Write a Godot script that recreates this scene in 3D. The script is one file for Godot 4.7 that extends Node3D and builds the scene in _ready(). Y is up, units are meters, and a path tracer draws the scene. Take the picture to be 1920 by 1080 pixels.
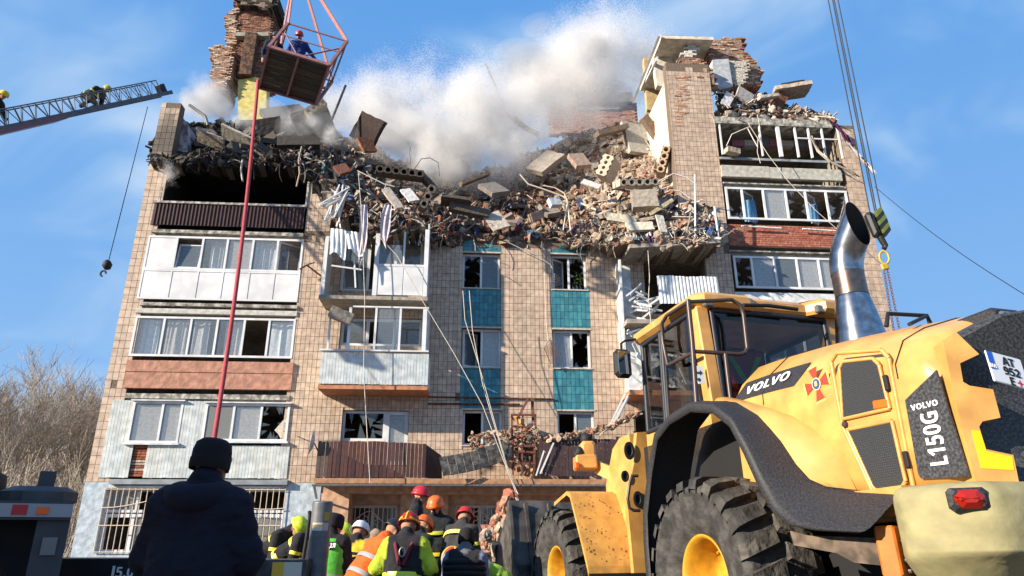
extends Node3D

const FOCAL := 1280.0
const CAM_H := 1.3
const PITCH := 0.341516
var M := {}
var rng := RandomNumberGenerator.new()
var used := {}
var BT := Transform3D(Basis(Vector3.UP, deg_to_rad(4.0)), Vector3(0, 0, -22.5))
var B: Node3D
var tex := {}

class MB:
	var v := PackedVector3Array()
	var n := PackedVector3Array()
	var c := PackedColorArray()
	var col := Color.WHITE
	var xf := Transform3D.IDENTITY
	func vert(p: Vector3, nn: Vector3) -> void:
		v.append(xf * p)
		n.append((xf.basis * nn).normalized())
		c.append(col)
	func tri(a: Vector3, b: Vector3, d: Vector3) -> void:
		var nn := (d - a).cross(b - a)
		if nn.length_squared() < 1e-16:
			return
		nn = nn.normalized()
		vert(a, nn); vert(b, nn); vert(d, nn)
	func quad(a: Vector3, b: Vector3, d: Vector3, e: Vector3) -> void:
		tri(a, b, d); tri(a, d, e)
	func box(ctr: Vector3, s: Vector3, b := Basis.IDENTITY) -> void:
		hexa(ctr, b.x * s.x * 0.5, b.y * s.y * 0.5, b.z * s.z * 0.5)
	func hexa(o: Vector3, x: Vector3, y: Vector3, z: Vector3) -> void:
		quad(o - x + y + z, o + x + y + z, o + x - y + z, o - x - y + z)
		quad(o + x + y - z, o - x + y - z, o - x - y - z, o + x - y - z)
		quad(o + x + y + z, o + x + y - z, o + x - y - z, o + x - y + z)
		quad(o - x + y - z, o - x + y + z, o - x - y + z, o - x - y - z)
		quad(o - x + y - z, o + x + y - z, o + x + y + z, o - x + y + z)
		quad(o - x - y + z, o + x - y + z, o + x - y - z, o - x - y - z)
	# box between two corners
	func bb(a: Vector3, b: Vector3) -> void:
		box((a + b) * 0.5, (b - a).abs())
	# box with chamfered long edges seen from +z (bevel b)
	func cbox(ctr: Vector3, s: Vector3, bv: float, bs := Basis.IDENTITY) -> void:
		var rings := []
		var hx := s.x * 0.5; var hy := s.y * 0.5; var hz := s.z * 0.5
		for k in 4:
			var ins: float = bv if (k == 0 or k == 3) else 0.0
			var zz: float = [hz, hz - bv, bv - hz, -hz][k]
			var r := PackedVector3Array()
			var ax := hx - ins; var ay := hy - ins
			for q in [[-ax + bv, ay], [ax - bv, ay], [ax, ay - bv], [ax, -ay + bv], [ax - bv, -ay], [-ax + bv, -ay], [-ax, -ay + bv], [-ax, ay - bv]]:
				r.append(ctr + bs * Vector3(q[0], q[1], zz))
			rings.append(r)
		loft(rings, true, true, false)
	# rings: arrays of equal length, each ring clockwise seen from the last ring's outside
	func loft(rings: Array, closed := true, caps := true, smooth := true) -> void:
		var m: int = rings[0].size()
		var k := rings.size()
		var cnt := m if closed else m - 1
		if smooth:
			var nn := []
			for i in k:
				var row := PackedVector3Array()
				for j in m:
					var a: Vector3 = rings[i][(j + 1) % m] if closed or j < m - 1 else rings[i][j]
					var b: Vector3 = rings[i][(j - 1 + m) % m] if closed or j > 0 else rings[i][j]
					var d: Vector3 = rings[mini(i + 1, k - 1)][j]
					var e: Vector3 = rings[maxi(i - 1, 0)][j]
					var x := (a - b).cross(d - e)
					row.append(x.normalized() if x.length_squared() > 1e-18 else Vector3.UP)
				nn.append(row)
			for i in k - 1:
				for j in cnt:
					var j2 := (j + 1) % m
					sv(rings[i][j], nn[i][j], rings[i + 1][j2], nn[i + 1][j2], rings[i][j2], nn[i][j2])
					sv(rings[i][j], nn[i][j], rings[i + 1][j], nn[i + 1][j], rings[i + 1][j2], nn[i + 1][j2])
		else:
			for i in k - 1:
				for j in cnt:
					var j2 := (j + 1) % m
					quad(rings[i][j], rings[i + 1][j], rings[i + 1][j2], rings[i][j2])
		if caps and closed:
			fan(rings[k - 1], true)
			fan(rings[0], false)
	func sv(a: Vector3, na: Vector3, b: Vector3, nb: Vector3, d: Vector3, nd: Vector3) -> void:
		vert(a, na); vert(b, nb); vert(d, nd)
	func fan(r: PackedVector3Array, flip: bool) -> void:
		var o := Vector3.ZERO
		for p in r:
			o += p
		o /= r.size()
		for j in r.size():
			if flip:
				tri(o, r[(j + 1) % r.size()], r[j])
			else:
				tri(o, r[j], r[(j + 1) % r.size()])
	func tube(path: Array, r, sides := 6, caps := true) -> void:
		var rings := []
		var up := Vector3.UP
		for i in path.size():
			var t: Vector3 = (path[mini(i + 1, path.size() - 1)] - path[maxi(i - 1, 0)])
			t = t.normalized() if t.length() > 1e-6 else Vector3.FORWARD
			if absf(t.dot(up)) > 0.95:
				up = Vector3.RIGHT if absf(t.x) < 0.8 else Vector3.BACK
			var a := t.cross(up).normalized()
			var b := a.cross(t).normalized()
			up = b
			var rr: float = r[i] if r is Array else r
			var ring := PackedVector3Array()
			for j in sides:
				var an := -TAU * j / sides
				ring.append(path[i] + (a * cos(an) + b * sin(an)) * rr)
			rings.append(ring)
		loft(rings, true, caps, sides > 4)
	func rod(a: Vector3, b: Vector3, r: float, sides := 6) -> void:
		tube([a, b], r, sides)
	# flat bar from a to b of width w (along side) and thickness t
	func bar(a: Vector3, b: Vector3, w: float, t: float, side := Vector3.RIGHT) -> void:
		var d := (b - a)
		var l := d.length()
		if l < 1e-5:
			return
		d /= l
		var s := (side - d * side.dot(d)).normalized()
		var o := d.cross(s)
		hexa((a + b) * 0.5, s * w * 0.5, d * l * 0.5, o * t * 0.5)
	# profile: array of Vector2(r, y); around y of t
	func lathe(pr: Array, sides: int, t := Transform3D.IDENTITY, smooth := true, caps := true) -> void:
		var rings := []
		for p in pr:
			var ring := PackedVector3Array()
			for j in sides:
				var an := -TAU * j / sides
				ring.append(t * Vector3(cos(an) * p.x, p.y, sin(an) * p.x))
			rings.append(ring)
		loft(rings, true, caps, smooth)
	# polygon (x,y) extruded along z from z0 to z1, placed by t
	func prism(poly: PackedVector2Array, z0: float, z1: float, t := Transform3D.IDENTITY) -> void:
		if not Geometry2D.is_polygon_clockwise(poly):
			poly = poly.duplicate(); poly.reverse()
		var ix := Geometry2D.triangulate_polygon(poly)
		for i in range(0, ix.size(), 3):
			var a := poly[ix[i]]; var b := poly[ix[i + 1]]; var d := poly[ix[i + 2]]
			if (b - a).cross(d - a) > 0:
				var q := b; b = d; d = q
			tri(t * Vector3(a.x, a.y, z1), t * Vector3(b.x, b.y, z1), t * Vector3(d.x, d.y, z1))
			tri(t * Vector3(a.x, a.y, z0), t * Vector3(d.x, d.y, z0), t * Vector3(b.x, b.y, z0))
		for i in poly.size():
			var a := poly[i]; var b := poly[(i + 1) % poly.size()]
			quad(t * Vector3(a.x, a.y, z0), t * Vector3(b.x, b.y, z0), t * Vector3(b.x, b.y, z1), t * Vector3(a.x, a.y, z1))
	func mesh() -> ArrayMesh:
		var a := []
		a.resize(Mesh.ARRAY_MAX)
		a[Mesh.ARRAY_VERTEX] = v
		a[Mesh.ARRAY_NORMAL] = n
		a[Mesh.ARRAY_COLOR] = c
		var m := ArrayMesh.new()
		if v.size() >= 3:
			m.add_surface_from_arrays(Mesh.PRIMITIVE_TRIANGLES, a)
		return m

func numbered(s: String) -> String:
	var k: int = used.get(s, 0)
	used[s] = k + 1
	return s if k == 0 else "%s_%03d" % [s, k]

func thing(called: String, label: String, category: String, group := "", t := Transform3D.IDENTITY) -> Node3D:
	var o := Node3D.new()
	o.name = numbered(called)
	add_child(o)
	o.transform = t
	tag(o, label, category, group)
	return o

func tag(o: Node, label: String, category: String, group := "") -> void:
	o.set_meta("label", label)
	o.set_meta("category", category)
	if not o.has_meta("kind"):
		o.set_meta("kind", "thing")
	if group:
		o.set_meta("group", group)

func part(parent: Node, called: String, mb, m: Material, label := "") -> MeshInstance3D:
	var o := MeshInstance3D.new()
	o.name = called
	o.mesh = mb.mesh() if mb is MB else mb
	o.material_override = m
	parent.add_child(o, true)
	if label:
		o.set_meta("label", label)
	return o

# a thing that is one mesh
func single(called: String, mb, m: Material, label: String, category: String, group := "", t := Transform3D.IDENTITY) -> MeshInstance3D:
	var o := part(self, numbered(called), mb, m)
	o.transform = t
	tag(o, label, category, group)
	return o

func struct(called: String, mb, m: Material) -> MeshInstance3D:
	var o := part(self, called, mb, m)
	o.set_meta("kind", "structure")
	return o

func stuff(parent: Node, called: String, mb, m: Material, label := "", category := "") -> MeshInstance3D:
	var o := part(parent, called if parent != self else numbered(called), mb, m)
	o.set_meta("kind", "stuff")
	if parent == self:
		tag(o, label, category)
	return o

# ---- pixels of the photograph to directions and places
func ray(px: float, py: float) -> Vector3:
	return Basis(Vector3.RIGHT, PITCH) * Vector3((px - 960.0) / FOCAL, -(py - 540.0) / FOCAL, -1.0)

# place on the facade (u right, v up, w out of the wall), in the building's own axes
func fp(px: float, py: float, w := 0.0) -> Vector3:
	var inv := BT.affine_inverse()
	var o := inv * Vector3(0, CAM_H, 0)
	var d := inv.basis * ray(px, py)
	return o + d * ((w - o.z) / d.z)

func fw(px: float, py: float, w := 0.0) -> Vector3:
	return BT * fp(px, py, w)

# place at a given depth (metres along -z)
func at(px: float, py: float, depth: float) -> Vector3:
	var d := ray(px, py)
	return Vector3(0, CAM_H, 0) + d * (depth / -d.z)

func V(x: float, y: float, z: float) -> Vector3:
	return Vector3(x, y, z)

func lin(r: int, g: int, b: int) -> Color:
	return Color8(r, g, b).srgb_to_linear()

func noise_tex(key: String, freq: float, lo: float, hi: float, size := 256, oct := 5, contrast := 1.0, typ := FastNoiseLite.TYPE_SIMPLEX_SMOOTH) -> ImageTexture:
	if tex.has(key):
		return tex[key]
	var f := FastNoiseLite.new()
	f.seed = key.hash() % 1000
	f.noise_type = typ
	f.frequency = freq
	f.fractal_octaves = oct
	var im := f.get_seamless_image(size, size)
	im.convert(Image.FORMAT_L8)
	var data := im.get_data()
	for i in data.size():
		var x := clampf((data[i] / 255.0 - 0.5) * contrast + 0.5, 0.0, 1.0)
		data[i] = int(255.0 * lerpf(lo, hi, x))
	im = Image.create_from_data(size, size, false, Image.FORMAT_L8, data)
	im.convert(Image.FORMAT_RGB8)
	tex[key] = ImageTexture.create_from_image(im)
	return tex[key]

# material: sRGB bytes, roughness, metallic, dirt texture, its scale, relief
func mat(key: String, r: int, g: int, b: int, rough := 0.8, metal := 0.0, t: Texture2D = null, sc := 0.5, bump := 0.0, bt: Texture2D = null) -> StandardMaterial3D:
	if M.has(key):
		return M[key]
	var m := StandardMaterial3D.new()
	m.resource_name = key
	m.albedo_color = Color8(r, g, b)
	m.roughness = rough
	m.metallic = metal
	m.vertex_color_use_as_albedo = true
	if t:
		m.albedo_texture = t
		m.uv1_triplanar = true
		m.uv1_world_triplanar = true
		m.uv1_scale = Vector3.ONE * sc
	if bump > 0.0:
		m.uv1_triplanar = true
		m.uv1_world_triplanar = true
		m.uv1_scale = Vector3.ONE * sc
		m.heightmap_enabled = true
		m.heightmap_texture = bt if bt else t
		m.heightmap_scale = bump
	M[key] = m
	return m

func glass(key: String, r: int, g: int, b: int, a: float) -> StandardMaterial3D:
	if M.has(key):
		return M[key]
	var m := StandardMaterial3D.new()
	m.resource_name = key
	m.albedo_color = Color(r / 255.0, g / 255.0, b / 255.0, a)
	m.transparency = BaseMaterial3D.TRANSPARENCY_ALPHA
	m.roughness = 0.03
	M[key] = m
	return m

func text_mesh(s: String, height: float, depth := 0.004, bold := true) -> TextMesh:
	var t := TextMesh.new()
	var f := SystemFont.new()
	f.font_names = PackedStringArray(["Droid Sans"])
	f.font_weight = 700 if bold else 400
	t.font = f
	t.text = s
	t.font_size = 64
	t.pixel_size = height / 46.0
	t.depth = depth
	return t

func _ready() -> void:
	rng.seed = 7
	# --- camera, sky, sun
	var cam := Camera3D.new()
	cam.name = "camera"
	cam.position = Vector3(0, CAM_H, 0)
	cam.rotation.x = PITCH
	cam.fov = rad_to_deg(2.0 * atan(540.0 / FOCAL))
	cam.far = 2000.0
	add_child(cam)
	cam.current = true
	var env := Environment.new()
	env.background_mode = Environment.BG_SKY
	var sky := Sky.new()
	var sm := PanoramaSkyMaterial.new()
	sm.panorama = sky_picture()
	sm.energy_multiplier = 0.52
	sky.sky_material = sm
	env.sky = sky
	env.tonemap_mode = Environment.TONE_MAPPER_LINEAR
	env.tonemap_exposure = 2.0
	env.volumetric_fog_enabled = true
	env.volumetric_fog_density = 0.0
	env.sdfgi_enabled = true
	env.ssao_enabled = true
	env.ssil_enabled = true
	var we := WorldEnvironment.new()
	we.name = "world"
	we.environment = env
	add_child(we)
	var sun := DirectionalLight3D.new()
	sun.name = "sun"
	sun.light_energy = 1.6
	sun.light_color = Color8(255, 240, 218)
	sun.light_angular_distance = 0.5
	sun.shadow_enabled = true
	add_child(sun)
	var towards := BT.basis * Vector3(2.2, -1.0, -1.0)
	sun.look_at_from_position(Vector3.ZERO, towards, Vector3.UP)
	materials()
	build_ground()
	build_building()
	build_top()
	build_rubble()
	build_far()
	build_loader()
	build_crane()
	build_overhead()
	build_people()
	build_smoke()

func sky_picture() -> ImageTexture:
	var w := 1536
	var h := 768
	var f := FastNoiseLite.new()
	f.seed = 11
	f.noise_type = FastNoiseLite.TYPE_SIMPLEX_SMOOTH
	f.frequency = 1.0
	f.fractal_octaves = 6
	f.fractal_gain = 0.55
	var g := FastNoiseLite.new()
	g.seed = 5
	g.frequency = 0.9
	g.fractal_octaves = 2
	var data := PackedByteArray()
	data.resize(w * h * 3)
	for j in h:
		var th := PI * (j + 0.5) / h
		var y := cos(th)
		var s := sin(th)
		var k := clampf(y, 0.0, 1.0)
		var base := Color(0.66, 0.81, 0.97).lerp(Color(0.385, 0.625, 0.895), clampf(pow(k, 0.7) * 1.3, 0.0, 1.0))
		if y < 0.0:
			base = Color(0.60, 0.77, 0.96).lerp(Color(0.42, 0.42, 0.42), clampf(-y * 8.0, 0.0, 1.0))
		for i in w:
			var ph := TAU * (float(i) / w - 0.5)
			var o := (j * w + i) * 3
			var cl := base
			if y > 0.0:
				var d := Vector3(sin(ph) * s, y, cos(ph) * s)
				var p := d / (y + 0.35) * 1.5
				var wrp := g.get_noise_3dv(p * 1.3) * 0.5
				var a := f.get_noise_3d(p.x * 1.1 + wrp, p.z * 1.8 - wrp, 3.1) * 0.5 + 0.5
				var b := g.get_noise_3d(p.x * 0.8 + 9.0, p.z * 0.8, 7.7) * 0.5 + 0.5
				var q := smoothstep(0.52, 0.88, a * 0.6 + b * 0.5)
				cl = base.lerp(Color(0.93, 0.95, 0.985), q * 0.8)
			data[o] = int(cl.r * 255.0); data[o + 1] = int(cl.g * 255.0); data[o + 2] = int(cl.b * 255.0)
	return ImageTexture.create_from_image(Image.create_from_data(w, h, false, Image.FORMAT_RGB8, data))

func materials() -> void:
	var grime := noise_tex("grime", 0.012, 0.82, 1.0, 512, 6, 1.5)
	var fine := noise_tex("fine", 0.06, 0.72, 1.0, 256, 4, 1.8)
	var rough := noise_tex("rough", 0.03, 0.0, 1.0, 256, 5, 1.4)
	var soot := noise_tex("soot", 0.015, 0.55, 1.0, 256, 6, 2.0)
	mat("plaster", 176, 162, 146, 0.9, 0, grime, 0.35, 0.6, rough)
	mat("interior", 150, 142, 128, 0.9, 0, grime, 0.3)
	mat("soot_black", 20, 18, 17, 0.95, 0, soot, 0.4, 2.0, rough)
	mat("joint", 128, 110, 94, 0.95, 0, fine, 1.0)
	mat("tile", 255, 255, 255, 0.55, 0, grime, 0.55)
	mat("concrete", 168, 160, 148, 0.92, 0, grime, 0.5, 1.0, rough)
	mat("ledge", 188, 184, 174, 0.9, 0, soot, 0.8, 0.8, rough)
	mat("pink_plaster", 190, 140, 118, 0.92, 0, grime, 0.5, 1.0, rough)
	mat("blue_plaster", 188, 202, 212, 0.9, 0, grime, 0.6, 0.6, rough)
	mat("peach_plaster", 204, 166, 138, 0.9, 0, grime, 0.5, 0.6, rough)
	mat("white_plastic", 226, 228, 230, 0.45, 0, noise_tex("clean", 0.01, 0.88, 1.0, 256, 4, 1.4), 0.4)
	mat("white_sheet", 226, 230, 230, 0.5, 0, grime, 0.4)
	mat("brown_sheet", 74, 46, 42, 0.5, 0.1, grime, 0.5)
	mat("grey_sheet", 150, 156, 160, 0.5, 0.2, grime, 0.4)
	mat("mauve_sheet", 138, 118, 116, 0.6, 0, grime, 0.5)
	mat("brick_red", 255, 255, 255, 0.95, 0, grime, 0.9, 1.2, rough)
	mat("rubble", 255, 255, 255, 0.95, 0, fine, 0.8, 1.5, rough)
	mat("slab", 255, 255, 255, 0.95, 0, grime, 0.7, 1.5, rough)
	mat("cloth", 255, 255, 255, 0.95, 0, noise_tex("cloth", 0.05, 0.8, 1.0, 128, 3), 1.2, 0.5, rough)
	mat("paint", 255, 255, 255, 0.5, 0)
	mat("wood", 255, 255, 255, 0.85, 0, fine, 0.7, 0.8, rough)
	mat("rust", 118, 74, 56, 0.85, 0.2, soot, 1.0)
	mat("steel", 150, 150, 148, 0.4, 0.7, fine, 0.8)
	mat("dark_steel", 46, 46, 50, 0.5, 0.4, fine, 0.8)
	mat("ground", 112, 102, 92, 0.95, 0, grime, 0.3, 3.0, rough)
	glass("pane", 200, 215, 225, 0.10)
	glass("dusty_pane", 150, 150, 145, 0.5)
	glass("tinted", 30, 40, 48, 0.45)

func build_ground() -> void:
	var mb := MB.new()
	var zs := [60.0, 0.0, -5.5, -10.2, -16.0, -22.0, -40.0, -120.0, -900.0]
	var ys := [0.03, 0.03, 0.03, -0.14, -0.14, -0.14, -0.14, -0.14, -0.14]
	var xs := [-900.0, -60.0, -20.0, 0.0, 20.0, 60.0, 900.0]
	for i in zs.size() - 1:
		for j in xs.size() - 1:
			mb.quad(V(xs[j], ys[i + 1], zs[i + 1]), V(xs[j + 1], ys[i + 1], zs[i + 1]), V(xs[j + 1], ys[i], zs[i]), V(xs[j], ys[i], zs[i]))
	struct("ground", mb, M.ground)

# ---------------------------------------------------------------- the apartment block
func holes_wall(mb: MB, u0: float, v0: float, u1: float, v1: float, holes: Array, w0: float, w1: float) -> void:
	var us := [u0, u1]
	var vs := [v0, v1]
	for h in holes:
		for x in [h.position.x, h.end.x]:
			if x > u0 and x < u1:
				us.append(x)
		for y in [h.position.y, h.end.y]:
			if y > v0 and y < v1:
				vs.append(y)
	us.sort(); vs.sort()
	for i in us.size() - 1:
		if us[i + 1] - us[i] < 0.001:
			continue
		var run = null
		for j in vs.size() - 1:
			if vs[j + 1] - vs[j] < 0.001:
				continue
			var ctr := Vector2((us[i] + us[i + 1]) / 2, (vs[j] + vs[j + 1]) / 2)
			var open := false
			for h in holes:
				if h.has_point(ctr):
					open = true
			if open and run != null:
				mb.bb(V(us[i], run, w0), V(us[i + 1], vs[j], w1))
				run = null
			elif not open and run == null:
				run = vs[j]
		if run != null:
			mb.bb(V(us[i], run, w0), V(us[i + 1], v1, w1))

func fr(x0: float, y0: float, x1: float, y1: float, w := 0.0) -> Rect2:
	var a := fp(x0, y0, w)
	var b := fp(x1, y1, w)
	return Rect2(a.x, b.y, b.x - a.x, a.y - b.y)

func sub(parent: Node, called: String, label := "") -> Node3D:
	var o := Node3D.new()
	o.name = called
	parent.add_child(o, true)
	if label:
		o.set_meta("label", label)
	return o

func shards(mb: MB, r: Rect2, w: float, n: int, deep: float) -> void:
	# jagged glass left along the edge of a broken pane
	var p := r.position
	var e := r.end
	for k in n:
		var side := rng.randi() % 4
		var t := rng.randf_range(0.05, 0.8)
		var l := rng.randf_range(0.1, 0.3)
		var d := rng.randf_range(0.3, 1.0) * deep
		var a: Vector2; var b: Vector2; var c: Vector2
		match side:
			0:
				a = V2(lerpf(p.x, e.x, t), p.y); b = V2(lerpf(p.x, e.x, minf(1, t + l)), p.y); c = V2((a.x + b.x) / 2 + rng.randf_range(-.1, .1), p.y + d)
			1:
				a = V2(lerpf(p.x, e.x, t), e.y); b = V2(lerpf(p.x, e.x, minf(1, t + l)), e.y); c = V2((a.x + b.x) / 2 + rng.randf_range(-.1, .1), e.y - d)
			2:
				a = V2(p.x, lerpf(p.y, e.y, t)); b = V2(p.x, lerpf(p.y, e.y, minf(1, t + l))); c = V2(p.x + d, (a.y + b.y) / 2 + rng.randf_range(-.15, .15))
			_:
				a = V2(e.x, lerpf(p.y, e.y, t)); b = V2(e.x, lerpf(p.y, e.y, minf(1, t + l))); c = V2(e.x - d, (a.y + b.y) / 2 + rng.randf_range(-.15, .15))
		mb.tri(V(a.x, a.y, w), V(b.x, b.y, w), V(c.x, c.y, w))

func V2(x: float, y: float) -> Vector2:
	return Vector2(x, y)

func wavy(r: Rect2, w: float, amp: float, folds: float, col: Color) -> MB:
	var mb := MB.new()
	mb.col = col
	var rows := []
	for i in 3:
		var row := PackedVector3Array()
		for j in 25:
			var t := j / 24.0
			var z := w + amp * sin(t * TAU * folds + sin(t * 9.0 + w * 40.0 + r.position.x) * 1.3 + i * 0.35 + r.position.x * 7.0) * (1.0 - 0.3 * i)
			row.append(V(r.position.x + r.size.x * (t + 0.01 * i * sin(t * 20.0)), r.end.y - r.size.y * i / 2.0, z))
		rows.append(row)
	mb.loft(rows, false, false, true)
	return mb

# a window bay: frame bars, panes and what hangs behind them
func glazing(o: Node3D, r: Rect2, w: float, divs: Array, types: Array, fwid := 0.06, frame: Material = null) -> void:
	var fm: Material = frame if frame else M.white_plastic
	var us := [r.position.x] + divs + [r.end.x]
	var f := MB.new()
	var t := 0.05
	f.bb(V(r.position.x, r.end.y - fwid, w - t), V(r.end.x, r.end.y, w))
	f.bb(V(r.position.x, r.position.y, w - t), V(r.end.x, r.position.y + fwid, w))
	for i in us.size():
		var x: float = clampf(us[i], r.position.x + fwid * 0.5, r.end.x - fwid * 0.5)
		f.bb(V(x - fwid * 0.5, r.position.y + fwid, w - t), V(x + fwid * 0.5, r.end.y - fwid, w - 0.003))
	part(o, "window_frame", f, fm)
	for i in types.size():
		var q := Rect2(us[i] + fwid * 0.5, r.position.y + fwid, us[i + 1] - us[i] - fwid, r.size.y - 2 * fwid)
		var ty: String = types[i]
		pane(o, q, w - 0.025, ty)

func pane(o: Node3D, q: Rect2, w: float, ty: String) -> void:
	var mb := MB.new()
	match ty:
		"panel":
			mb.cbox(V(q.get_center().x, q.get_center().y, w - 0.005), V(q.size.x - 0.006, q.size.y - 0.006, 0.03), 0.008)
			part(o, "panel", mb, M.white_plastic)
		"curtain", "glass", "dusty", "blind":
			mb.bb(V(q.position.x, q.position.y, w - 0.006), V(q.end.x, q.end.y, w))
			part(o, "pane", mb, M.dusty_pane if ty == "dusty" else M.pane)
			if ty == "curtain":
				var cw := q
				if rng.randf() < 0.45:
					cw.size.x *= rng.randf_range(0.62, 0.9)
					if rng.randf() < 0.5:
						cw.position.x = q.end.x - cw.size.x
				part(o, "curtain", wavy(cw, w - 0.22, rng.randf_range(0.02, 0.05), cw.size.x * rng.randf_range(3.5, 8.0), lin(206, 218, 226).lerp(lin(196, 190, 184), rng.randf())), M.cloth)
			elif ty == "blind":
				var bl := MB.new()
				bl.col = lin(176, 172, 166)
				bl.bb(V(q.position.x, q.position.y, w - 0.06), V(q.end.x, q.end.y, w - 0.05))
				part(o, "blind", bl, M.cloth)
		"broken":
			shards(mb, q, w, 12, q.size.x * 0.42)
			part(o, "broken_pane", mb, M.pane).set_meta("kind", "stuff")
		"open":
			# sash swung inwards
			var s := MB.new()
			var bs := Basis(Vector3.UP, deg_to_rad(38))
			var piv := V(q.position.x, q.position.y, w - 0.05)
			for e in [[0.0, 0.0, 0.05, 1.0], [0.95, 0.0, 0.05, 1.0], [0.05, 0.0, 0.9, 0.05], [0.05, 0.95, 0.9, 0.05]]:
				var c := V((e[0] + e[2] / 2) * q.size.x, (e[1] + e[3] / 2) * q.size.y, 0)
				s.box(piv + bs * c, V(e[2] * q.size.x, e[3] * q.size.y, 0.05), bs)
			part(o, "sash", s, M.white_plastic)
			mb.box(piv + bs * V(q.size.x / 2, q.size.y / 2, 0), V(q.size.x * 0.9, q.size.y * 0.9, 0.006), bs)
			part(o, "pane", mb, M.pane)
		"tilt":
			var bs := Basis(Vector3.RIGHT, deg_to_rad(-8))
			var s := MB.new()
			var piv := V(q.position.x, q.position.y, w - 0.05)
			for e in [[0.0, 0.0, 0.06, 1.0], [0.94, 0.0, 0.06, 1.0], [0.06, 0.0, 0.88, 0.06], [0.06, 0.94, 0.88, 0.06]]:
				var c := V((e[0] + e[2] / 2) * q.size.x, (e[1] + e[3] / 2) * q.size.y * 0.86, 0)
				s.box(piv + bs * c, V(e[2] * q.size.x, e[3] * q.size.y * 0.86, 0.05), bs)
			part(o, "sash", s, M.white_plastic)
			mb.box(piv + bs * V(q.size.x / 2, q.size.y * 0.43, 0), V(q.size.x * 0.88, q.size.y * 0.75, 0.006), bs)
			part(o, "pane", mb, M.pane)
		_:
			pass

# vertical ribbed sheet; rib pitch p, rib depth d, ends may sag
func ribbed(r: Rect2, w: float, p: float, d: float, tilt := 0.0) -> MB:
	var mb := MB.new()
	var n := int(r.size.x / p)
	var top := PackedVector3Array()
	var bot := PackedVector3Array()
	for i in n + 1:
		var x := r.position.x + i * p
		for k in [[0.0, 0.0], [0.38, 0.0], [0.5, 1.0], [0.88, 1.0]]:
			var xx: float = minf(x + k[0] * p, r.end.x)
			var wob := 0.012 * sin(xx * 5.1) + 0.008 * sin(xx * 17.0)
			top.append(V(xx, r.end.y + wob, w + k[1] * d))
			bot.append(V(xx, r.position.y + wob * 0.4, w + k[1] * d + tilt))
	for i in top.size() - 1:
		mb.quad(top[i], top[i + 1], bot[i + 1], bot[i])
		mb.quad(top[i + 1] - V(0, 0, .004), top[i] - V(0, 0, .004), bot[i] - V(0, 0, .004), bot[i + 1] - V(0, 0, .004))
	return mb

# boards side by side with open joints; each about 9 cm
func boards(r: Rect2, w: float, bw: float, th: float, tones: Array, gap := 0.012) -> MB:
	var mb := MB.new()
	var n := maxi(1, int(round(r.size.x / bw)))
	var s := r.size.x / n
	for i in n:
		mb.col = tones[rng.randi() % tones.size()]
		var dv := rng.randf_range(-0.008, 0.008)
		mb.bb(V(r.position.x + i * s + gap / 2, r.position.y + dv, w), V(r.position.x + (i + 1) * s - gap / 2, r.end.y + dv, w + th + rng.randf_range(0, 0.004)))
	return mb

var tile_left := 300
var tile_kinds := []

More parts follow.
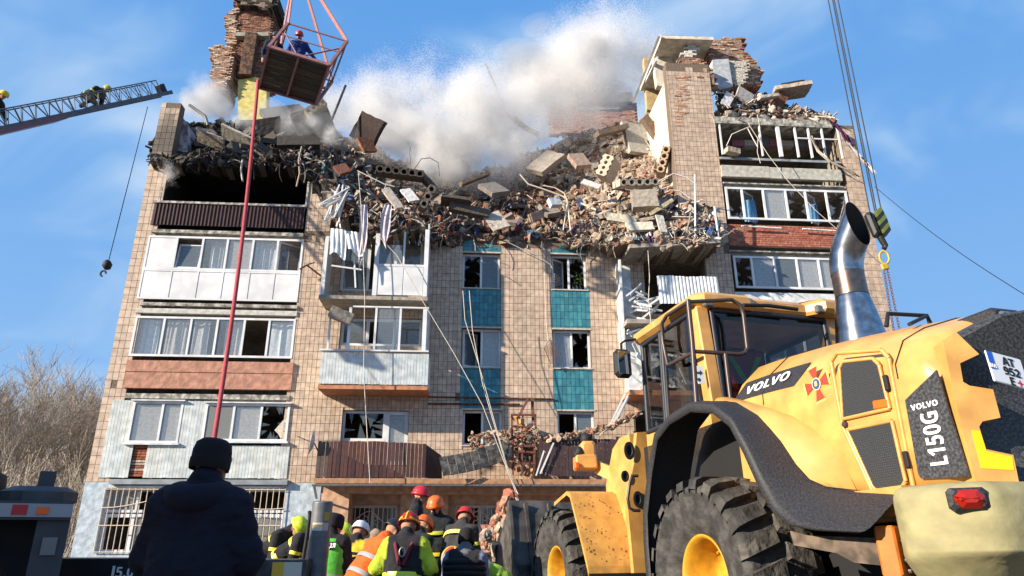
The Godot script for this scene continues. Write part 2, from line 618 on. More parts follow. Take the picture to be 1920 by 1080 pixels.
func tiles(u0: float, v0: float, u1: float, v1: float, skip: Array, teal: Array, rest: MB, tw: float, th: float, ragged := 0.0, ref := Vector2.ZERO, sooty := -1.0) -> void:
	var g := 0.013
	var nz := FastNoiseLite.new()
	nz.seed = 3
	nz.frequency = 0.35
	var i0 := floori((u0 - ref.x) / tw)
	var j0 := floori((v0 - ref.y) / th)
	var i1 := ceili((u1 - ref.x) / tw)
	var j1 := ceili((v1 - ref.y) / th)
	for j in range(j0, j1):
		for i in range(i0, i1):
			var a := maxf(u0, ref.x + i * tw) + g / 2
			var b := minf(u1, ref.x + (i + 1) * tw) - g / 2
			var c := maxf(v0, ref.y + j * th) + g / 2
			var d := minf(v1, ref.y + (j + 1) * th) - g / 2
			if b - a < 0.03 or d - c < 0.03:
				continue
			var hid := false
			for h in skip:
				if h.intersects(Rect2(a, c, b - a, d - c)):
					# trim against the opening where that leaves a usable piece
					if a < h.position.x and b > h.position.x and h.position.x - a > 0.04:
						b = h.position.x - 0.004
					elif a < h.end.x and b > h.end.x and b - h.end.x > 0.04:
						a = h.end.x + 0.004
					elif c < h.position.y and d > h.position.y and h.position.y - c > 0.04:
						d = h.position.y - 0.004
					elif c < h.end.y and d > h.end.y and d - h.end.y > 0.04:
						c = h.end.y + 0.004
					else:
						hid = true
						break
			if hid:
				continue
			var mid := Vector2((a + b) / 2, (c + d) / 2)
			var edge := v1 - ragged * (0.5 + 0.5 * nz.get_noise_1d(mid.x * 9.0)) - ragged * 0.4 * rng.randf()
			if ragged > 0.0 and mid.y > edge:
				continue
			if rng.randf() < 0.002:
				continue
			var isteal := false
			for h in teal:
				if h.has_point(mid):
					isteal = true
			var k := rng.randi() % 6
			var depth := 0.010 + rng.randf() * 0.004
			if sooty > 0.0:
				var s := smoothstep(sooty - 0.9, sooty - 0.1, mid.y + 0.5 * nz.get_noise_2d(mid.x * 4.0, mid.y * 2.0)) * (1.0 - smoothstep(sooty + 0.5, sooty + 1.9, mid.y + 0.6 * nz.get_noise_2d(mid.x * 3.0, 9.0)))
				if s > 0.08:
					rest.col = tile_col(k, false).lerp(lin(40, 36, 33), minf(0.85, s * rng.randf_range(0.75, 1.05)))
					rest.bb(V(a, c, -0.002), V(b, d, depth))
					continue
			var big := b - a > tw - 0.02 and d - c > th - 0.02
			if tile_left > 0 and big and v0 < 4.0 and mid.y < 6.5:
				tile_left -= 1
				var o := part(B, "tile", tile_kinds[k + (6 if isteal else 0)], M.tile)
				o.position = V((a + b) / 2, (c + d) / 2, depth / 2)
				o.scale = V(b - a, d - c, depth)
			else:
				rest.col = tile_col(k, isteal) * (1.0 + 0.16 * nz.get_noise_2d(mid.x * 2.2, mid.y * 0.9) + 0.10 * nz.get_noise_2d(mid.x * 9.0, mid.y * 0.6))
				rest.bb(V(a, c, -0.002), V(b, d, depth))

func tile_col(k: int, teal: bool) -> Color:
	if teal:
		return [lin(60, 134, 150), lin(52, 124, 142), lin(68, 142, 156), lin(58, 130, 150), lin(74, 146, 156), lin(56, 128, 142)][k]
	return [lin(205, 180, 158), lin(201, 176, 153), lin(207, 184, 163), lin(204, 179, 157), lin(197, 173, 151), lin(205, 182, 158)][k]

func rect_bar(mb: MB, r: Rect2, w0: float, w1: float) -> void:
	mb.bb(V(r.position.x, r.position.y, w0), V(r.end.x, r.end.y, w1))

func build_building() -> void:
	B = thing("apartment_building", "long tiled apartment block with its upper floors blown away and smoking", "building", "", BT)
	for k in 12:
		var t := MB.new()
		t.col = tile_col(k % 6, k >= 6)
		t.box(Vector3.ZERO, Vector3.ONE)
		tile_kinds.append(t.mesh())
	var uL := fp(160, 905).x
	var uLL := fp(209, 880).x           # left loggia begins
	var uLR := fp(557, 564).x           # left loggia ends
	var uRL := fp(1358, 380).x          # right loggia begins
	var uRR := fp(1596, 400).x          # right loggia ends
	var uR := fp(1666, 580).x
	var vG := fp(400, 905).y            # first slab
	var v1 := fp(400, 742).y
	var v2 := fp(400, 578).y
	var v3 := fp(400, 437).y
	var v4 := fp(400, 303).y
	var vmid := fp(980, 445).y
	var vLtop := fp(300, 192).y
	var vPtop := fp(1300, 120).y
	var vRtop := fp(1500, 232).y
	# openings
	var winA := [fr(868, 474, 937, 541), fr(868, 615, 939, 689), fr(868, 769, 941, 835)]
	var winB := [fr(1034, 477, 1101, 544), fr(1037, 618, 1109, 691), fr(1045, 771, 1116, 830)]
	var low := [fr(643, 769, 762, 872)]
	var bal := [fr(645, 440, 790, 548), fr(640, 595, 790, 650), fr(1205, 480, 1330, 590), fr(1190, 640, 1330, 735), fr(1190, 770, 1330, 880)]
	var lg := [Rect2(uLL, vG, uLR - uLL, v4 - vG), Rect2(uRL, vG, uRR - uRL, vRtop - vG)]
	var ground_holes := [fr(200, 915, 524, 1037), fr(640, 945, 735, 1032), fr(855, 945, 950, 1032), fr(1030, 945, 1120, 1032)]
	var holes: Array = winA + winB + low + bal + lg
	# load-bearing walls behind the tiles
	var wl := MB.new()
	holes_wall(wl, uL, vG, uLL, vLtop, [], -0.38, 0.0)
	holes_wall(wl, uLR, vG, uRL, vmid, holes, -0.38, 0.0)
	wl.bb(V(uLR, vmid, -0.38), V(fp(628, 340).x, fp(600, 335).y, 0.0))
	var uPL := fp(1264, 300).x
	wl.bb(V(uPL, vmid, -0.38), V(uRL, vPtop, 0.0))
	holes_wall(wl, uRR, vG, uR, vRtop, [], -0.38, 0.0)
	part(B, "wall", wl, M.joint)
	# ground storey
	var gp := MB.new()
	holes_wall(gp, uL, -0.2, fp(603, 905).x, vG, ground_holes, -0.38, 0.012)
	part(B, "plinth_wall", gp, M.blue_plaster)
	gp = MB.new()
	holes_wall(gp, fp(603, 905).x, -0.2, fp(1160, 905).x, vG - 0.3, ground_holes, -1.4, -1.05)
	gp.bb(V(fp(603, 905).x, -0.2, -1.05), V(fp(655, 930).x, vG - 0.3, 0.0))
	gp.bb(V(fp(748, 930).x, -0.2, -1.05), V(fp(840, 930).x, vG - 0.3, -0.75))
	gp.bb(V(fp(603, 905).x, vG - 0.3, -1.4), V(fp(1160, 905).x, vG - 0.02, -0.02))
	gp.bb(V(fp(1160, 905).x, -0.2, -1.4), V(uR, vG, 0.0))
	part(B, "porch_wall", gp, M.peach_plaster)
	# tiles
	var rest := MB.new()
	var teal := [fr(866, 440, 939, 474), fr(866, 541, 940, 615), fr(866, 689, 942, 769), fr(1031, 450, 1104, 477), fr(1034, 544, 1109, 618), fr(1038, 691, 1117, 771)]
	var tw := 0.148
	var th := 0.262
	var ref := Vector2(fp(866, 600).x, fp(900, 541).y)
	tiles(uL, vG, uLL, vLtop, [], [], rest, 0.185, th, 0.25, Vector2(uL, ref.y), fp(290, 275).y)
	tiles(uLR, vG, uRL, vmid, holes, teal, rest, tw, th, 0.42, ref)
	tiles(uLR, vmid, fp(628, 340).x, fp(600, 335).y, [], [], rest, tw, th, 0.5, ref)
	tiles(uPL, vmid, uRL, vPtop, [], [], rest, 0.148, 0.215, 0.5, ref)
	tiles(uRR, vG, uR, vRtop, [], [], rest, 0.185, th, 0.3, ref)
	var rt := part(B, "tile", rest, M.tile)
	rt.set_meta("kind", "stuff")
	# floors and the rooms behind
	var fl := MB.new()
	for v in [vG, v1, v2, v3]:
		fl.bb(V(uLL, v - 0.22, -6.0), V(uLR, v - 0.02, -0.06))
		fl.bb(V(uLR + 0.02, v - 0.22, -6.0), V(uRL - 0.02, v - 0.02, -0.40))
	for v in [vG, fp(1480, 610).y, fp(1480, 470).y, fp(1480, 343).y]:
		fl.bb(V(uRL, v - 0.22, -6.0), V(uRR, v - 0.02, -0.06))
	part(B, "floor_slab", fl, M.concrete)
	var rm := MB.new()
	rm.bb(V(uL + 0.1, -0.2, -3.6), V(uR - 0.1, vmid - 0.3, -3.4))
	for u in [uLL - 0.05, uLR + 0.06, fp(830, 600).x, fp(985, 600).x, fp(1150, 600).x, uRL - 0.06]:
		rm.bb(V(u - 0.07, vG, -3.4), V(u + 0.07, vmid - 0.35, -0.39))
	rm.bb(V(uRL, vmid - 0.3, -3.3), V(uRR, vRtop, -3.1))
	rm.bb(V(uRR + 0.02, vG, -3.4), V(uRR + 0.14, vRtop, -0.39))
	rm.bb(V(uLL, vmid - 0.3, -3.4), V(uLR, v4 + 0.2, -3.25))
	part(B, "room_wall", rm, M.interior)
	# end walls and the back
	var ew := MB.new()
	ew.bb(V(uL, -0.2, -10.0), V(uL + 0.3, v4, -0.38))
	ew.bb(V(uR - 0.3, -0.2, -10.0), V(uR, vRtop - 0.4, -0.38))
	ew.bb(V(uL + 0.3, -0.2, -10.0), V(uR - 0.3, vmid - 1.5, -9.7))
	part(B, "end_wall", ew, M.plaster)
	left_loggias(uLL, uLR, vG, v1, v2, v3, v4)
	right_loggias(uRL, uRR)
	middle_windows(winA, winB, low)
	left_balconies()
	right_balconies()
	ground_floor(ground_holes)

func left_loggias(uLL: float, uLR: float, vG: float, v1: float, v2: float, v3: float, v4: float) -> void:
	# burnt top loggia
	var o := sub(B, "loggia", "burnt-out loggia with soot-black opening above brown corrugated sheet")
	var bk := MB.new()
	bk.bb(V(uLL + 0.01, v3, -3.2), V(uLR - 0.01, v4, -3.1))
	bk.bb(V(uLL + 0.01, v4 - 0.12, -3.1), V(uLR - 0.01, v4 - 0.02, -0.1))
	bk.bb(V(uLL + 0.005, v3, -3.1), V(uLL + 0.06, v4 - 0.12, -0.05))
	bk.bb(V(uLR - 0.06, v3, -3.1), V(uLR - 0.005, v4 - 0.12, -0.05))
	bk.bb(V(uLL + 0.06, v3 - 0.015, -3.1), V(uLR - 0.06, v3 + 0.02, -0.1))
	for k in 14:
		bk.box(V(rng.randf_range(uLL + .5, uLR - .5), v3 + rng.randf_range(0.3, 0.9), rng.randf_range(-2.5, -0.6)), V(rng.randf_range(.2, .9), rng.randf_range(.2, .8), .3), Basis.from_euler(V(rng.randf(), rng.randf() * 3, rng.randf())))
	part(o, "burnt_room", bk, M.soot_black)
	var r := fr(289, 381, 568, 429, 0.05)
	var r2 := Rect2(r.position.x, r.position.y, r.size.x, r.size.y)
	part(o, "corrugated_parapet", ribbed(r2, 0.02, 0.125, 0.045), M.brown_sheet, "brown corrugated metal sheet scorched along its top")
	var rl := MB.new()
	rl.bb(V(r.position.x - 0.03, r.end.y + 0.015, -0.04), V(r.end.x + 0.04, r.end.y + 0.09, 0.10))
	rl.bb(V(r.end.x - 0.02, r.end.y + 0.09, -0.02), V(r.end.x + 0.05, r.end.y + 1.05, 0.05))
	rl.bb(V(r.position.x + 0.12, r.end.y + 0.09, -0.03), V(r.position.x + 0.16, r.end.y + 0.65, 0.02))
	part(o, "sill_rail", rl, mat("scorched_white", 196, 192, 188, 0.6, 0, tex.soot, 1.2))
	var le := MB.new()
	rect_bar(le, fr(284, 429, 568, 443, 0.08), -0.1, 0.08)
	part(o, "slab_edge", le, M.ledge)
	# white glazed loggia
	o = sub(B, "loggia", "white plastic glazed loggia with six lower panels")
	r = fr(279, 441, 557, 566, 0.04)
	var mv := fp(400, 507, 0.04).y
	var up := Rect2(r.position.x, mv, r.size.x, r.end.y - mv)
	var lw := Rect2(r.position.x, r.position.y, r.size.x, mv - r.position.y)
	var dv := []
	for x in [322, 372, 419, 468, 515]:
		dv.append(fp(x, 507, 0.04).x)
	glazing(o, up, 0.04, dv, ["panel", "tilt", "curtain", "blind", "curtain", "open"], 0.07)
	glazing(o, lw, 0.036, dv, ["panel", "panel", "panel", "panel", "panel", "panel"], 0.06)
	le = MB.new()
	rect_bar(le, fr(262, 566, 557, 578, 0.1), -0.1, 0.10)
	part(o, "slab_edge", le, M.ledge)
	le = MB.new()
	rect_bar(le, fr(255, 577, 556, 592, 0.06), -0.1, 0.06)
	part(o, "fascia", le, mat("fascia_white", 206, 204, 196, 0.8, 0, tex.grime, 0.7))
	# curtained loggia with the pink parapet
	o = sub(B, "loggia", "curtained loggia with six panes over a pinkish concrete parapet")
	r = fr(255, 592, 547, 672, 0.03)
	dv = []
	for x in [303, 354, 404, 455, 502]:
		dv.append(fp(x, 632, 0.03).x)
	glazing(o, r, 0.03, dv, ["curtain", "curtain", "curtain", "curtain", "none", "curtain"], 0.07)
	var pp := MB.new()
	var pr := fr(240, 675, 545, 731, 0.08)
	pp.bb(V(pr.position.x, pr.position.y, -0.1), V(pr.end.x, pr.position.y + pr.size.y * 0.58, 0.08))
	pp.bb(V(pr.position.x - 0.02, pr.position.y + pr.size.y * 0.59, -0.1), V(pr.end.x, pr.end.y, 0.10))
	part(o, "parapet", pp, M.pink_plaster, "pinkish plastered concrete parapet with damp patches")
	le = MB.new()
	rect_bar(le, fr(235, 737, 542, 750, 0.06), -0.1, 0.06)
	part(o, "slab_edge", le, M.ledge)
	# sided loggia
	o = sub(B, "loggia", "loggia clad in white vertical siding with two windows")
	var sd := fr(211, 750, 537, 897, 0.05)
	var w1 := fr(251, 752, 333, 831, 0.05)
	var w2 := fr(387, 756, 537, 828, 0.05)
	var tones := [lin(236, 240, 240), lin(228, 234, 236), lin(240, 240, 234), lin(232, 234, 230)]
	var hole := fr(250, 836, 267, 893, 0.05)
	var lay := [Rect2(sd.position.x, sd.position.y, hole.position.x - sd.position.x, w1.position.y - sd.position.y - 0.05),
		Rect2(hole.end.x, sd.position.y, sd.end.x - hole.end.x, w1.position.y - sd.position.y - 0.05),
		Rect2(sd.position.x, w1.position.y - 0.05, w1.position.x - sd.position.x, sd.end.y - w1.position.y + 0.05),
		Rect2(w1.end.x, w1.position.y - 0.05, w2.position.x - w1.end.x, sd.end.y - w1.position.y + 0.05)]
	for q in lay:
		part(o, "siding", boards(q, 0.01, 0.098, 0.03, tones, 0.007), M.white_sheet)
	glazing(o, w1, 0.06, [fp(301, 790, 0.06).x], ["blind", "blind"], 0.07)
	glazing(o, w2, 0.06, [fp(436, 790, 0.06).x, fp(488, 790, 0.06).x], ["dusty", "blind", "broken"], 0.07)
	var bx := MB.new()
	for q in [w1, w2]:
		bx.bb(V(q.position.x - 0.06, q.position.y - 0.06, 0.0), V(q.end.x + 0.06, q.position.y - 0.002, 0.14))
		bx.bb(V(q.position.x - 0.04, q.end.y + 0.002, 0.0), V(q.end.x + 0.06, q.end.y + 0.04, 0.16))
	part(o, "window_sill", bx, M.white_sheet)
	var bp := MB.new()
	var y := hole.position.y
	while y < hole.end.y - 0.06:
		bp.col = [lin(150, 84, 62), lin(166, 96, 70), lin(190, 170, 150)][rng.randi() % 3]
		bp.bb(V(hole.position.x, y, -0.12), V(hole.end.x, y + 0.065, -0.02))
		y += 0.085
	part(o, "brick_pier", bp, M.brick_red)
	var rb := MB.new()
	rb.col = lin(214, 205, 192)
	for k in 5:
		var a := V(w2.end.x - rng.randf_range(0.1, 0.75), w2.position.y + rng.randf_range(0.1, 0.7), -0.05)
		rb.tri(a, a + V(rng.randf_range(.1, .4), rng.randf_range(.1, .5), .05), a + V(rng.randf_range(.1, .4), -.3, 0))
	part(o, "torn_curtain", rb, M.cloth)
	le = MB.new()
	rect_bar(le, fr(205, 898, 538, 909, 0.18), -0.1, 0.18)
	part(o, "metal_ledge", le, M.grey_sheet)

func right_loggias(uRL: float, uRR: float) -> void:
	var o := sub(B, "loggia", "open shattered top loggia with bare white posts and grey parapet")
	var r := fr(1347, 228, 1571, 297, 0.03)
	var f := MB.new()
	for x in [[1350, 0.05], [1424, 0.05], [1458, 0.14], [1490, 0.07], [1515, 0.07], [1540, 0.06], [1570, 0.08]]:
		var a := fp(x[0], 240, 0.03).x
		f.bb(V(a - x[1] / 2, r.position.y, -0.04), V(a + x[1] / 2, r.end.y, 0.03))
	f.bb(V(fp(1490, 257, 0).x, fp(1490, 259, 0).y - 0.02, -0.03), V(fp(1570, 260, 0).x, fp(1490, 259, 0).y + 0.03, 0.02))
	f.bb(V(r.position.x, r.end.y - 0.07, -0.05), V(r.end.x, r.end.y, 0.035))
	part(o, "window_frame", f, M.white_plastic)
	var pp := MB.new()
	var p0 := fr(1349, 291, 1577, 307, 0.1)
	pp.hexa(V(p0.get_center().x, p0.get_center().y, 0.05), V(p0.size.x / 2, 0, 0), V(0, p0.size.y / 2, -0.07), V(0, 0.004, 0.01))
	part(o, "sheet_flashing", pp, M.grey_sheet)
	pp = MB.new()
	var p1 := fr(1352, 309, 1580, 338, 0.1)
	var um := fp(1443, 320, 0.1).x
	pp.bb(V(p1.position.x, p1.position.y, -0.05), V(um - 0.01, p1.end.y, 0.10))
	pp.bb(V(um + 0.01, p1.position.y - 0.02, -0.05), V(p1.end.x, p1.end.y - 0.03, 0.105))
	part(o, "parapet", pp, mat("parapet_grey", 190, 188, 176, 0.85, 0, tex.grime, 0.6, 0.6, tex.rough))
	pp = MB.new()
	rect_bar(pp, fr(1356, 341, 1583, 351, 0.05), -0.1, 0.05)
	part(o, "slab_edge", pp, M.ledge)
	var th := MB.new()
	for k in 8:
		var x := fp(1380 + k * 23, 280, -1.2)
		th.col = [lin(170, 110, 130), lin(200, 195, 190), lin(120, 130, 140)][k % 3]
		th.bb(x + V(-0.25, 0.0, 0), x + V(0.25, rng.randf_range(0.2, 0.55), 0.3))
	part(o, "stored_things", th, M.cloth)
	# second
	o = sub(B, "loggia", "loggia of six broken panes above a red brick parapet")
	r = fr(1359, 350, 1598, 417, 0.04)
	var dv := []
	for x in [1394, 1434, 1476, 1513, 1552]:
		dv.append(fp(x, 383, 0.04).x)
	glazing(o, r, 0.04, dv, ["broken", "open", "blind", "broken", "open", "broken"], 0.08)
	var cu := Rect2(fp(1398, 383).x, fp(1398, 410).y, 0.5, 0.9)
	part(o, "curtain", wavy(cu, -0.25, 0.05, 3.0, lin(120, 176, 214)), M.cloth)
	cu = Rect2(fp(1524, 383).x, fp(1524, 412).y, 0.35, 0.8)
	part(o, "curtain", wavy(cu, -0.3, 0.05, 3.0, lin(110, 166, 208)), M.cloth)
	# brick parapet: every brick its own piece
	var bw := fr(1364, 420, 1603, 466, 0.06)
	var back := MB.new()
	back.bb(V(bw.position.x, bw.position.y, -0.1), V(bw.end.x, bw.end.y, 0.05))
	part(o, "parapet", back, mat("mortar", 196, 172, 156, 0.95, 0, tex.fine, 1.0))
	var kinds := []
	for k in 4:
		var t := MB.new()
		t.col = [lin(176, 104, 84), lin(188, 116, 94), lin(166, 96, 78), lin(182, 120, 100)][k]
		t.box(Vector3.ZERO, Vector3.ONE)
		kinds.append(t.mesh())
	var rows := int(bw.size.y / 0.082)
	for j in rows:
		var x: float = bw.position.x - (0.13 if j % 2 else 0.0)
		while x < bw.end.x:
			var a := maxf(x, bw.position.x)
			var b := minf(x + 0.255, bw.end.x)
			if b - a > 0.04:
				var q := part(o, "brick", kinds[rng.randi() % 4], M.brick_red)
				q.position = V((a + b) / 2, bw.position.y + (j + 0.5) * bw.size.y / rows, 0.054)
				q.scale = V(b - a - 0.014, bw.size.y / rows - 0.014, 0.02 + rng.randf() * 0.006)
			x += 0.255
	pp = MB.new()
	rect_bar(pp, fr(1368, 468, 1606, 477, 0.1), -0.1, 0.08)
	part(o, "slab_edge", pp, M.ledge)
	pp = MB.new()
	pp.rod(fp(1390, 424, 0.2), fp(1465, 428, 0.2), 0.03)
	pp.rod(fp(1505, 429, 0.2), fp(1582, 434, 0.2), 0.03)
	part(o, "bent_sill", pp, M.wood)
	# third
	o = sub(B, "loggia", "loggia with blinded panes partly hidden behind the exhaust pipe")
	r = fr(1374, 479, 1614, 545, 0.04)
	dv = []
	for x in [1412, 1455, 1497, 1538, 1578]:
		dv.append(fp(x, 512, 0.04).x)
	glazing(o, r, 0.04, dv, ["broken", "blind", "glass", "blind", "blind", "blind"], 0.08)
	pp = MB.new()
	rect_bar(pp, fr(1378, 547, 1620, 597, 0.05), -0.1, 0.05)
	part(o, "parapet", pp, M.white_sheet)
	pp = MB.new()
	rect_bar(pp, fr(1383, 599, 1625, 610, 0.08), -0.1, 0.08)
	part(o, "slab_edge", pp, M.ledge)
	o = sub(B, "loggia", "lower loggia glimpsed behind the machine's cab")
	r = fr(1388, 614, 1632, 680, 0.04)
	dv = []
	for k in 5:
		dv.append(lerpf(r.position.x, r.end.x, (k + 1) / 6.0))
	glazing(o, r, 0.04, dv, ["glass", "blind", "glass", "glass", "blind", "glass"], 0.08)
	pp = MB.new()
	pp.bb(V(uRL, fp(1500, 905).y, -0.1), V(uRR, r.position.y - 0.01, 0.05))
	part(o, "parapet", pp, M.white_sheet)

func wall_window(q: Rect2, types: Array, label := "", w := -0.14) -> Node3D:
	var o := sub(B, "window", label)
	glazing(o, q, w, [q.get_center().x], types, 0.07)
	var s := MB.new()
	s.bb(V(q.position.x - 0.03, q.position.y - 0.04, -0.2), V(q.end.x + 0.03, q.position.y - 0.002, 0.05))
	var l := MB.new()
	l.bb(V(q.position.x - 0.05, q.end.y + 0.004, -0.1), V(q.end.x + 0.05, q.end.y + 0.06, 0.03))
	part(o, "lintel", l, mat("sill_grey", 196, 188, 176, 0.7, 0, tex.grime, 0.8))
	part(o, "sill", s, mat("sill_grey", 196, 188, 176, 0.7, 0, tex.grime, 0.8))
	return o

func middle_windows(a: Array, b: Array, low: Array) -> void:
	wall_window(a[0], ["broken", "glass"], "window with a shattered left pane and dark right pane")
	wall_window(a[1], ["open", "blind"], "window with its left sash standing ajar")
	wall_window(a[2], ["none", "dusty"], "low window behind the fallen dark panel")
	var o := wall_window(b[0], ["open", "broken"], "blown-in window with a green houseplant inside")
	wall_window(b[1], ["blind", "broken"], "window with a curtained left sash and broken right pane")
	wall_window(b[2], ["none", "glass"], "low window beside the heap of broken shelving")
	# plant inside the blown-in window
	var pl := MB.new()
	var c := fp(1086, 530, -0.45)
	for k in 90:
		pl.col = [lin(86, 118, 60), lin(112, 140, 82), lin(70, 98, 52)][k % 3]
		var p := c + V(rng.randfn(0, .14), rng.randfn(0.05, .17), rng.randfn(0, .1))
		var d := V(rng.randfn(), rng.randfn(), rng.randfn()).normalized() * 0.07
		var e := d.cross(V(rng.randf(), 1, rng.randf())).normalized() * 0.035
		pl.quad(p - d, p + e, p + d, p - e)
	part(o, "houseplant", pl, M.cloth)
	# low double opening
	o = sub(B, "window", "shattered balcony window and door above the brown railing")
	var q: Rect2 = low[0]
	var xm := fp(722, 800).x
	var yb := fp(700, 826).y
	glazing(o, Rect2(q.position.x, yb, xm - q.position.x, q.end.y - yb), -0.12, [], ["broken"], 0.08)
	glazing(o, Rect2(xm, q.position.y, q.end.x - xm, q.end.y - q.position.y), -0.12, [], ["blind"], 0.12)
	var s := MB.new()
	s.bb(V(q.position.x, q.position.y, -0.3), V(xm, yb, -0.1))
	part(o, "sill_wall", s, M.peach_plaster)

func left_balconies() -> void:
	var D := 1.2
	# upper, smashed
	var o := sub(B, "balcony", "smashed white glazed balcony under hanging rags and debris")
	var r := fr(613, 430, 800, 556, D)
	var f := MB.new()
	f.bb(V(r.end.x - 0.14, r.position.y, D - 0.06), V(r.end.x, r.end.y + 0.1, D))
	f.bb(V(fp(708, 500, D).x - 0.12, r.position.y, D - 0.06), V(fp(708, 500, D).x + 0.02, r.end.y - 0.1, D))
	f.bb(V(r.position.x, r.position.y, D - 0.06), V(r.position.x + 0.1, r.end.y - 0.25, D))
	var ym := fp(750, 498, D).y
	f.bb(V(fp(708, 500, D).x, ym - 0.03, D - 0.05), V(r.end.x - 0.14, ym + 0.05, D - 0.005))
	f.bb(V(fp(756, 500, D).x - 0.03, ym + 0.05, D - 0.05), V(fp(756, 500, D).x + 0.03, r.end.y, D - 0.008))
	f.bb(V(r.position.x - 0.02, r.position.y - 0.05, 0.0), V(r.position.x + 0.02, r.end.y - 0.3, D))
	f.box(fp(665, 505, D), V(0.05, 1.3, 0.05), Basis(Vector3.BACK, 0.12))
	f.box(fp(650, 502, D), V(1.0, 0.05, 0.05), Basis(Vector3.BACK, -0.12))
	part(o, "window_frame", f, M.white_plastic)
	var pn := MB.new()
	var x0 := fp(706, 520, D).x
	var x1 := fp(756, 520, D).x
	for k in [[x0 + 0.02, x1 - 0.01], [x1 + 0.01, r.end.x - 0.15]]:
		pn = MB.new()
		pn.cbox(V((k[0] + k[1]) / 2, (r.position.y + ym) / 2, D - 0.03), V(k[1] - k[0], ym - r.position.y - 0.06, 0.03), 0.006)
		part(o, "panel", pn, M.white_plastic)
	var gl := MB.new()
	gl.bb(V(fp(709, 470, D).x, ym + 0.06, D - 0.03), V(fp(754, 470, D).x, ym + 0.75, D - 0.024))
	part(o, "pane", gl, M.pane)
	var sl := MB.new()
	sl.bb(V(r.position.x - 0.05, r.position.y - 0.14, 0.0), V(r.end.x + 0.03, r.position.y - 0.02, D))
	part(o, "slab", sl, M.concrete)
	var sd := MB.new()
	sd.bb(V(r.end.x - 0.05, r.position.y, 0.02), V(r.end.x - 0.01, r.end.y + 0.35, D - 0.07))
	part(o, "side_panel", sd, M.white_sheet)
	for k in 2:
		var tin := MB.new()
		var a := fp(620 + k * 27, 428 + 5 * k, D + 0.08)
		var rows := []
		for j in 7:
			var t := j / 6.0
			var row := PackedVector3Array()
			for i in 15:
				var s := i / 14.0
				row.append(a + V(s * 0.52 + t * 0.10 * (1 + k), -t * (1.05 - 0.2 * k - 0.12 * sin(s * 5.0 + k)) - 0.07 * s, 0.28 * t * t + 0.022 * (1 if (i / 2) % 2 else 0) + 0.05 * sin(t * 4 + s * 2)))
			rows.append(row)
		tin.loft(rows, false, false, false)
		part(o, "torn_tin_sheet", tin, M.white_sheet, "torn white tin sheeting hanging bent")
	for k in [[683, 0.13, 2.3, 1.0], [728, 0.16, 1.5, -1.0]]:
		var rag := MB.new()
		rag.col = lin(206, 198, 208)
		var top := fp(k[0], 384, D + 0.3)
		var rows := []
		for i in 13:
			var t := i / 12.0
			var row := PackedVector3Array()
			var wd: float = k[1] * (0.75 + 0.35 * sin(t * 3.0) - 0.85 * pow(t, 4.0))
			for j in 13:
				var s := j / 12.0 - 0.5
				row.append(top + V(s * wd * 2.0 + 0.05 * k[3] * sin(t * 3.5), -t * k[2] - 0.22 * k[3] * s * t, 0.024 * sin(s * 12.0 + t * 4.2) + 0.04 * sin(t * 7)))
			rows.append(row)
		rag.loft(rows, false, false, true)
		part(o, "hanging_rag", rag, M.cloth)
	# middle, white siding
	o = sub(B, "balcony", "white sided balcony with its glazing bars standing empty")
	r = fr(611, 572, 801, 658, D)
	f = MB.new()
	for x in [[618, 0.06], [655, 0.09], [704, 0.07], [750, 0.07], [796, 0.13]]:
		var a := fp(x[0], 610, D).x
		f.bb(V(a - x[1] / 2, r.position.y, D - 0.06), V(a + x[1] / 2, r.end.y - (0.4 if x[0] < 630 else 0.05), D))
	f.bb(V(r.position.x - 0.06, r.position.y - 0.05, D - 0.1), V(r.end.x + 0.05, r.position.y, D + 0.06))
	f.bb(V(fp(660, 600, D).x, r.end.y - 0.05, D - 0.06), V(r.end.x, r.end.y, D + 0.01))
	sd = MB.new()
	sd.bb(V(r.end.x - 0.05, r.position.y, 0.02), V(r.end.x - 0.01, r.end.y, D - 0.07))
	part(o, "side_panel", sd, M.white_sheet)
	part(o, "window_frame", f, M.white_plastic)
	gl = MB.new()
	gl.bb(V(fp(708, 610, D).x, r.position.y, D - 0.03), V(fp(747, 610, D).x, r.end.y - 0.06, D - 0.024))
	gl.bb(V(r.position.x + 0.02, r.position.y + 0.02, 0.1), V(r.position.x + 0.03, r.position.y + 0.8, D - 0.07))
	part(o, "pane", gl, M.pane)
	var q := fr(603, 660, 802, 722, D)
	part(o, "siding", boards(q, D - 0.02, 0.092, 0.02, [lin(236, 240, 242), lin(228, 236, 240), lin(240, 242, 242)], 0.008), M.white_sheet)
	sd = MB.new()
	sd.bb(V(q.position.x + 0.0, q.position.y, 0.0), V(q.position.x + 0.02, q.end.y, D - 0.025))
	sd.bb(V(q.end.x - 0.02, q.position.y, 0.0), V(q.end.x, q.end.y, D - 0.025))
	part(o, "side_panel", sd, M.white_sheet)
	sl = MB.new()
	sl.bb(V(q.position.x - 0.02, q.position.y - 0.15, 0.0), V(q.end.x + 0.0, q.position.y - 0.01, D - 0.03))
	part(o, "slab", sl, mat("orange_soffit", 196, 134, 100, 0.9, 0, tex.grime, 0.6))
	# inner door and window of the two upper balconies
	for k in [[645, 440, 790, 548], [640, 595, 790, 650]]:
		var w := fr(k[0], k[1], k[2], k[3])
		glazing(o, w, -0.1, [w.position.x + w.size.x * 0.33, w.position.x + w.size.x * 0.66], ["glass", "none", "glass"], 0.1)
	# low, brown boards
	o = sub(B, "balcony", "low balcony railed with dark brown upright boards")
	var D2 := 1.1
	q = fr(597, 827, 797, 896, D2)
	var nb := 28
	var kinds := []
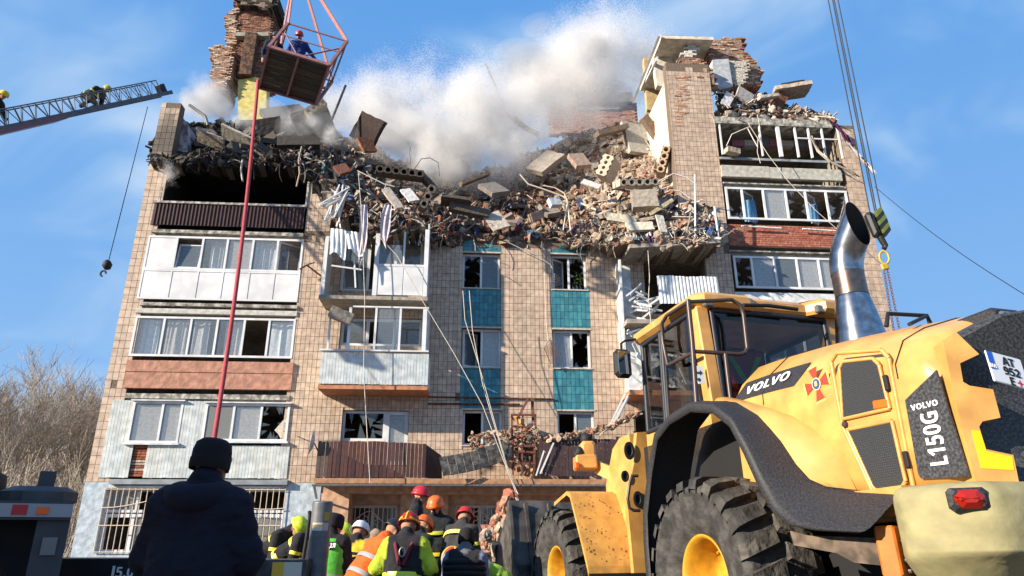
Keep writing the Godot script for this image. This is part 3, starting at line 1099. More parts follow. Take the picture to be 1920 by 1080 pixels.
	for k in 4:
		var t := MB.new()
		t.col = [lin(78, 44, 40), lin(64, 38, 36), lin(88, 52, 46), lin(96, 78, 70)][k]
		t.box(Vector3.ZERO, Vector3.ONE)
		kinds.append(t.mesh())
	for i in nb:
		var w := q.size.x / nb
		var b := part(o, "board", kinds[3 if i < 3 else rng.randi() % 3], mat("brown_boards", 255, 255, 255, 0.55, 0, tex.grime, 0.8))
		var drop := 0.06 * maxf(0.0, i - 14) / 14.0
		b.position = V(q.position.x + (i + 0.5) * w, q.get_center().y + rng.randf_range(-0.01, 0.01) - drop * 0.5, D2 + (0.012 if i % 2 else 0.0))
		b.scale = V(w - 0.012, q.size.y - drop, 0.02)
	sd = MB.new()
	sd.col = lin(52, 36, 36)
	var e := q.end.x
	sd.quad(V(e, q.end.y - 0.08, D2), V(e + 0.45, q.end.y - 0.35, 0.6), V(e + 0.5, q.position.y - 0.05, 0.62), V(e, q.position.y, D2))
	part(o, "sagging_side", sd, M.paint)
	sd = MB.new()
	sd.col = lin(52, 36, 36)
	sd.bb(V(q.position.x, q.position.y, 0.05), V(q.position.x + 0.02, q.end.y, D2))
	part(o, "side_board", sd, M.paint)
	sl = MB.new()
	sl.bb(V(q.position.x - 0.02, q.position.y - 0.17, 0.0), V(fp(1150, 900, D2).x, q.position.y - 0.02, D2 + 0.02))
	part(o, "slab", sl, mat("ochre_slab", 176, 132, 98, 0.9, 0, tex.grime, 0.6, 0.6, tex.rough))
	var gp := MB.new()
	gp.rod(V(q.position.x - 0.05, q.position.y - 0.23, D2 + 0.06), V(fp(1150, 905, D2).x, q.position.y - 0.21, D2 + 0.06), 0.035, 8)
	gp.bar(V(q.position.x, q.position.y - 0.23, D2 + 0.04), V(q.position.x - 0.1, q.position.y - 0.55, 0.1), 0.06, 0.05)
	part(o, "gas_pipe", gp, M.steel)
	var pp := MB.new()
	pp.rod(fp(802, 744, 0.06), fp(1040, 748, 0.06), 0.025, 8)
	pp.rod(fp(802, 757, 0.06), fp(975, 758, 0.06), 0.03, 8)
	part(B, "wall_pipe", pp, M.rust)

func right_balconies() -> void:
	var D := 1.2
	var o := sub(B, "balcony", "collapsed balcony box with torn white sheeting beside the cab roof")
	var r := fr(1168, 470, 1345, 585, D)
	var sl := MB.new()
	var a := fp(1180, 462, D + 0.1); var b := fp(1350, 452, D + 0.1)
	sl.hexa((a + b) / 2 + V(0, 0, -0.65), (b - a) / 2, V(0, 0.07, 0), V(0, 0, 0.68))
	part(o, "tilted_slab", sl, M.concrete)
	var f := MB.new()
	f.bb(V(r.position.x - 0.03, r.position.y - 1.5, 0.0), V(r.position.x + 0.04, r.end.y - 0.1, D * 0.55))
	f.bb(V(r.position.x + 0.05, r.position.y, 0.02), V(r.position.x + 0.5, r.end.y - 0.1, 0.08))
	part(o, "side_wall", f, M.white_sheet)
	var rb := fr(1232, 516, 1350, 573, D + 0.15)
	part(o, "torn_sheet", ribbed(rb, D + 0.1, 0.12, 0.03, 0.12), M.white_sheet)
	f = MB.new()
	for k in 26:
		var p := fp(rng.randf_range(1182, 1235), rng.randf_range(540, 600), rng.randf_range(0.3, D))
		f.box(p, V(rng.randf_range(.3, .9), 0.06, 0.04), Basis.from_euler(V(rng.randf_range(-.4, .4), rng.randf_range(-.6, .6), rng.randf_range(-.5, .9))))
	part(o, "splintered_frames", f, M.white_plastic)
	sl = MB.new()
	sl.bb(V(r.position.x, fp(1200, 606, D).y, 0.0), V(r.end.x + 0.2, fp(1200, 598, D).y, D))
	part(o, "slab", sl, M.concrete)
	f = MB.new()
	f.bb(V(r.position.x + 0.1, fp(1200, 735, 0.5).y, 0.03), V(r.position.x + 0.6, fp(1200, 610, 0.5).y, 0.5))
	part(o, "white_wall", f, M.white_sheet)
	# railing above the tilted slab
	f = MB.new()
	for k in 18:
		var p := fp(1180 + k * 9.2, 452 - k * 0.4, D + 0.05)
		f.rod(p, p + V(-0.12, 0.34 + rng.randf_range(-.05, .03), -0.1 + rng.randf_range(-.05, .05)), 0.012, 5)
	f.rod(fp(1172, 436, D - 0.05), fp(1330, 428, D - 0.05), 0.018, 5)
	f.rod(fp(1304, 450, D), fp(1303, 328, D), 0.035, 6)
	f.rod(fp(1348, 452, D), fp(1340, 388, D), 0.04, 6)
	part(o, "bent_railing", f, M.white_plastic)
	# middle one, mostly behind the cab
	o = sub(B, "balcony", "wrecked balcony packed with white debris behind the cab")
	f = MB.new()
	for k in 60:
		var p := fp(rng.randf_range(1185, 1300), rng.randf_range(610, 725), rng.randf_range(0.3, D))
		f.box(p, V(rng.randf_range(.2, .8), rng.randf_range(.04, .18), 0.04), Basis.from_euler(V(rng.randf_range(-.4, .4), rng.randf_range(-.6, .6), rng.randf_range(-1.2, .9))))
	part(o, "splintered_frames", f, M.white_sheet)
	sl = MB.new()
	sl.bb(V(fp(1180, 730, D).x, fp(1200, 740, D).y, 0.0), V(fp(1345, 730, D).x, fp(1200, 731, D).y, D))
	part(o, "slab", sl, M.orange_soffit)
	# low one
	o = sub(B, "balcony", "low balcony with mauve-grey siding sagging under rubble")
	var q := fr(1010, 822, 1160, 893, 1.1)
	part(o, "siding", boards(q, 1.08, 0.1, 0.02, [lin(142, 122, 120), lin(134, 114, 112), lin(150, 130, 126)]), M.mauve_sheet)
	for e in [[1013, 888, 1038, 830, 1.2, 0.05], [1005, 892, 1020, 845, 1.18, 0.04], [1148, 800, 1180, 740, 0.95, 0.1], [1143, 798, 1172, 738, 1.05, 0.05]]:
		f = MB.new()
		f.bar(fp(e[0], e[1], e[4]), fp(e[2], e[3], e[4]), e[5], 0.03)
		part(o, "bent_bar", f, M.white_plastic)
	f = MB.new()
	var rows := []
	for i in 12:
		var t := i / 11.0
		var row := PackedVector3Array()
		for j in 7:
			var s := j / 6.0
			var p := fp(lerpf(1055, 1205, t), lerpf(826, 772, pow(t, 1.8)) + (3 if i % 2 else -3), 1.25 - s * 0.9)
			row.append(p + V(0, 0.03 * sin(j * 2.1 + i), 0))
		rows.append(row)
	f.loft(rows, false, false, false)
	part(o, "corrugated_roof", f, M.concrete)

func grille(o: Node3D, r: Rect2, w: float, n: int) -> void:
	var g := MB.new()
	for i in n + 1:
		var x := lerpf(r.position.x, r.end.x, i / float(n))
		g.rod(V(x, r.position.y, w), V(x, r.end.y, w), 0.014, 5)
	for v in [0.02, 0.42, 0.98]:
		var y: float = r.position.y + r.size.y * v
		g.rod(V(r.position.x, y, w + 0.02), V(r.end.x, y, w + 0.02), 0.014, 5)
	var arc := []
	for i in 17:
		var t := i / 16.0
		arc.append(V(lerpf(r.position.x, r.end.x, t), r.end.y - 0.45 + 0.28 * sin(t * PI * 2.0 - 1.2) * (1 - absf(t - 0.5)), w + 0.03))
	g.tube(arc, 0.014, 5)
	for k in 6:
		var cx := r.get_center().x + (k % 2 - 0.5) * 0.3
		var cy := r.get_center().y + (k / 2 - 1) * 0.26
		var cir := []
		for i in 13:
			var t := i / 12.0 * TAU * 1.2
			cir.append(V(cx + 0.09 * cos(t) * (1 - i * 0.04), cy + 0.09 * sin(t) * (1 - i * 0.04), w + 0.03))
		g.tube(cir, 0.010, 4)
	part(o, "window_grille", g, mat("cream_paint", 214, 196, 176, 0.6))

func ground_floor(h: Array) -> void:
	var o := sub(B, "window", "wide ground floor window behind a scrolled iron grille")
	var r: Rect2 = h[0]
	glazing(o, Rect2(r.position.x, r.position.y + r.size.y * 0.62, r.size.x, r.size.y * 0.38), -0.2, [fp(250, 950).x, fp(330, 950).x, fp(430, 950).x], ["dusty", "none", "blind", "none"], 0.08)
	glazing(o, Rect2(r.position.x, r.position.y, r.size.x, r.size.y * 0.60), -0.2, [fp(240, 990).x, fp(330, 990).x, fp(430, 990).x], ["none", "dusty", "blind", "dusty"], 0.1)
	grille(o, r, 0.06, 30)
	for k in [1, 2, 3]:
		o = sub(B, "window", "recessed ground floor window with a cream scrolled grille")
		r = h[k]
		glazing(o, r, -1.25, [r.get_center().x], ["none", "dusty"], 0.08)
		grille(o, r, -0.98, 11)
	var l := MB.new()
	rect_bar(l, fr(205, 911, 526, 916, 0.06), -0.05, 0.07)
	part(o, "lintel", l, M.white_sheet)

# ---------------------------------------------------------------- what still stands above, and the rubble
func in_px(poly: PackedVector2Array, w: float) -> PackedVector2Array:
	var out := PackedVector2Array()
	for p in poly:
		var q := fp(p.x, p.y, w)
		out.append(Vector2(q.x, q.y))
	return out

func bricks_in(mb: MB, poly_px: Array, w0: float, w1: float, cols: Array, jag := 0.12, bh := 0.077, bl := 0.25) -> void:
	var poly := in_px(PackedVector2Array(poly_px), w1)
	var r := Rect2(poly[0], Vector2.ZERO)
	for p in poly:
		r = r.expand(p)
	# mortar core
	mb.col = lin(150, 128, 112)
	var core := Geometry2D.offset_polygon(poly, -0.07)
	for q in core:
		mb.prism(q, w0 + 0.02, w1 - 0.035)
	var rows := int(r.size.y / bh) + 1
	for j in rows:
		var x: float = r.position.x - (bl / 2 if j % 2 else 0.0)
		while x < r.end.x:
			var c := Vector2(x + bl / 2, r.position.y + (j + 0.5) * bh)
			if Geometry2D.is_point_in_polygon(c + Vector2(rng.randf_range(-jag, jag), 0) * 0.5, poly):
				mb.col = cols[rng.randi() % cols.size()]
				mb.bb(V(x + 0.006, c.y - bh / 2 + 0.005, w0), V(x + bl - 0.006, c.y + bh / 2 - 0.005, w1 + rng.randf_range(-jag, jag * 0.15) * (0.35 if rng.randf() < 0.7 else 1.0)))
			x += bl

func poly_wall(parent: Node, called: String, poly_px: Array, w0: float, w1: float, m: Material, label := "") -> MeshInstance3D:
	var mb := MB.new()
	mb.prism(in_px(PackedVector2Array(poly_px), w1), w0, w1)
	return part(parent, called, mb, m, label)

func build_top() -> void:
	var red := [lin(146, 98, 76), lin(158, 110, 88), lin(134, 88, 70), lin(170, 128, 106)]
	var pale := [lin(206, 178, 152), lin(192, 160, 134), lin(214, 190, 166), lin(180, 132, 108)]
	# left tower, far side of the roof
	var o := sub(B, "brick_tower", "ragged brick tower left standing beside the crane basket")
	var mb := MB.new()
	bricks_in(mb, [Vector2(443, -30), Vector2(508, -30), Vector2(509, 60), Vector2(500, 150), Vector2(445, 150), Vector2(440, 60)], -7.4, -6.0, red + [lin(120, 84, 66), lin(104, 78, 64)], 0.04)
	var st := part(o, "brickwork", mb, M.brick_red)
	st.set_meta("kind", "stuff")
	mb = MB.new()
	bricks_in(mb, [Vector2(424, 22), Vector2(443, 15), Vector2(443, 82), Vector2(426, 80)], -6.9, -5.9, pale, 0.14)
	bricks_in(mb, [Vector2(396, 88), Vector2(416, 82), Vector2(438, 88), Vector2(432, 130), Vector2(420, 172), Vector2(390, 168), Vector2(398, 130)], -6.9, -5.5, pale, 0.15)
	st = part(o, "broken_edge", mb, M.brick_red)
	st.set_meta("kind", "stuff")
	poly_wall(o, "yellow_wall", [Vector2(446, 150), Vector2(480, 144), Vector2(500, 152), Vector2(499, 225), Vector2(446, 225)], -6.4, -5.85, mat("yellow_wall", 214, 198, 118, 0.8, 0, tex.grime, 0.5), "pale yellow painted room wall")
	poly_wall(o, "concrete_band", [Vector2(440, 60), Vector2(503, 60), Vector2(503, 67), Vector2(440, 67)], -7.0, -5.7, M.concrete)
	mb = MB.new()
	bricks_in(mb, [Vector2(450, -28), Vector2(513, -28), Vector2(512, 12), Vector2(500, 18), Vector2(470, 8), Vector2(448, 10)], -7.4, -5.6, [lin(60, 56, 52), lin(78, 70, 64), lin(48, 44, 42)], 0.25, 0.12, 0.3)
	part(o, "charred_cap", mb, M.rubble)
	mb = MB.new()
	mb.bb(fp(452, 148, -6.0), fp(486, 70, -5.95) + V(0, 0, 0.35))
	part(o, "flue", mb, mat("sooty_brick", 110, 80, 62, 0.95, 0, tex.soot, 0.8, 1.5, tex.rough))
	# inner wall behind the left pilaster, pale pink
	poly_wall(B, "room_partition", [Vector2(318, 190), Vector2(330, 205), Vector2(352, 232), Vector2(352, 285), Vector2(312, 285)], -2.2, -0.45, mat("lilac_wall", 190, 178, 182, 0.85, 0, tex.soot, 0.5))
	# right corner tower
	o = sub(B, "corner_tower", "torn corner of the top storeys with roof slab and brick core")
	mb = MB.new()
	bricks_in(mb, [Vector2(1268, 118), Vector2(1290, 106), Vector2(1318, 110), Vector2(1342, 140), Vector2(1344, 160), Vector2(1268, 160)], -0.5, 0.0, pale + red, 0.22)
	bricks_in(mb, [Vector2(1270, 140), Vector2(1292, 140), Vector2(1288, 210), Vector2(1274, 250), Vector2(1266, 200)], -0.1, 0.03, pale, 0.06)
	st = part(o, "broken_brick_edge", mb, M.brick_red)
	st.set_meta("kind", "stuff")
	# cross wall cut open, running back from the pilaster
	mb = MB.new()
	var a := fp(1265, 130); var b := fp(1265, 305)
	mb.bb(V(a.x - 0.28, b.y - 2.0, -5.0), V(a.x - 0.02, a.y - 0.2, -0.03))
	part(o, "cross_wall", mb, mat("cream_wall", 226, 216, 198, 0.85, 0, tex.grime, 0.4))
	poly_wall(o, "room_wall", [Vector2(1207, 108), Vector2(1252, 100), Vector2(1252, 225), Vector2(1215, 225)], -4.0, -3.7, mat("ochre_wall", 196, 172, 128, 0.85, 0, tex.grime, 0.5))
	poly_wall(o, "room_wall", [Vector2(1225, 108), Vector2(1262, 108), Vector2(1262, 165), Vector2(1232, 160)], -1.8, -1.5, M.cream_wall)
	mb = MB.new()
	var ra := fp(1240, 69, -0.3)
	var rb := fp(1338, 72, -0.3)
	mb.hexa((ra + rb) / 2 + V(0, 0, -1.8), (rb - ra) / 2, V(0, 0.075, 0), V(0, 0, 1.8))
	part(o, "roof_slab", mb, M.cream_wall)
	mb = MB.new()
	mb.hexa((ra + rb) / 2 + V(-0.25, 0.11, -1.85), (rb - ra) * 0.38, V(0, 0.03, 0), V(0, 0, 1.78))
	part(o, "roof_felt", mb, M.soot_black)
	mb = MB.new()
	mb.bar(fp(1237, 66, -0.2), fp(1187, 192, -3.5), 0.14, 0.10, V(0, 0, 1))
	mb.bar(fp(1232, 110, -1.0), fp(1212, 152, -3.0), 0.2, 0.08, V(0, 0, 1))
	part(o, "eaves_beam", mb, M.white_sheet)
	mb = MB.new()
	bricks_in(mb, [Vector2(1281, 71), Vector2(1305, 72), Vector2(1306, 106), Vector2(1284, 106)], -1.2, -0.6, [lin(222, 218, 210), lin(214, 208, 198)], 0.01, 0.1, 0.35)
	st = part(o, "white_brick_column", mb, M.brick_red)
	st.set_meta("kind", "stuff")
	mb = MB.new()
	bricks_in(mb, [Vector2(1330, 74), Vector2(1392, 66), Vector2(1396, 92), Vector2(1418, 112), Vector2(1430, 132), Vector2(1424, 164), Vector2(1402, 158), Vector2(1330, 112)], -2.2, -0.9, red + pale, 0.16)
	st = part(o, "brick_core", mb, M.brick_red)
	st.set_meta("kind", "stuff")
	mb = MB.new()
	bricks_in(mb, [Vector2(1366, 112), Vector2(1402, 113), Vector2(1402, 148), Vector2(1384, 160), Vector2(1366, 150)], -1.0, -0.62, [lin(206, 198, 186), lin(194, 186, 174)], 0.03)
	st = part(o, "whitewashed_bricks", mb, M.brick_red)
	st.set_meta("kind", "stuff")
	poly_wall(o, "grey_panel", [Vector2(1336, 112), Vector2(1366, 110), Vector2(1374, 162), Vector2(1350, 168), Vector2(1336, 155)], -0.9, -0.5, mat("grey_panel", 186, 190, 196, 0.8, 0, tex.grime, 0.6))
	poly_wall(o, "parapet_band", [Vector2(1336, 218), Vector2(1555, 226), Vector2(1562, 240), Vector2(1340, 230)], -0.4, 0.06, M.ledge)
	mb = MB.new()
	var rt := fp(1340, 232, -0.1)
	mb.bb(V(rt.x, fp(1450, 230, 0).y, -3.3), V(fp(1572, 240, 0).x, fp(1450, 226, 0).y, -0.05))
	part(o, "top_slab", mb, M.concrete)
	# far brick gable seen through the smoke
	o = sub(B, "rear_gable", "far brick attic wall seen through the smoke")
	mb = MB.new()
	bricks_in(mb, [Vector2(1028, 196), Vector2(1192, 190), Vector2(1198, 245), Vector2(1030, 250)], -9.6, -9.2, [lin(196, 150, 132), lin(206, 166, 148), lin(186, 138, 120)], 0.05, 0.1, 0.3)
	st = part(o, "brickwork", mb, M.brick_red)
	st.set_meta("kind", "stuff")
	poly_wall(o, "roof_slab", [Vector2(1062, 178), Vector2(1185, 173), Vector2(1188, 190), Vector2(1066, 194)], -9.8, -8.9, M.concrete)
	poly_wall(o, "lintel", [Vector2(1080, 200), Vector2(1160, 199), Vector2(1160, 204), Vector2(1080, 205)], -9.2, -9.1, M.white_sheet)

var pile_x := [285., 330., 400., 480., 560., 600., 640., 700., 760., 820., 870., 930., 1000., 1060., 1120., 1180., 1240., 1300., 1350.]
var pile_yb := [300., 302., 302., 304., 305., 325., 395., 424., 430., 438., 444., 446., 448., 451., 455., 458., 456., 452., 450.]
var pile_yt := [262., 236., 226., 238., 222., 228., 252., 276., 300., 322., 322., 312., 285., 256., 242., 228., 240., 310., 408.]
var pile_wb := [.35, .35, .35, .35, .25, .15, .7, 1.2, 1.1, .5, .1, .05, .05, .1, .5, 1.2, 1.3, 1.3, 1.2]
var pile_wt := [-2., -3.5, -4.5, -5., -5., -5., -5., -5., -6., -7., -7., -7., -7., -7., -6.5, -6., -4., -1.6, -.5]

func curve(a: Array, x: float) -> float:
	for i in pile_x.size() - 1:
		if x <= pile_x[i + 1]:
			return lerpf(a[i], a[i + 1], smoothstep(0, 1, clampf((x - pile_x[i]) / (pile_x[i + 1] - pile_x[i]), 0, 1)))
	return a[-1]

func pile_at(x: float, s: float) -> Vector3:
	# s 0 at the broken edge of the facade, 1 at the crest far behind it
	var y := lerpf(curve(pile_yb, x), curve(pile_yt, x), s)
	var w := lerpf(curve(pile_wb, x), curve(pile_wt, x), pow(s, 1.25))
	return fp(x, y, w)

func debris_col(x: float) -> Color:
	# burnt on the left, brick dust in the middle, pale plaster on the right
	var r := rng.randf()
	var t := x + rng.randfn(0.0, 45.0)
	if t < 610.0:
		return [lin(38, 35, 33), lin(56, 50, 46), lin(76, 68, 60), lin(112, 100, 88), lin(44, 38, 34)][rng.randi() % 5]
	if t < 800.0:
		return [lin(72, 64, 58), lin(110, 98, 86), lin(150, 136, 120), lin(58, 50, 46), lin(128, 96, 80), lin(186, 178, 168)][rng.randi() % 6]
	if t < 1040.0:
		return [lin(118, 96, 82), lin(136, 112, 96), lin(98, 82, 72), lin(160, 138, 120), lin(122, 88, 72), lin(84, 74, 68)][rng.randi() % 6]
	return [lin(190, 172, 150), lin(176, 156, 136), lin(158, 138, 120), lin(204, 190, 172), lin(134, 112, 96), lin(168, 148, 130)][rng.randi() % 6]

func chunk_mesh(k: int, flat := 1.0) -> ArrayMesh:
	var g := RandomNumberGenerator.new()
	g.seed = 50 + k
	var rings := []
	for i in 5:
		var t := i / 4.0
		var ring := PackedVector3Array()
		for j in 7:
			var an := -TAU * (j + g.randf_range(-.25, .25)) / 7
			var r := (0.18 + 0.36 * sin(t * PI)) * g.randf_range(0.75, 1.2)
			ring.append(V(cos(an) * r, (t - 0.5) * 0.75 * flat + g.randf_range(-.08, .08), sin(an) * r))
		rings.append(ring)
	var mb := MB.new()
	mb.loft(rings, true, true, false)
	return mb.mesh()

func scatter(called: String, label: String, m: Mesh, mt: Material, xs: Array, cols: Array) -> MultiMeshInstance3D:
	var mm := MultiMesh.new()
	mm.transform_format = MultiMesh.TRANSFORM_3D
	mm.use_colors = true
	mm.mesh = m
	mm.instance_count = xs.size()
	for i in xs.size():
		mm.set_instance_transform(i, xs[i])
		mm.set_instance_color(i, cols[i])
	var o := MultiMeshInstance3D.new()
	o.name = numbered(called)
	o.multimesh = mm
	o.material_override = mt
	add_child(o, true)
	o.set_meta("kind", "stuff")
	tag(o, label, "rubble")
	return o

func rnd_basis() -> Basis:
	return Basis.from_euler(V(rng.randf() * TAU, rng.randf() * TAU, rng.randf() * TAU))

func build_rubble() -> void:
	rng.seed = 21
	var nz := FastNoiseLite.new()
	nz.frequency = 0.6
	nz.fractal_octaves = 4
	# the mound itself
	var mb := MB.new()
	var nx := 150
	var ns := 34
	var grid := []
	for i in nx + 1:
		var x := lerpf(285, 1350, i / float(nx))
		var row := []
		for j in ns + 1:
			var p := pile_at(x, j / float(ns))
			var q := nz.get_noise_3dv(p * 1.6) * 0.45 + nz.get_noise_3dv(p * 5.0) * 0.2
			row.append(BT * (p + V(q * 0.4, q - 0.12, q * 0.3)))
		grid.append(row)
	for i in nx:
		var x := lerpf(285, 1350, (i + 0.5) / nx)
		for j in ns:
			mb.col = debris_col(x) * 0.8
			mb.tri(grid[i][j + 1], grid[i + 1][j + 1], grid[i + 1][j])
			mb.tri(grid[i][j + 1], grid[i + 1][j], grid[i][j])
	var vb := fp(980, 452).y
	for i in nx:
		var x := lerpf(285, 1350, (i + 0.5) / nx)
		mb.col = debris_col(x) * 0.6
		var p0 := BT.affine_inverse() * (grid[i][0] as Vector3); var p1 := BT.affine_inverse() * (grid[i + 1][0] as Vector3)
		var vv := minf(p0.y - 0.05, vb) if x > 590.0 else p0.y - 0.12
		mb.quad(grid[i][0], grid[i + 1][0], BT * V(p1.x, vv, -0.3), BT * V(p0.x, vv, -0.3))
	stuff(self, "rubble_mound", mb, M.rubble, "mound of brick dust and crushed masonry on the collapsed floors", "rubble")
	var place := func(x: float, s: float, sz: Vector3, lift: float) -> Transform3D:
		var p := pile_at(x, s) + V(0, lift, 0)
		var q := nz.get_noise_3dv(p * 1.6) * 0.45
		return BT * Transform3D(rnd_basis().scaled_local(sz), p + V(q * 0.4, q - 0.1, q * 0.3))
	for k in 4:
		var xs := []
		var cs := []
		for i in 3000:
			var x := rng.randf_range(285, 1350)
			var s := pow(rng.randf(), 1.3)
			var z := 0.05 + 0.27 * pow(rng.randf(), 6.0)
			xs.append(place.call(x, s, V(z * rng.randf_range(.8, 2.0), z * rng.randf_range(.4, 1.0), z * rng.randf_range(.7, 1.5)), rng.randf_range(0, 0.1)))
			cs.append(debris_col(x))
		scatter("loose_rubble", ["jagged masonry chunks strewn over the collapsed floors", "crushed plaster lumps strewn over the collapsed floors", "small broken concrete strewn over the collapsed floors", "shattered wall fragments strewn over the collapsed floors"][k], chunk_mesh(k, 0.7 + 0.2 * k), M.rubble, xs, cs)
	var bm := MB.new()
	bm.box(Vector3.ZERO, V(0.25, 0.075, 0.12))
	var xs := []
	var cs := []
	for i in 700:
		var x := rng.randf_range(600, 1340)
		xs.append(place.call(x, pow(rng.randf(), 1.2), Vector3.ONE * rng.randf_range(0.7, 1.1), rng.randf_range(0, 0.12)))
		cs.append([lin(158, 98, 76), lin(140, 84, 66), lin(178, 122, 98), lin(196, 160, 136)][rng.randi() % 4])
	scatter("loose_bricks", "loose red bricks scattered through the rubble mound", bm.mesh(), M.rubble, xs, cs)
	# sticks, laths and reinforcement
	bm = MB.new()
	bm.box(Vector3.ZERO, V(1.0, 0.05, 0.03))
	xs = []; cs = []
	for i in 420:
		var x := rng.randf_range(290, 1345)
		var t: Transform3D = place.call(x, pow(rng.randf(), 1.6) * 0.85, V(rng.randf_range(0.3, 1.2), rng.randf_range(.5, 1.6), 1), rng.randf_range(0.0, 0.25))
		xs.append(t)
		cs.append(debris_col(x).lerp(lin(226, 222, 214), 0.6 if rng.randf() < 0.35 and x > 560 else 0.0))
	scatter("broken_laths", "broken laths and splintered frames sticking out of the rubble", bm.mesh(), M.wood, xs, cs)
	xs = []; cs = []
	for i in 190:
		var x := rng.randf_range(1130, 1348) if i < 130 else rng.randf_range(620, 800)
		xs.append(place.call(x, pow(rng.randf(), 1.4) * 0.6, V(rng.randf_range(0.25, 0.9), rng.randf_range(.6, 3.0), 0.8), rng.randf_range(0.02, 0.3)))
		cs.append([lin(226, 220, 208), lin(206, 192, 170), lin(180, 164, 144), lin(214, 214, 214)][rng.randi() % 4])
	scatter("pale_laths", "pale splintered boards thick in the rubble above the balconies", bm.mesh(), M.wood, xs, cs)
	mb = MB.new()
	for i in 130:
		var x := rng.randf_range(300, 1345)
		var p := pile_at(x, pow(rng.randf(), 1.8) * 0.8)
		var path := [p]
		var d := V(rng.randfn(0, .6), rng.randfn(0.2, .6), rng.randf_range(.1, .7)).normalized()
		for k in 8:
			d = (d + V(rng.randfn(0, .25), rng.randfn(-0.16, .22), rng.randfn(0, .2))).normalized()
			p += d * rng.randf_range(.06, .2)
			path.append(p)
		mb.col = lin(60, 54, 50) if x < 700 and rng.randf() < 0.6 else lin(190, 176, 160)
		mb.tube(path, rng.randf_range(0.008, 0.016), 4)
	mb.xf = BT
	for i in mb.v.size():
		mb.v[i] = BT * mb.v[i]
		mb.n[i] = BT.basis * mb.n[i]
	stuff(self, "tangled_wire", mb, M.wood, "tangled wire and thin reinforcement sprouting from the rubble", "wire")
	mb = MB.new()
	for i in 70:
		var x := rng.randf_range(560, 1345)
		mb.col = [lin(214, 208, 214), lin(60, 84, 130), lin(120, 50, 60), lin(90, 60, 110), lin(190, 180, 160), lin(40, 40, 44), lin(70, 110, 120)][rng.randi() % 7]
		var c := pile_at(x, pow(rng.randf(), 1.6) * 0.7) + V(0, 0.12, 0.1)
		var bs := rnd_basis()
		var rows := []
		var sx := rng.randf_range(.12, .4); var sy := rng.randf_range(.15, .5)
		for a in 6:
			var row := PackedVector3Array()
			for b in 6:
				row.append(BT * (c + bs * V((a / 5.0 - .5) * sx, 0.06 * sin(a * 1.9 + b * 1.3) , (b / 5.0 - .5) * sy + 0.03 * sin(a * 2.0))))
			rows.append(row)
		mb.loft(rows, false, false, true)
	stuff(self, "cloth_scraps", mb, M.cloth, "scraps of clothing and curtain caught in the rubble", "cloth scraps")
	for i in 34:
		var x := rng.randf_range(330, 1330)
		var zone := 0 if x < 620 else 1 if x < 1040 else 2
		var sz := V(rng.randf_range(.35, .95), rng.randf_range(.3, .7), rng.randf_range(.07, .2))
		var o := single("masonry_plate", broken_slab(sz, 700 + i, [lin(70, 64, 60), lin(132, 120, 108), lin(190, 176, 158)][zone].lerp(lin(150, 140, 130), rng.randf() * 0.4)), M.slab, ["sooty broken plate of masonry lying over the burnt loggia", "dusty broken plate of masonry lying on the brown slope", "pale broken plate of masonry lying above the tilted balcony slab"][zone], "plate", ["sooty plates", "dusty plates", "pale plates"][zone])
		o.transform = BT * Transform3D(Basis.from_euler(V(rng.randf_range(-1.3, -.2), rng.randf_range(-.8, .8), rng.randf_range(-.8, .8))), pile_at(x, rng.randf_range(0.12, 0.8)) + V(0, 0.15, 0.1))
	big_pieces()

# box of broken concrete with chipped outline
func broken_slab(sz: Vector3, seed_: int, col: Color) -> MB:
	var g := RandomNumberGenerator.new()
	g.seed = seed_
	var poly := PackedVector2Array()
	for e in [[-.5, .5, .5, .5], [.5, .5, .5, -.5], [.5, -.5, -.5, -.5], [-.5, -.5, -.5, .5]]:
		for k in 5:
			var t := k / 5.0
			var p := Vector2(lerpf(e[0], e[2], t), lerpf(e[1], e[3], t))
			p *= 1.0 - g.randf() * 0.08
			poly.append(Vector2(p.x * sz.x, p.y * sz.y))
	var mb := MB.new()
	mb.col = col
	mb.prism(poly, -sz.z / 2, sz.z / 2)
	return mb

func hollow_core(sz: Vector3, n: int) -> ArrayMesh:
	# slab with round channels along z, cut as real holes
	var mb := MB.new()
	var step := sz.x / n
	var r := minf(step * 0.34, sz.y * 0.34)
	for i in n:
		var cx := -sz.x / 2 + (i + 0.5) * step
		var sides := 12
		for k in sides:
			var a0 := TAU * k / sides
			var a1 := TAU * (k + 1) / sides
			var c0 := Vector2(cx + cos(a0) * r, sin(a0) * r)
			var c1 := Vector2(cx + cos(a1) * r, sin(a1) * r)
			var o0 := sq(a0, cx, step / 2, sz.y / 2)
			var o1 := sq(a1, cx, step / 2, sz.y / 2)
			for z in [sz.z / 2, -sz.z / 2]:
				if z > 0:
					mb.quad(V(o1.x, o1.y, z), V(o0.x, o0.y, z), V(c0.x, c0.y, z), V(c1.x, c1.y, z))
				else:
					mb.quad(V(o0.x, o0.y, z), V(o1.x, o1.y, z), V(c1.x, c1.y, z), V(c0.x, c0.y, z))
			mb.quad(V(c0.x, c0.y, sz.z / 2), V(c0.x, c0.y, -sz.z / 2), V(c1.x, c1.y, -sz.z / 2), V(c1.x, c1.y, sz.z / 2))
	var x := sz.x / 2; var y := sz.y / 2; var z := sz.z / 2
	mb.quad(V(-x, y, -z), V(x, y, -z), V(x, y, z), V(-x, y, z))
	mb.quad(V(-x, -y, z), V(x, -y, z), V(x, -y, -z), V(-x, -y, -z))
	mb.quad(V(x, y, z), V(x, y, -z), V(x, -y, -z), V(x, -y, z))
	mb.quad(V(-x, y, -z), V(-x, y, z), V(-x, -y, z), V(-x, -y, -z))
	return mb.mesh()

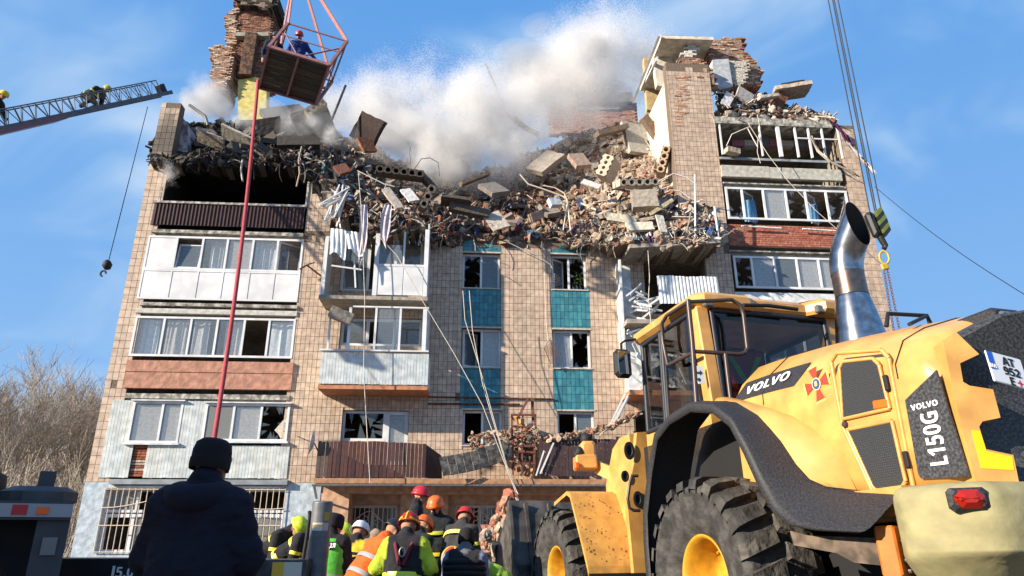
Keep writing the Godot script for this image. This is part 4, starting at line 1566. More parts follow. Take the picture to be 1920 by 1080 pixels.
func sq(a: float, cx: float, hx: float, hy: float) -> Vector2:
	var d := Vector2(cos(a), sin(a))
	var t := minf(hx / maxf(absf(d.x), 1e-5), hy / maxf(absf(d.y), 1e-5))
	return Vector2(cx, 0) + d * t

func lay(o: Node3D, px: float, py: float, w: float, e: Vector3) -> void:
	o.transform = BT * Transform3D(Basis.from_euler(e), fp(px, py, w))

func big_pieces() -> void:
	var grey := lin(164, 154, 142)
	var pale := lin(204, 190, 172)
	var dark := lin(62, 56, 52)
	var blk := lin(40, 37, 36)
	# px, py, w, size, turn, colour, name, label
	var L := [
		[1022, 306, -2.6, V(1.0, 1.5, .22), V(-.5, -.35, -.62), grey, "concrete_slab", "thick grey concrete slab leaning on the brick-dust slope"],
		[1145, 246, -3.0, V(1.5, .2, .7), V(.25, .2, .38), lin(140, 124, 108), "concrete_slab", "thin weathered slab propped like a ramp against grey wall panel"],
		[1203, 262, -3.4, V(1.7, 1.9, .2), V(-.25, .25, .05), lin(176, 172, 164), "concrete_sheet", "large smooth grey wall panel standing near the corner pilaster"],
		[1222, 241, -2.4, V(1.3, .42, .25), V(.1, .4, -.75), lin(150, 128, 112), "concrete_beam", "broken brownish beam tilted against the grey wall panel"],
		[1208, 376, .9, V(.95, .78, .35), V(-.15, -.15, .03), grey, "concrete_block", "square grey concrete block jutting from the pale rubble"],
		[1086, 302, -1.8, V(.75, .85, .2), V(-.45, .2, .3), lin(168, 144, 130), "wall_fragment", "flat pinkish-grey wall fragment beside the leaning slab"],
		[1108, 345, -.6, V(.75, .4, .04), V(-.6, .1, -.5), lin(226, 222, 214), "broken_board", "white board lying below the hollow concrete block"],
		[1240, 388, 1.1, V(1.15, .14, .06), V(0, .1, .62), lin(214, 196, 160), "plank", "pale plank jutting up beside the grey concrete block"],
		[1165, 410, 1.0, V(1.1, .5, .06), V(-.5, .1, -.12), lin(212, 200, 172), "cabinet_board", "cream cabinet board crushed above the tilted balcony slab"],
		[1200, 425, 1.2, V(1.0, .42, .08), V(-.4, 0, .12), lin(220, 208, 186), "cabinet_board", "cream cabinet board sagging over the bent railing"],
		[1240, 420, 1.2, V(.3, .75, .05), V(-.2, .2, .05), lin(224, 216, 200), "chipboard_sheet", "upright cream chipboard sheet wedged by the bent railing"],
		[1040, 380, .1, V(.5, .36, .2), V(-.3, .3, .3), lin(206, 214, 220), "metal_box", "small white metal box lying on the brown slope"],
		[690, 243, -2.0, V(1.35, 1.2, .2), V(.15, -.5, -.62), lin(58, 46, 40), "charred_slab", "square charred slab tilted on end in the smoke"],
		[588, 233, -2.2, V(1.6, 1.35, .25), V(.1, .3, .5), blk, "charred_slab", "big black slab leaning below the crane basket"],
		[533, 214, -3.4, V(2.0, .9, .2), V(-.4, .3, .55), lin(96, 92, 90), "charred_slab", "sooty grey slab sloping up under the crane basket"],
		[505, 238, -2.0, V(1.0, .7, .3), V(.3, .2, .3), lin(84, 78, 72), "concrete_block", "burnt concrete block heaped below the sloping sooty slab"],
		[560, 268, -.8, V(1.6, .7, .25), V(-.5, .1, .2), dark, "charred_slab", "scorched slab lying flat over the burnt loggia"],
		[688, 272, .2, V(.6, .7, .1), V(-.3, .5, .4), lin(150, 92, 60), "plywood_sheet", "orange-brown plywood sheet poking from black debris"],
		[642, 318, .6, V(.5, .5, .12), V(-.4, .2, .6), lin(122, 78, 60), "plywood_sheet", "rust-brown board crumpled at the burnt corner"],
		[768, 366, .9, V(.42, .75, .06), V(-.5, .2, .45), lin(222, 220, 216), "broken_board", "clean white board standing in the dark wreckage"],
		[736, 372, 1.3, V(.3, 1.0, .1), V(-.3, .2, .55), lin(196, 184, 172), "broken_board", "torn white-grey board hanging over the smashed balcony"],
		[930, 414, .3, V(.7, .85, .05), V(-.35, .1, .5), lin(198, 188, 172), "broken_board", "pale rust-stained panel fallen to the facade edge"],
		[925, 355, -.9, V(.9, .9, .18), V(-.7, .2, .55), lin(132, 124, 118), "concrete_slab", "dusty grey slab sunk in the middle of the slope"],
		[880, 395, .4, V(1.5, .3, .3), V(0, .15, -.12), lin(104, 94, 86), "concrete_beam", "dark beam lying along the broken facade edge"],
		[800, 340, -.4, V(.8, .22, .3), V(0, .3, -.75), lin(100, 90, 82), "concrete_beam", "dark beam end-on beside the hollow slab"],
		[890, 335, -1.6, V(1.3, .16, .5), V(.2, .2, .5), lin(138, 124, 110), "concrete_slab", "narrow slab slanting up out of the brown dust"],
		[855, 378, .6, V(1.1, .14, .5), V(-.3, .1, -.1), lin(88, 80, 74), "charred_slab", "thin dark slab below the narrow slanting slab"],
		[1005, 405, .4, V(.5, .3, .3), V(.3, .3, .5), lin(178, 150, 130), "wall_fragment", "broken brick lump above the teal window panel"],
		[445, 258, -.4, V(1.3, .1, .7), V(-.3, .2, -.45), lin(186, 178, 166), "window_casement", "grey wrecked casement lying over the burnt loggia"],
		[395, 262, .1, V(1.1, .1, .6), V(-.4, .2, -.4), lin(170, 158, 144), "window_casement", "splintered casement lying beside the sooty tiled pilaster"],
		[1482, 172, -.9, V(1.55, .16, 1.2), V(.1, -.2, .10), lin(192, 178, 162), "roof_slab_piece", "roof slab piece with black felt jutting from the corner"],
		[1482, 165, -.9, V(1.0, .07, 1.0), V(.1, -.2, .10), blk, "roofing_felt", "black roofing felt lying on the jutting slab"],
		[1455, 196, -.9, V(.5, 1.1, .4), V(.2, .1, -.6), lin(130, 86, 66), "brick_lump", "dark red brick lump under the jutting roof slab"],
		[1396, 180, -.4, V(.75, .8, .1), V(-.2, .3, -.5), lin(196, 186, 174), "door_panel", "grey door panel lying askew on the top storey"],
		[1364, 187, -.3, V(.4, .9, .05), V(-.2, .2, -.55), lin(226, 226, 226), "broken_board", "white board leaning beside the corner brick core"],
		[1440, 182, -.5, V(.9, .12, .3), V(.1, .1, .25), lin(210, 204, 196), "wall_fragment", "white crumpled sheet among the top storey debris"],
		[1373, 284, .25, V(.55, .22, .3), V(0, .2, -.1), lin(180, 166, 146), "concrete_block", "lump of masonry resting on the top loggia parapet"],
		[640, 592, 1.25, V(.75, .36, .4), V(.1, .1, -.35), lin(160, 150, 138), "concrete_block", "lump of masonry caught in the white balcony's glazing"],
	]
	for k in L.size():
		var e: Array = L[k]
		var sz: Vector3 = e[3]
		var flat := sz
		var turn := Basis.from_euler(e[4])
		# the thinnest side becomes the prism's depth
		var pre := Basis.IDENTITY
		if sz.y < sz.z and sz.y < sz.x:
			flat = V(sz.x, sz.z, sz.y); pre = Basis(Vector3.RIGHT, PI / 2)
		var o := single(e[6], broken_slab(flat, 300 + k, e[5]), M.slab, e[7], e[6].split("_")[-1])
		o.transform = BT * Transform3D(turn * pre, fp(e[0], e[1], e[2]))
	# hollow-core pieces
	var H := [
		[1140, 317, -.9, V(.85, .5, .9), 4, V(.1, -.5, 1.05), pale, "pale hollow-core slab end with a row of round holes"],
		[1192, 344, .3, V(1.5, .26, .9), 5, V(.35, .1, .1), pale, "flat hollow-core slab piece lying above grey block"],
		[1244, 305, -.6, V(1.1, .3, .7), 4, V(.1, -.3, 1.25), lin(190, 164, 138), "upended hollow-core slab beside the corner pilaster"],
		[750, 326, .1, V(1.7, .26, .8), 6, V(.25, .1, -.04), lin(96, 88, 80), "sooty hollow-core slab below the black debris"],
		[592, 207, -1.9, V(.9, .3, .8), 4, V(.15, .2, .75), lin(150, 130, 96), "scorched hollow-core slab end beneath the crane basket"],
		[800, 372, .7, V(.9, .26, .6), 3, V(.2, .2, 1.2), lin(150, 138, 126), "upended hollow-core slab over the smashed balcony"],
	]
	for e in H:
		var m := mat("core_" + str(e[0]), 255, 255, 255, 0.95, 0, tex.grime, 0.7, 1.5, tex.rough)
		m.albedo_color = (e[6] as Color).linear_to_srgb()
		var o := single("hollow_core_slab", hollow_core(e[3], e[4]), m, e[7], "slab")
		lay(o, e[0], e[1], e[2], e[5])
	# poles and pipes
	var R := [
		[[[648, 160], [640, 180], [630, 205], [622, 225]], -1.6, 0.05, lin(40, 38, 38), "charred_post", "charred twisted post standing up through the smoke"],
		[[[911, 121], [926, 155], [944, 196], [950, 212]], -4.5, 0.05, lin(60, 58, 60), "steel_pipe", "straight dark pipe sticking up out of the smoke"],
		[[[893, 168], [915, 178], [940, 200], [965, 230], [1000, 250]], -4.6, 0.06, lin(110, 110, 112), "steel_pipe", "bent grey pipe drooping out of the smoke"],
		[[[965, 222], [985, 240], [1010, 252]], -4.0, 0.12, lin(120, 120, 124), "steel_beam", "grey steel beam leaning in the smoke"],
		[[[975, 327], [990, 345], [1020, 355], [1050, 366], [1063, 372], [1066, 395], [1070, 432]], .3, 0.03, lin(206, 190, 170), "bent_pipe", "pale pipe bent down over the facade edge"],
		[[[1018, 348], [1040, 352], [1058, 362], [1064, 380], [1056, 432]], .25, 0.025, lin(206, 190, 170), "bent_pipe", "second pale pipe bent double beside the first"],
		[[[1235, 340], [1262, 326], [1285, 332], [1306, 346]], .9, 0.025, lin(214, 206, 196), "bent_pipe", "thin white pipe arching out by the corner pilaster"],
		[[[1255, 356], [1275, 358], [1293, 372]], 1.0, 0.02, lin(214, 206, 196), "bent_pipe", "short curved white pipe below the arching one"],
		[[[355, 197], [368, 206], [385, 218], [390, 235]], -1.5, 0.06, lin(110, 104, 100), "bent_rail", "bent grey rail curling over the burnt corner"],
		[[[770, 306], [768, 288], [769, 276]], -.5, 0.02, lin(90, 82, 76), "reinforcing_bar", "short bars standing up over the dark debris"],
		[[[775, 320], [790, 298], [806, 296], [822, 305], [824, 330]], -.6, 0.015, lin(70, 64, 60), "reinforcing_bar", "dark looped bar over the centre of the pile"],
		[[[670, 320], [720, 345], [740, 350]], .8, 0.02, lin(200, 196, 190), "reinforcing_bar", "light thin bar slanting over the smashed balcony"],
		[[[1362, 274], [1372, 252], [1390, 244], [1405, 238]], .3, 0.018, lin(220, 212, 200), "bent_pipe", "thin bent rod over the open top loggia"],
		[[[1402, 241], [1412, 260], [1421, 276]], .3, 0.018, lin(220, 212, 200), "bent_pipe", "thin straight rod leaning into the top loggia"],
		[[[455, 340], [452, 318], [455, 300]], .45, 0.035, lin(168, 164, 160), "metal_strip", "grey metal strip dangling into the burnt opening"],
		[[[556, 350], [562, 325], [560, 300], [566, 275]], .4, 0.03, lin(150, 132, 116), "metal_strip", "long rusty strip dangling at the jamb of the burnt opening"],
		[[[552, 312], [564, 300], [560, 285]], .4, 0.025, lin(130, 114, 100), "metal_strip", "short crumpled strip beside the long rusty strip"],
	]
	for e in R:
		var path := []
		for p in e[0]:
			path.append(fw(p[0], p[1], e[1]))
		var mb := MB.new()
		mb.col = e[3]
		mb.tube(path, e[2], 6)
		single(e[4], mb, M.paint, e[5], e[4].split("_")[-1])
	# white frame laths splayed out over the left balcony
	for k in 13:
		var mb := MB.new()
		mb.col = [lin(224, 222, 218), lin(206, 200, 192), lin(190, 196, 204)][k % 3]
		var a := fw(640 + rng.randf_range(-12, 22), 345 + rng.randf_range(0, 25), 0.9)
		var b := fw(598 + k * 3.5 + rng.randf_range(-4, 4), 402 + rng.randf_range(-22, 16) + k, 1.5 + rng.randf_range(-.2, .3))
		mb.bar(a, b, rng.randf_range(.05, .09), 0.04, V(0, 0, 1))
		single("frame_lath", mb, M.paint, "white window frame lath splayed out beside the smashed balcony", "lath", "splayed frame laths")
	# shelf wreck and dark tin roof on the low balcony
	var o := thing("wrecked_shelf", "wrecked red-brown shelving frame standing on the low balcony", "shelf")
	var fb := MB.new()
	fb.col = lin(122, 70, 56)
	for x in [962, 978, 1001]:
		fb.bar(fw(x, 890, 1.0), fw(x + rng.randf_range(-3, 3), 776, 1.0), 0.06, 0.05)
	for y in [778, 799, 820, 836, 846, 870]:
		fb.bar(fw(960, y, 1.02), fw(1004, y + rng.randf_range(-3, 3), 1.02), 0.06, 0.05, V(0, 1, 0))
	fb.bar(fw(975, 776, 1.0), fw(990, 748, 0.9), 0.07, 0.06)
	fb.bar(fw(998, 748, 0.8), fw(1000, 790, 0.9), 0.1, 0.07)
	part(o, "frame", fb, M.wood)
	fb = MB.new()
	for k in 26:
		fb.col = [lin(206, 196, 180), lin(150, 110, 90), lin(96, 80, 72), lin(190, 150, 96)][k % 4]
		fb.box(fw(rng.randf_range(964, 1000), rng.randf_range(765, 888), rng.randf_range(0.5, 0.95)), V(rng.randf_range(.1, .3), rng.randf_range(.06, .2), .15), rnd_basis())
	var q := part(o, "shelf_contents", fb, M.cloth)
	q.set_meta("kind", "stuff")
	o = thing("fallen_roof_sheet", "sooty fallen roof sheet drooping over the balcony edge", "roof sheet")
	for j in 4:
		for i in 9:
			var s := MB.new()
			s.col = [lin(104, 98, 92), lin(84, 80, 76), lin(122, 116, 108)][rng.randi() % 3]
			var f := func(a: float, b: float) -> Vector3:
				var c := lerpf(823, 955, a)
				return fw(c + b * 8.0, lerpf(858, 822, a) + b * lerpf(34, 34, a) + 6 * sin(a * 3), 1.35 - 0.35 * a + 0.15 * b)
			var a0 := i / 9.0; var a1 := (i + 0.96) / 9.0
			var b0 := j / 4.0; var b1 := (j + 0.94) / 4.0
			var th := V(0, 0.015, 0.02)
			s.quad(f.call(a0, b0) + th, f.call(a1, b0) + th, f.call(a1, b1), f.call(a0, b1))
			s.quad(f.call(a0, b1), f.call(a1, b1), f.call(a1, b1) - th, f.call(a0, b1) - th)
			part(o, "shingle", s, mat("sooty_tin", 255, 255, 255, 0.5, 0.3, tex.soot, 1.4))
	# debris along the low balcony
	var xs := []
	var cs := []
	for i in 900:
		var t := rng.randf()
		var p: Vector3
		if i < 560:
			p = fp(lerpf(1010, 1200, t), lerpf(824, 775, pow(t, 2)) + rng.randf_range(-7, 3), rng.randf_range(0.3, 1.2))
		else:
			p = fp(lerpf(880, 1010, t), rng.randf_range(800, 832) + 12 * (1 - t), rng.randf_range(0.3, 1.1))
		var z := 0.04 + 0.15 * pow(rng.randf(), 3)
		xs.append(BT * Transform3D(rnd_basis().scaled_local(V(z * 1.5, z * 0.7, z)), p))
		cs.append([lin(196, 174, 150), lin(176, 150, 128), lin(160, 110, 88), lin(128, 116, 104)][rng.randi() % 4])
	scatter("balcony_debris", "crumbled masonry lying along the sagging low balcony", chunk_mesh(7, 0.9), M.rubble, xs, cs)
	# heap beside the bucket, on the ground
	xs = []; cs = []
	for i in 1400:
		var x := rng.randf_range(0, 1)
		var z := 0.07 + 0.4 * pow(rng.randf(), 4)
		var base := at(lerpf(880, 1010, x), 1010, rng.randf_range(12.5, 16.0))
		var top := 2.0 - absf(x - 0.6) * 2.2
		xs.append(Transform3D(rnd_basis().scaled(Vector3.ONE * z), V(base.x, rng.randf_range(-0.1, maxf(0.3, top)), base.z)))
		cs.append([lin(176, 110, 88), lin(196, 140, 116), lin(206, 180, 156), lin(150, 92, 74), lin(160, 150, 138)][rng.randi() % 5])
	scatter("ground_rubble", "heap of fallen bricks behind the loader bucket", chunk_mesh(9, 0.7), M.rubble, xs, cs)
	# debris heaped on the top right slab
	xs = []; cs = []
	for i in 1500:
		var x := rng.randf_range(1342, 1562)
		var prof := lerpf(166, 178, (x - 1342) / 90.0) if x < 1432 else lerpf(178, 222, pow((x - 1432) / 130.0, 0.8))
		var w := rng.randf_range(-2.6, -0.1)
		var y := lerpf(228, prof, pow(rng.randf(), 1.4) * clampf((-w + 0.1) / 1.0, 0.15, 1.0))
		var z := 0.05 + 0.34 * pow(rng.randf(), 4)
		xs.append(BT * Transform3D(rnd_basis().scaled_local(V(z * rng.randf_range(.8, 2.0), z * rng.randf_range(.4, 1.0), z)), fp(x, y, w)))
		cs.append([lin(190, 172, 152), lin(160, 140, 124), lin(204, 196, 184), lin(110, 96, 86), lin(146, 100, 80), lin(70, 66, 64)][rng.randi() % 6])
	scatter("top_debris", "mixed debris heaped over the open top loggia", chunk_mesh(12, 0.9), M.rubble, xs, cs)
	xs = []; cs = []
	for i in 90:
		var x := rng.randf_range(1345, 1560)
		xs.append(BT * Transform3D(rnd_basis().scaled_local(V(rng.randf_range(.3, .9), rng.randf_range(.6, 1.6), 1)), fp(x, lerpf(226, lerpf(172, 220, (x - 1345) / 215.0), rng.randf()), rng.randf_range(-1.4, 0.1))))
		cs.append([lin(214, 206, 196), lin(150, 130, 112), lin(90, 80, 74)][rng.randi() % 3])
	var bm := MB.new()
	bm.box(Vector3.ZERO, V(1.0, 0.05, 0.03))
	scatter("top_laths", "splintered laths sticking out over the open top loggia", bm.mesh(), M.wood, xs, cs)

# ---------------------------------------------------------------- wheel loader
var LT := Transform3D(Basis(Vector3.UP, deg_to_rad(15.7)) * Basis(Vector3.RIGHT, deg_to_rad(-2.5)), Vector3(3.0, 0.03, -6.74))

func lx(px: float, py: float, axis: int, val: float) -> Vector3:
	var inv := LT.affine_inverse()
	var o := inv * Vector3(0, CAM_H, 0)
	var d := inv.basis * ray(px, py)
	return o + d * ((val - o[axis]) / d[axis])

# where the ray of a pixel meets a plane given in the loader's own axes
func lpl(px: float, py: float, p: Vector3, n: Vector3) -> Vector3:
	var inv := LT.affine_inverse()
	var o := inv * Vector3(0, CAM_H, 0)
	var d := inv.basis * ray(px, py)
	return o + d * ((p - o).dot(n) / d.dot(n))

func hood_ring(z: float) -> PackedVector3Array:
	var t := clampf((z - 0.15) / 2.3, 0, 1)
	var sh := lerpf(2.50, 2.30, pow(t, 1.6))
	var tp := lerpf(2.77, 2.47, pow(t, 1.5))
	var inset: float = 0.0 if z < 2.24 else 0.10 * pow((z - 2.24) / 0.17, 2.0)
	var half := [[-0.93, 1.27], [-0.955, 1.7], [-0.955, sh - 0.2], [-0.95, sh - 0.10], [-0.835, sh + 0.08], [-0.62, tp], [-0.3, tp + 0.10], [0.0, tp + 0.12]]
	var r := PackedVector3Array()
	for p in half:
		r.append(V(p[0] + inset, p[1] - inset * 0.6, z))
	for i in range(half.size() - 2, -1, -1):
		r.append(V(-half[i][0] - inset, half[i][1] - inset * 0.6, z))
	return r

func tyre_mesh(side: float) -> MB:
	# axis along x, outer face towards side*x
	var mb := MB.new()
	var t := Transform3D(Basis(Vector3.BACK, PI / 2 * side), Vector3.ZERO)
	mb.col = lin(78, 76, 74)
	var pr := [Vector2(0.36, 0.20), Vector2(0.42, 0.27), Vector2(0.52, 0.305), Vector2(0.62, 0.315), Vector2(0.70, 0.31), Vector2(0.715, 0.32), Vector2(0.74, 0.325), Vector2(0.78, 0.315), Vector2(0.80, 0.27), Vector2(0.815, 0.1), Vector2(0.815, -0.1), Vector2(0.80, -0.27), Vector2(0.74, -0.325), Vector2(0.62, -0.315), Vector2(0.42, -0.27), Vector2(0.36, -0.2)]
	pr.reverse()
	mb.lathe(pr, 64, t, true, false)
	var n := 22
	for k in n:
		for row in [1.0, -1.0]:
			var a0: float = TAU * (k + (0.0 if row > 0 else 0.5)) / n
			var da := TAU / n * 0.58
			var f := func(u: float, y: float, r: float) -> Vector3:
				# u 0..1 across the lug, y across the tread
				var an := a0 + da * (u - 0.5) + absf(y) * 0.42
				return t * Vector3(cos(an) * r, y, sin(an) * r)
			mb.col = [lin(84, 80, 76), lin(72, 70, 68), lin(96, 90, 84)][(k * 7 + int(row)) % 3]
			var ys := [0.03 * row, 0.24 * row, 0.325 * row, 0.345 * row]
			var rs := [0.875, 0.872, 0.845, 0.765]
			for s in 3:
				var q := func(u: float, i: int, r: float) -> Vector3:
					var tap := 0.06
					return f.call(lerpf(tap, 1.0 - tap, u), ys[i], r)
				var A: Vector3 = q.call(0.0, s, rs[s]); var Bv: Vector3 = q.call(1.0, s, rs[s])
				var Cv: Vector3 = q.call(1.0, s + 1, rs[s + 1]); var Dv: Vector3 = q.call(0.0, s + 1, rs[s + 1])
				mb.quad(A, Bv, Cv, Dv)
				var lo := 0.79 if s < 2 else 0.75
				var A2: Vector3 = f.call(0.0, ys[s] * 0.97, lo); var B2: Vector3 = f.call(1.0, ys[s] * 0.97, lo)
				var C2: Vector3 = f.call(1.0, ys[s + 1] * 0.97, lo - 0.03); var D2: Vector3 = f.call(0.0, ys[s + 1] * 0.97, lo - 0.03)
				mb.quad(A, Dv, D2, A2)
				mb.quad(Bv, B2, C2, Cv)
				if s == 0:
					mb.quad(A, A2, B2, Bv)
	return mb

func wheel(parent: Node, pos: Vector3, side: float, tm: ArrayMesh) -> void:
	var o := sub(parent, "wheel")
	o.position = pos
	part(o, "tyre", tm, mat("tyre", 255, 255, 255, 0.92, 0, tex.soot, 1.3, 1.5, tex.rough))
	var t := Transform3D(Basis(Vector3.BACK, PI / 2 * side), Vector3.ZERO)
	var mb := MB.new()
	var pr := [Vector2(0.0, -0.10), Vector2(0.24, -0.10), Vector2(0.29, -0.02), Vector2(0.31, 0.12), Vector2(0.335, 0.2), Vector2(0.355, 0.235), Vector2(0.375, 0.25), Vector2(0.385, 0.24), Vector2(0.365, 0.19)]
	pr.reverse()
	mb.lathe(pr, 48, t, true, false)
	part(o, "rim", mb, M.loader_rim)
	mb = MB.new()
	mb.lathe([Vector2(0.17, -0.1), Vector2(0.17, 0.02), Vector2(0.12, 0.05), Vector2(0.0, 0.05)], 24, t, false, false)
	for k in 12:
		var an := TAU * k / 12
		mb.lathe([Vector2(0.018, -0.1), Vector2(0.018, -0.06), Vector2(0.0, -0.06)], 6, t * Transform3D(Basis.IDENTITY, V(cos(an) * 0.21, 0, sin(an) * 0.21)), false, false)
	mb.lathe([Vector2(0.012, 0.0), Vector2(0.012, 0.12), Vector2(0.0, 0.12)], 6, t * Transform3D(Basis(Vector3.BACK, 0.5), V(0.28, 0.02, 0.05)), false, false)
	part(o, "hub", mb, M.loader_rim)

# text on the loader's left side: reading along right, up as given
func lettering(parent: Node, s: String, h: float, pos: Vector3, right: Vector3, up: Vector3, m: Material, stretch := 1.0, called := "lettering") -> void:
	var o := MeshInstance3D.new()
	o.name = called
	o.mesh = text_mesh(s, h)
	o.material_override = m
	parent.add_child(o, true)
	right = right.normalized()
	up = (up - right * up.dot(right)).normalized()
	o.transform = Transform3D(Basis(right * stretch, up, right.cross(up)), pos)

func mesh_grille(mb: MB, poly: PackedVector2Array, x: float, step: float) -> void:
	# crossed bars clipped to the (z,y) outline
	var r := Rect2(poly[0], Vector2.ZERO)
	for p in poly:
		r = r.expand(p)
	for dir in [Vector2(0.5, 0.866), Vector2(0.5, -0.866), Vector2(1, 0)]:
		var nrm := Vector2(-dir.y, dir.x)
		var c := r.get_center()
		for k in range(-60, 60):
			var p: Vector2 = c + nrm * k * step
			var seg := PackedVector2Array([p - dir * 2.0, p + dir * 2.0])
			for s in Geometry2D.intersect_polyline_with_polygon(seg, poly):
				mb.bar(V(x, s[0].y, s[0].x), V(x, s[1].y, s[1].x), 0.0042, 0.002, V(0, nrm.y, nrm.x))

func build_loader() -> void:
	mat("loader_yellow", 222, 166, 88, 0.42, 0, noise_tex("dust", 0.01, 0.80, 1.0, 512, 6, 1.6), 0.5)
	M.loader_yellow.clearcoat_enabled = true
	M.loader_yellow.clearcoat = 0.3
	M.loader_yellow.clearcoat_roughness = 0.3
	mat("loader_rim", 216, 160, 40, 0.55, 0, tex.grime, 1.2)
	mat("loader_black", 56, 56, 59, 0.6, 0, noise_tex("speck", 0.16, 0.42, 1.0, 256, 4, 2.4), 1.3)
	mat("loader_grey", 74, 76, 80, 0.6, 0, tex.speck, 1.0)
	mat("loader_cast", 160, 152, 110, 0.75, 0, tex.grime, 0.8, 0.4, tex.rough)
	mat("black_rubber", 22, 22, 24, 0.7)
	mat("chrome", 176, 178, 184, 0.22, 1.0, tex.fine, 0.6)
	mat("heat_chrome", 150, 124, 108, 0.3, 1.0, tex.grime, 2.0)
	mat("rail_brown", 74, 62, 58, 0.4, 0.3)
	mat("orange_paint", 206, 112, 30, 0.6, 0, tex.grime, 1.0)
	mat("white_print", 232, 232, 234, 0.6)
	mat("lamp_red", 150, 30, 14, 0.12)
	mat("lamp_orange", 236, 100, 20, 0.3)
	mat("mirror_glass", 190, 200, 205, 0.05, 1.0)
	var o := thing("wheel_loader", "big yellow wheel loader with black fenders and chrome exhaust", "loader", "", LT)
	# ---- wheels
	var tl := tyre_mesh(1.0).mesh()
	var tr := tyre_mesh(-1.0).mesh()
	wheel(o, V(-1.13, 0.86, 0), 1.0, tl)
	wheel(o, V(1.13, 0.86, 0), -1.0, tr)
	wheel(o, V(-1.13, 0.86, -3.9), 1.0, tl)
	wheel(o, V(1.13, 0.86, -3.9), -1.0, tr)
	# ---- chassis
	var mb := MB.new()
	mb.bb(V(-0.62, 0.55, -1.9), V(0.62, 1.3, 2.1))
	mb.bb(V(-0.5, 0.6, -5.0), V(0.5, 1.3, -2.0))
	mb.tube([V(-0.8, 0.86, 0), V(0.8, 0.86, 0)], 0.22, 12)
	mb.tube([V(-0.8, 0.86, -3.9), V(0.8, 0.86, -3.9)], 0.22, 12)
	mb.bb(V(-0.9, 1.25, -1.9), V(0.9, 2.3, 0.2))
	part(o, "chassis", mb, M.black_rubber)
	# ---- engine hood
	var hood := sub(o, "engine_hood", "yellow engine hood with mesh doors and dark model panel")
	mb = MB.new()
	var rings := []
	for z in [2.41, 2.39, 2.36, 2.32, 2.27, 2.2, 2.0, 1.8, 1.6, 1.4, 1.2, 1.0, 0.8, 0.6, 0.4, 0.15]:
		rings.append(hood_ring(z))
	mb.loft(rings, true, true, true)
	part(hood, "hood_shell", mb, M.loader_yellow)
	# dark name strip along the shoulder
	mb = MB.new()
	for k in 8:
		var z0 := 0.17 + k * 0.115; var z1 := z0 + 0.115
		var a := hood_ring(z0); var b := hood_ring(z1)
		var lo := 3; var hi := 4
		var off := V(-0.004, 0.003, 0)
		var sk0 := 0.16 * (1 - 0.5); var sk := V(0, 0, 0.12)
		mb.quad(a[hi] + off + sk * 0.5, b[hi] + off + sk * 0.5, b[lo] + off - sk * 0.5, a[lo] + off - sk * 0.5)
	part(hood, "name_strip", mb, M.loader_black)
	var ra := hood_ring(0.62)
	var upv := (ra[4] - ra[3]).normalized()
	lettering(hood, "VOLVO", 0.095, (ra[3].lerp(ra[4], 0.5) + V(-0.010, 0.006, 0.0)), V(0, -0.012, 1), upv, M.white_print, 1.5)
	# gasket lines between hood panels
	for zz in [0.60, 2.085]:
		mb = MB.new()
		var gr := hood_ring(zz)
		var path := []
		for k in range(2, 13):
			path.append(gr[k] + V(-0.003 if k < 7 else 0.003, 0.003, 0))
		mb.tube(path, 0.005, 5)
		part(hood, "panel_gasket", mb, M.black_rubber)
	# mesh door
	var dpoly := PackedVector2Array()
	for p in [[1556, 678], [1566, 662], [1650, 656], [1664, 672], [1712, 925], [1640, 935], [1578, 800]]:
		var q := lx(p[0], p[1], 0, -0.968)
		dpoly.append(Vector2(q.z, q.y))
	var g1 := PackedVector2Array()
	for p in [[1574, 690], [1580, 678], [1636, 672], [1648, 684], [1668, 766], [1580, 786]]:
		var q := lx(p[0], p[1], 0, -0.968)
		g1.append(Vector2(q.z, q.y))
	var g2 := PackedVector2Array()
	for p in [[1588, 806], [1672, 789], [1698, 902], [1688, 920], [1648, 925], [1636, 912]]:
		var q := lx(p[0], p[1], 0, -0.968)
		g2.append(Vector2(q.z, q.y))
	var tz := Transform3D(Basis(V(0, 0, 1), V(0, 1, 0), V(-1, 0, 0)), Vector3.ZERO)   # (z,y) outline, depth towards -x
	mb = MB.new()
	# frame as strips between the outline and the two openings, laid as bars round each opening
	for g in [g1, g2]:
		for i in g.size():
			var a: Vector2 = g[i]; var b: Vector2 = g[(i + 1) % g.size()]
			mb.tube([V(-0.966, a.y, a.x), V(-0.966, b.y, b.x)], 0.014, 8)
	for i in dpoly.size():
		var a: Vector2 = dpoly[i]; var b: Vector2 = dpoly[(i + 1) % dpoly.size()]
		mb.tube([V(-0.955, a.y, a.x), V(-0.955, b.y, b.x)], 0.016, 8)
	part(hood, "door_rim", mb, M.loader_yellow)
	for g in [g1, g2]:
		mb = MB.new()
		mb.prism(g, 0.957, 0.962, tz)
		part(hood, "grille_backing", mb, M.black_rubber)
		mb = MB.new()
		mb.col = lin(96, 98, 102)
		mesh_grille(mb, g, -0.970, 0.016)
		part(hood, "mesh_grille", mb, mat("mesh_metal", 200, 200, 200, 0.5, 0.2))
	for e in [[1662, 718], [1700, 862]]:
		mb = MB.new()
		var c := lx(e[0], e[1], 0, -0.97)
		mb.cbox(c, V(0.03, 0.11, 0.035), 0.006)
		part(hood, "hinge", mb, M.black_rubber)
	mb = MB.new()
	var lc := lx(1651, 758, 0, -0.975)
	mb.cbox(lc, V(0.02, 0.06, 0.13), 0.008, Basis(Vector3.RIGHT, 0.1))
	part(hood, "door_catch", mb, M.lamp_orange)
	mb = MB.new()
	mb.lathe([Vector2(0.025, 0), Vector2(0.022, 0.02), Vector2(0, 0.022)], 10, Transform3D(Basis(Vector3.BACK, PI / 2), lx(1586, 796, 0, -0.957)), false, false)
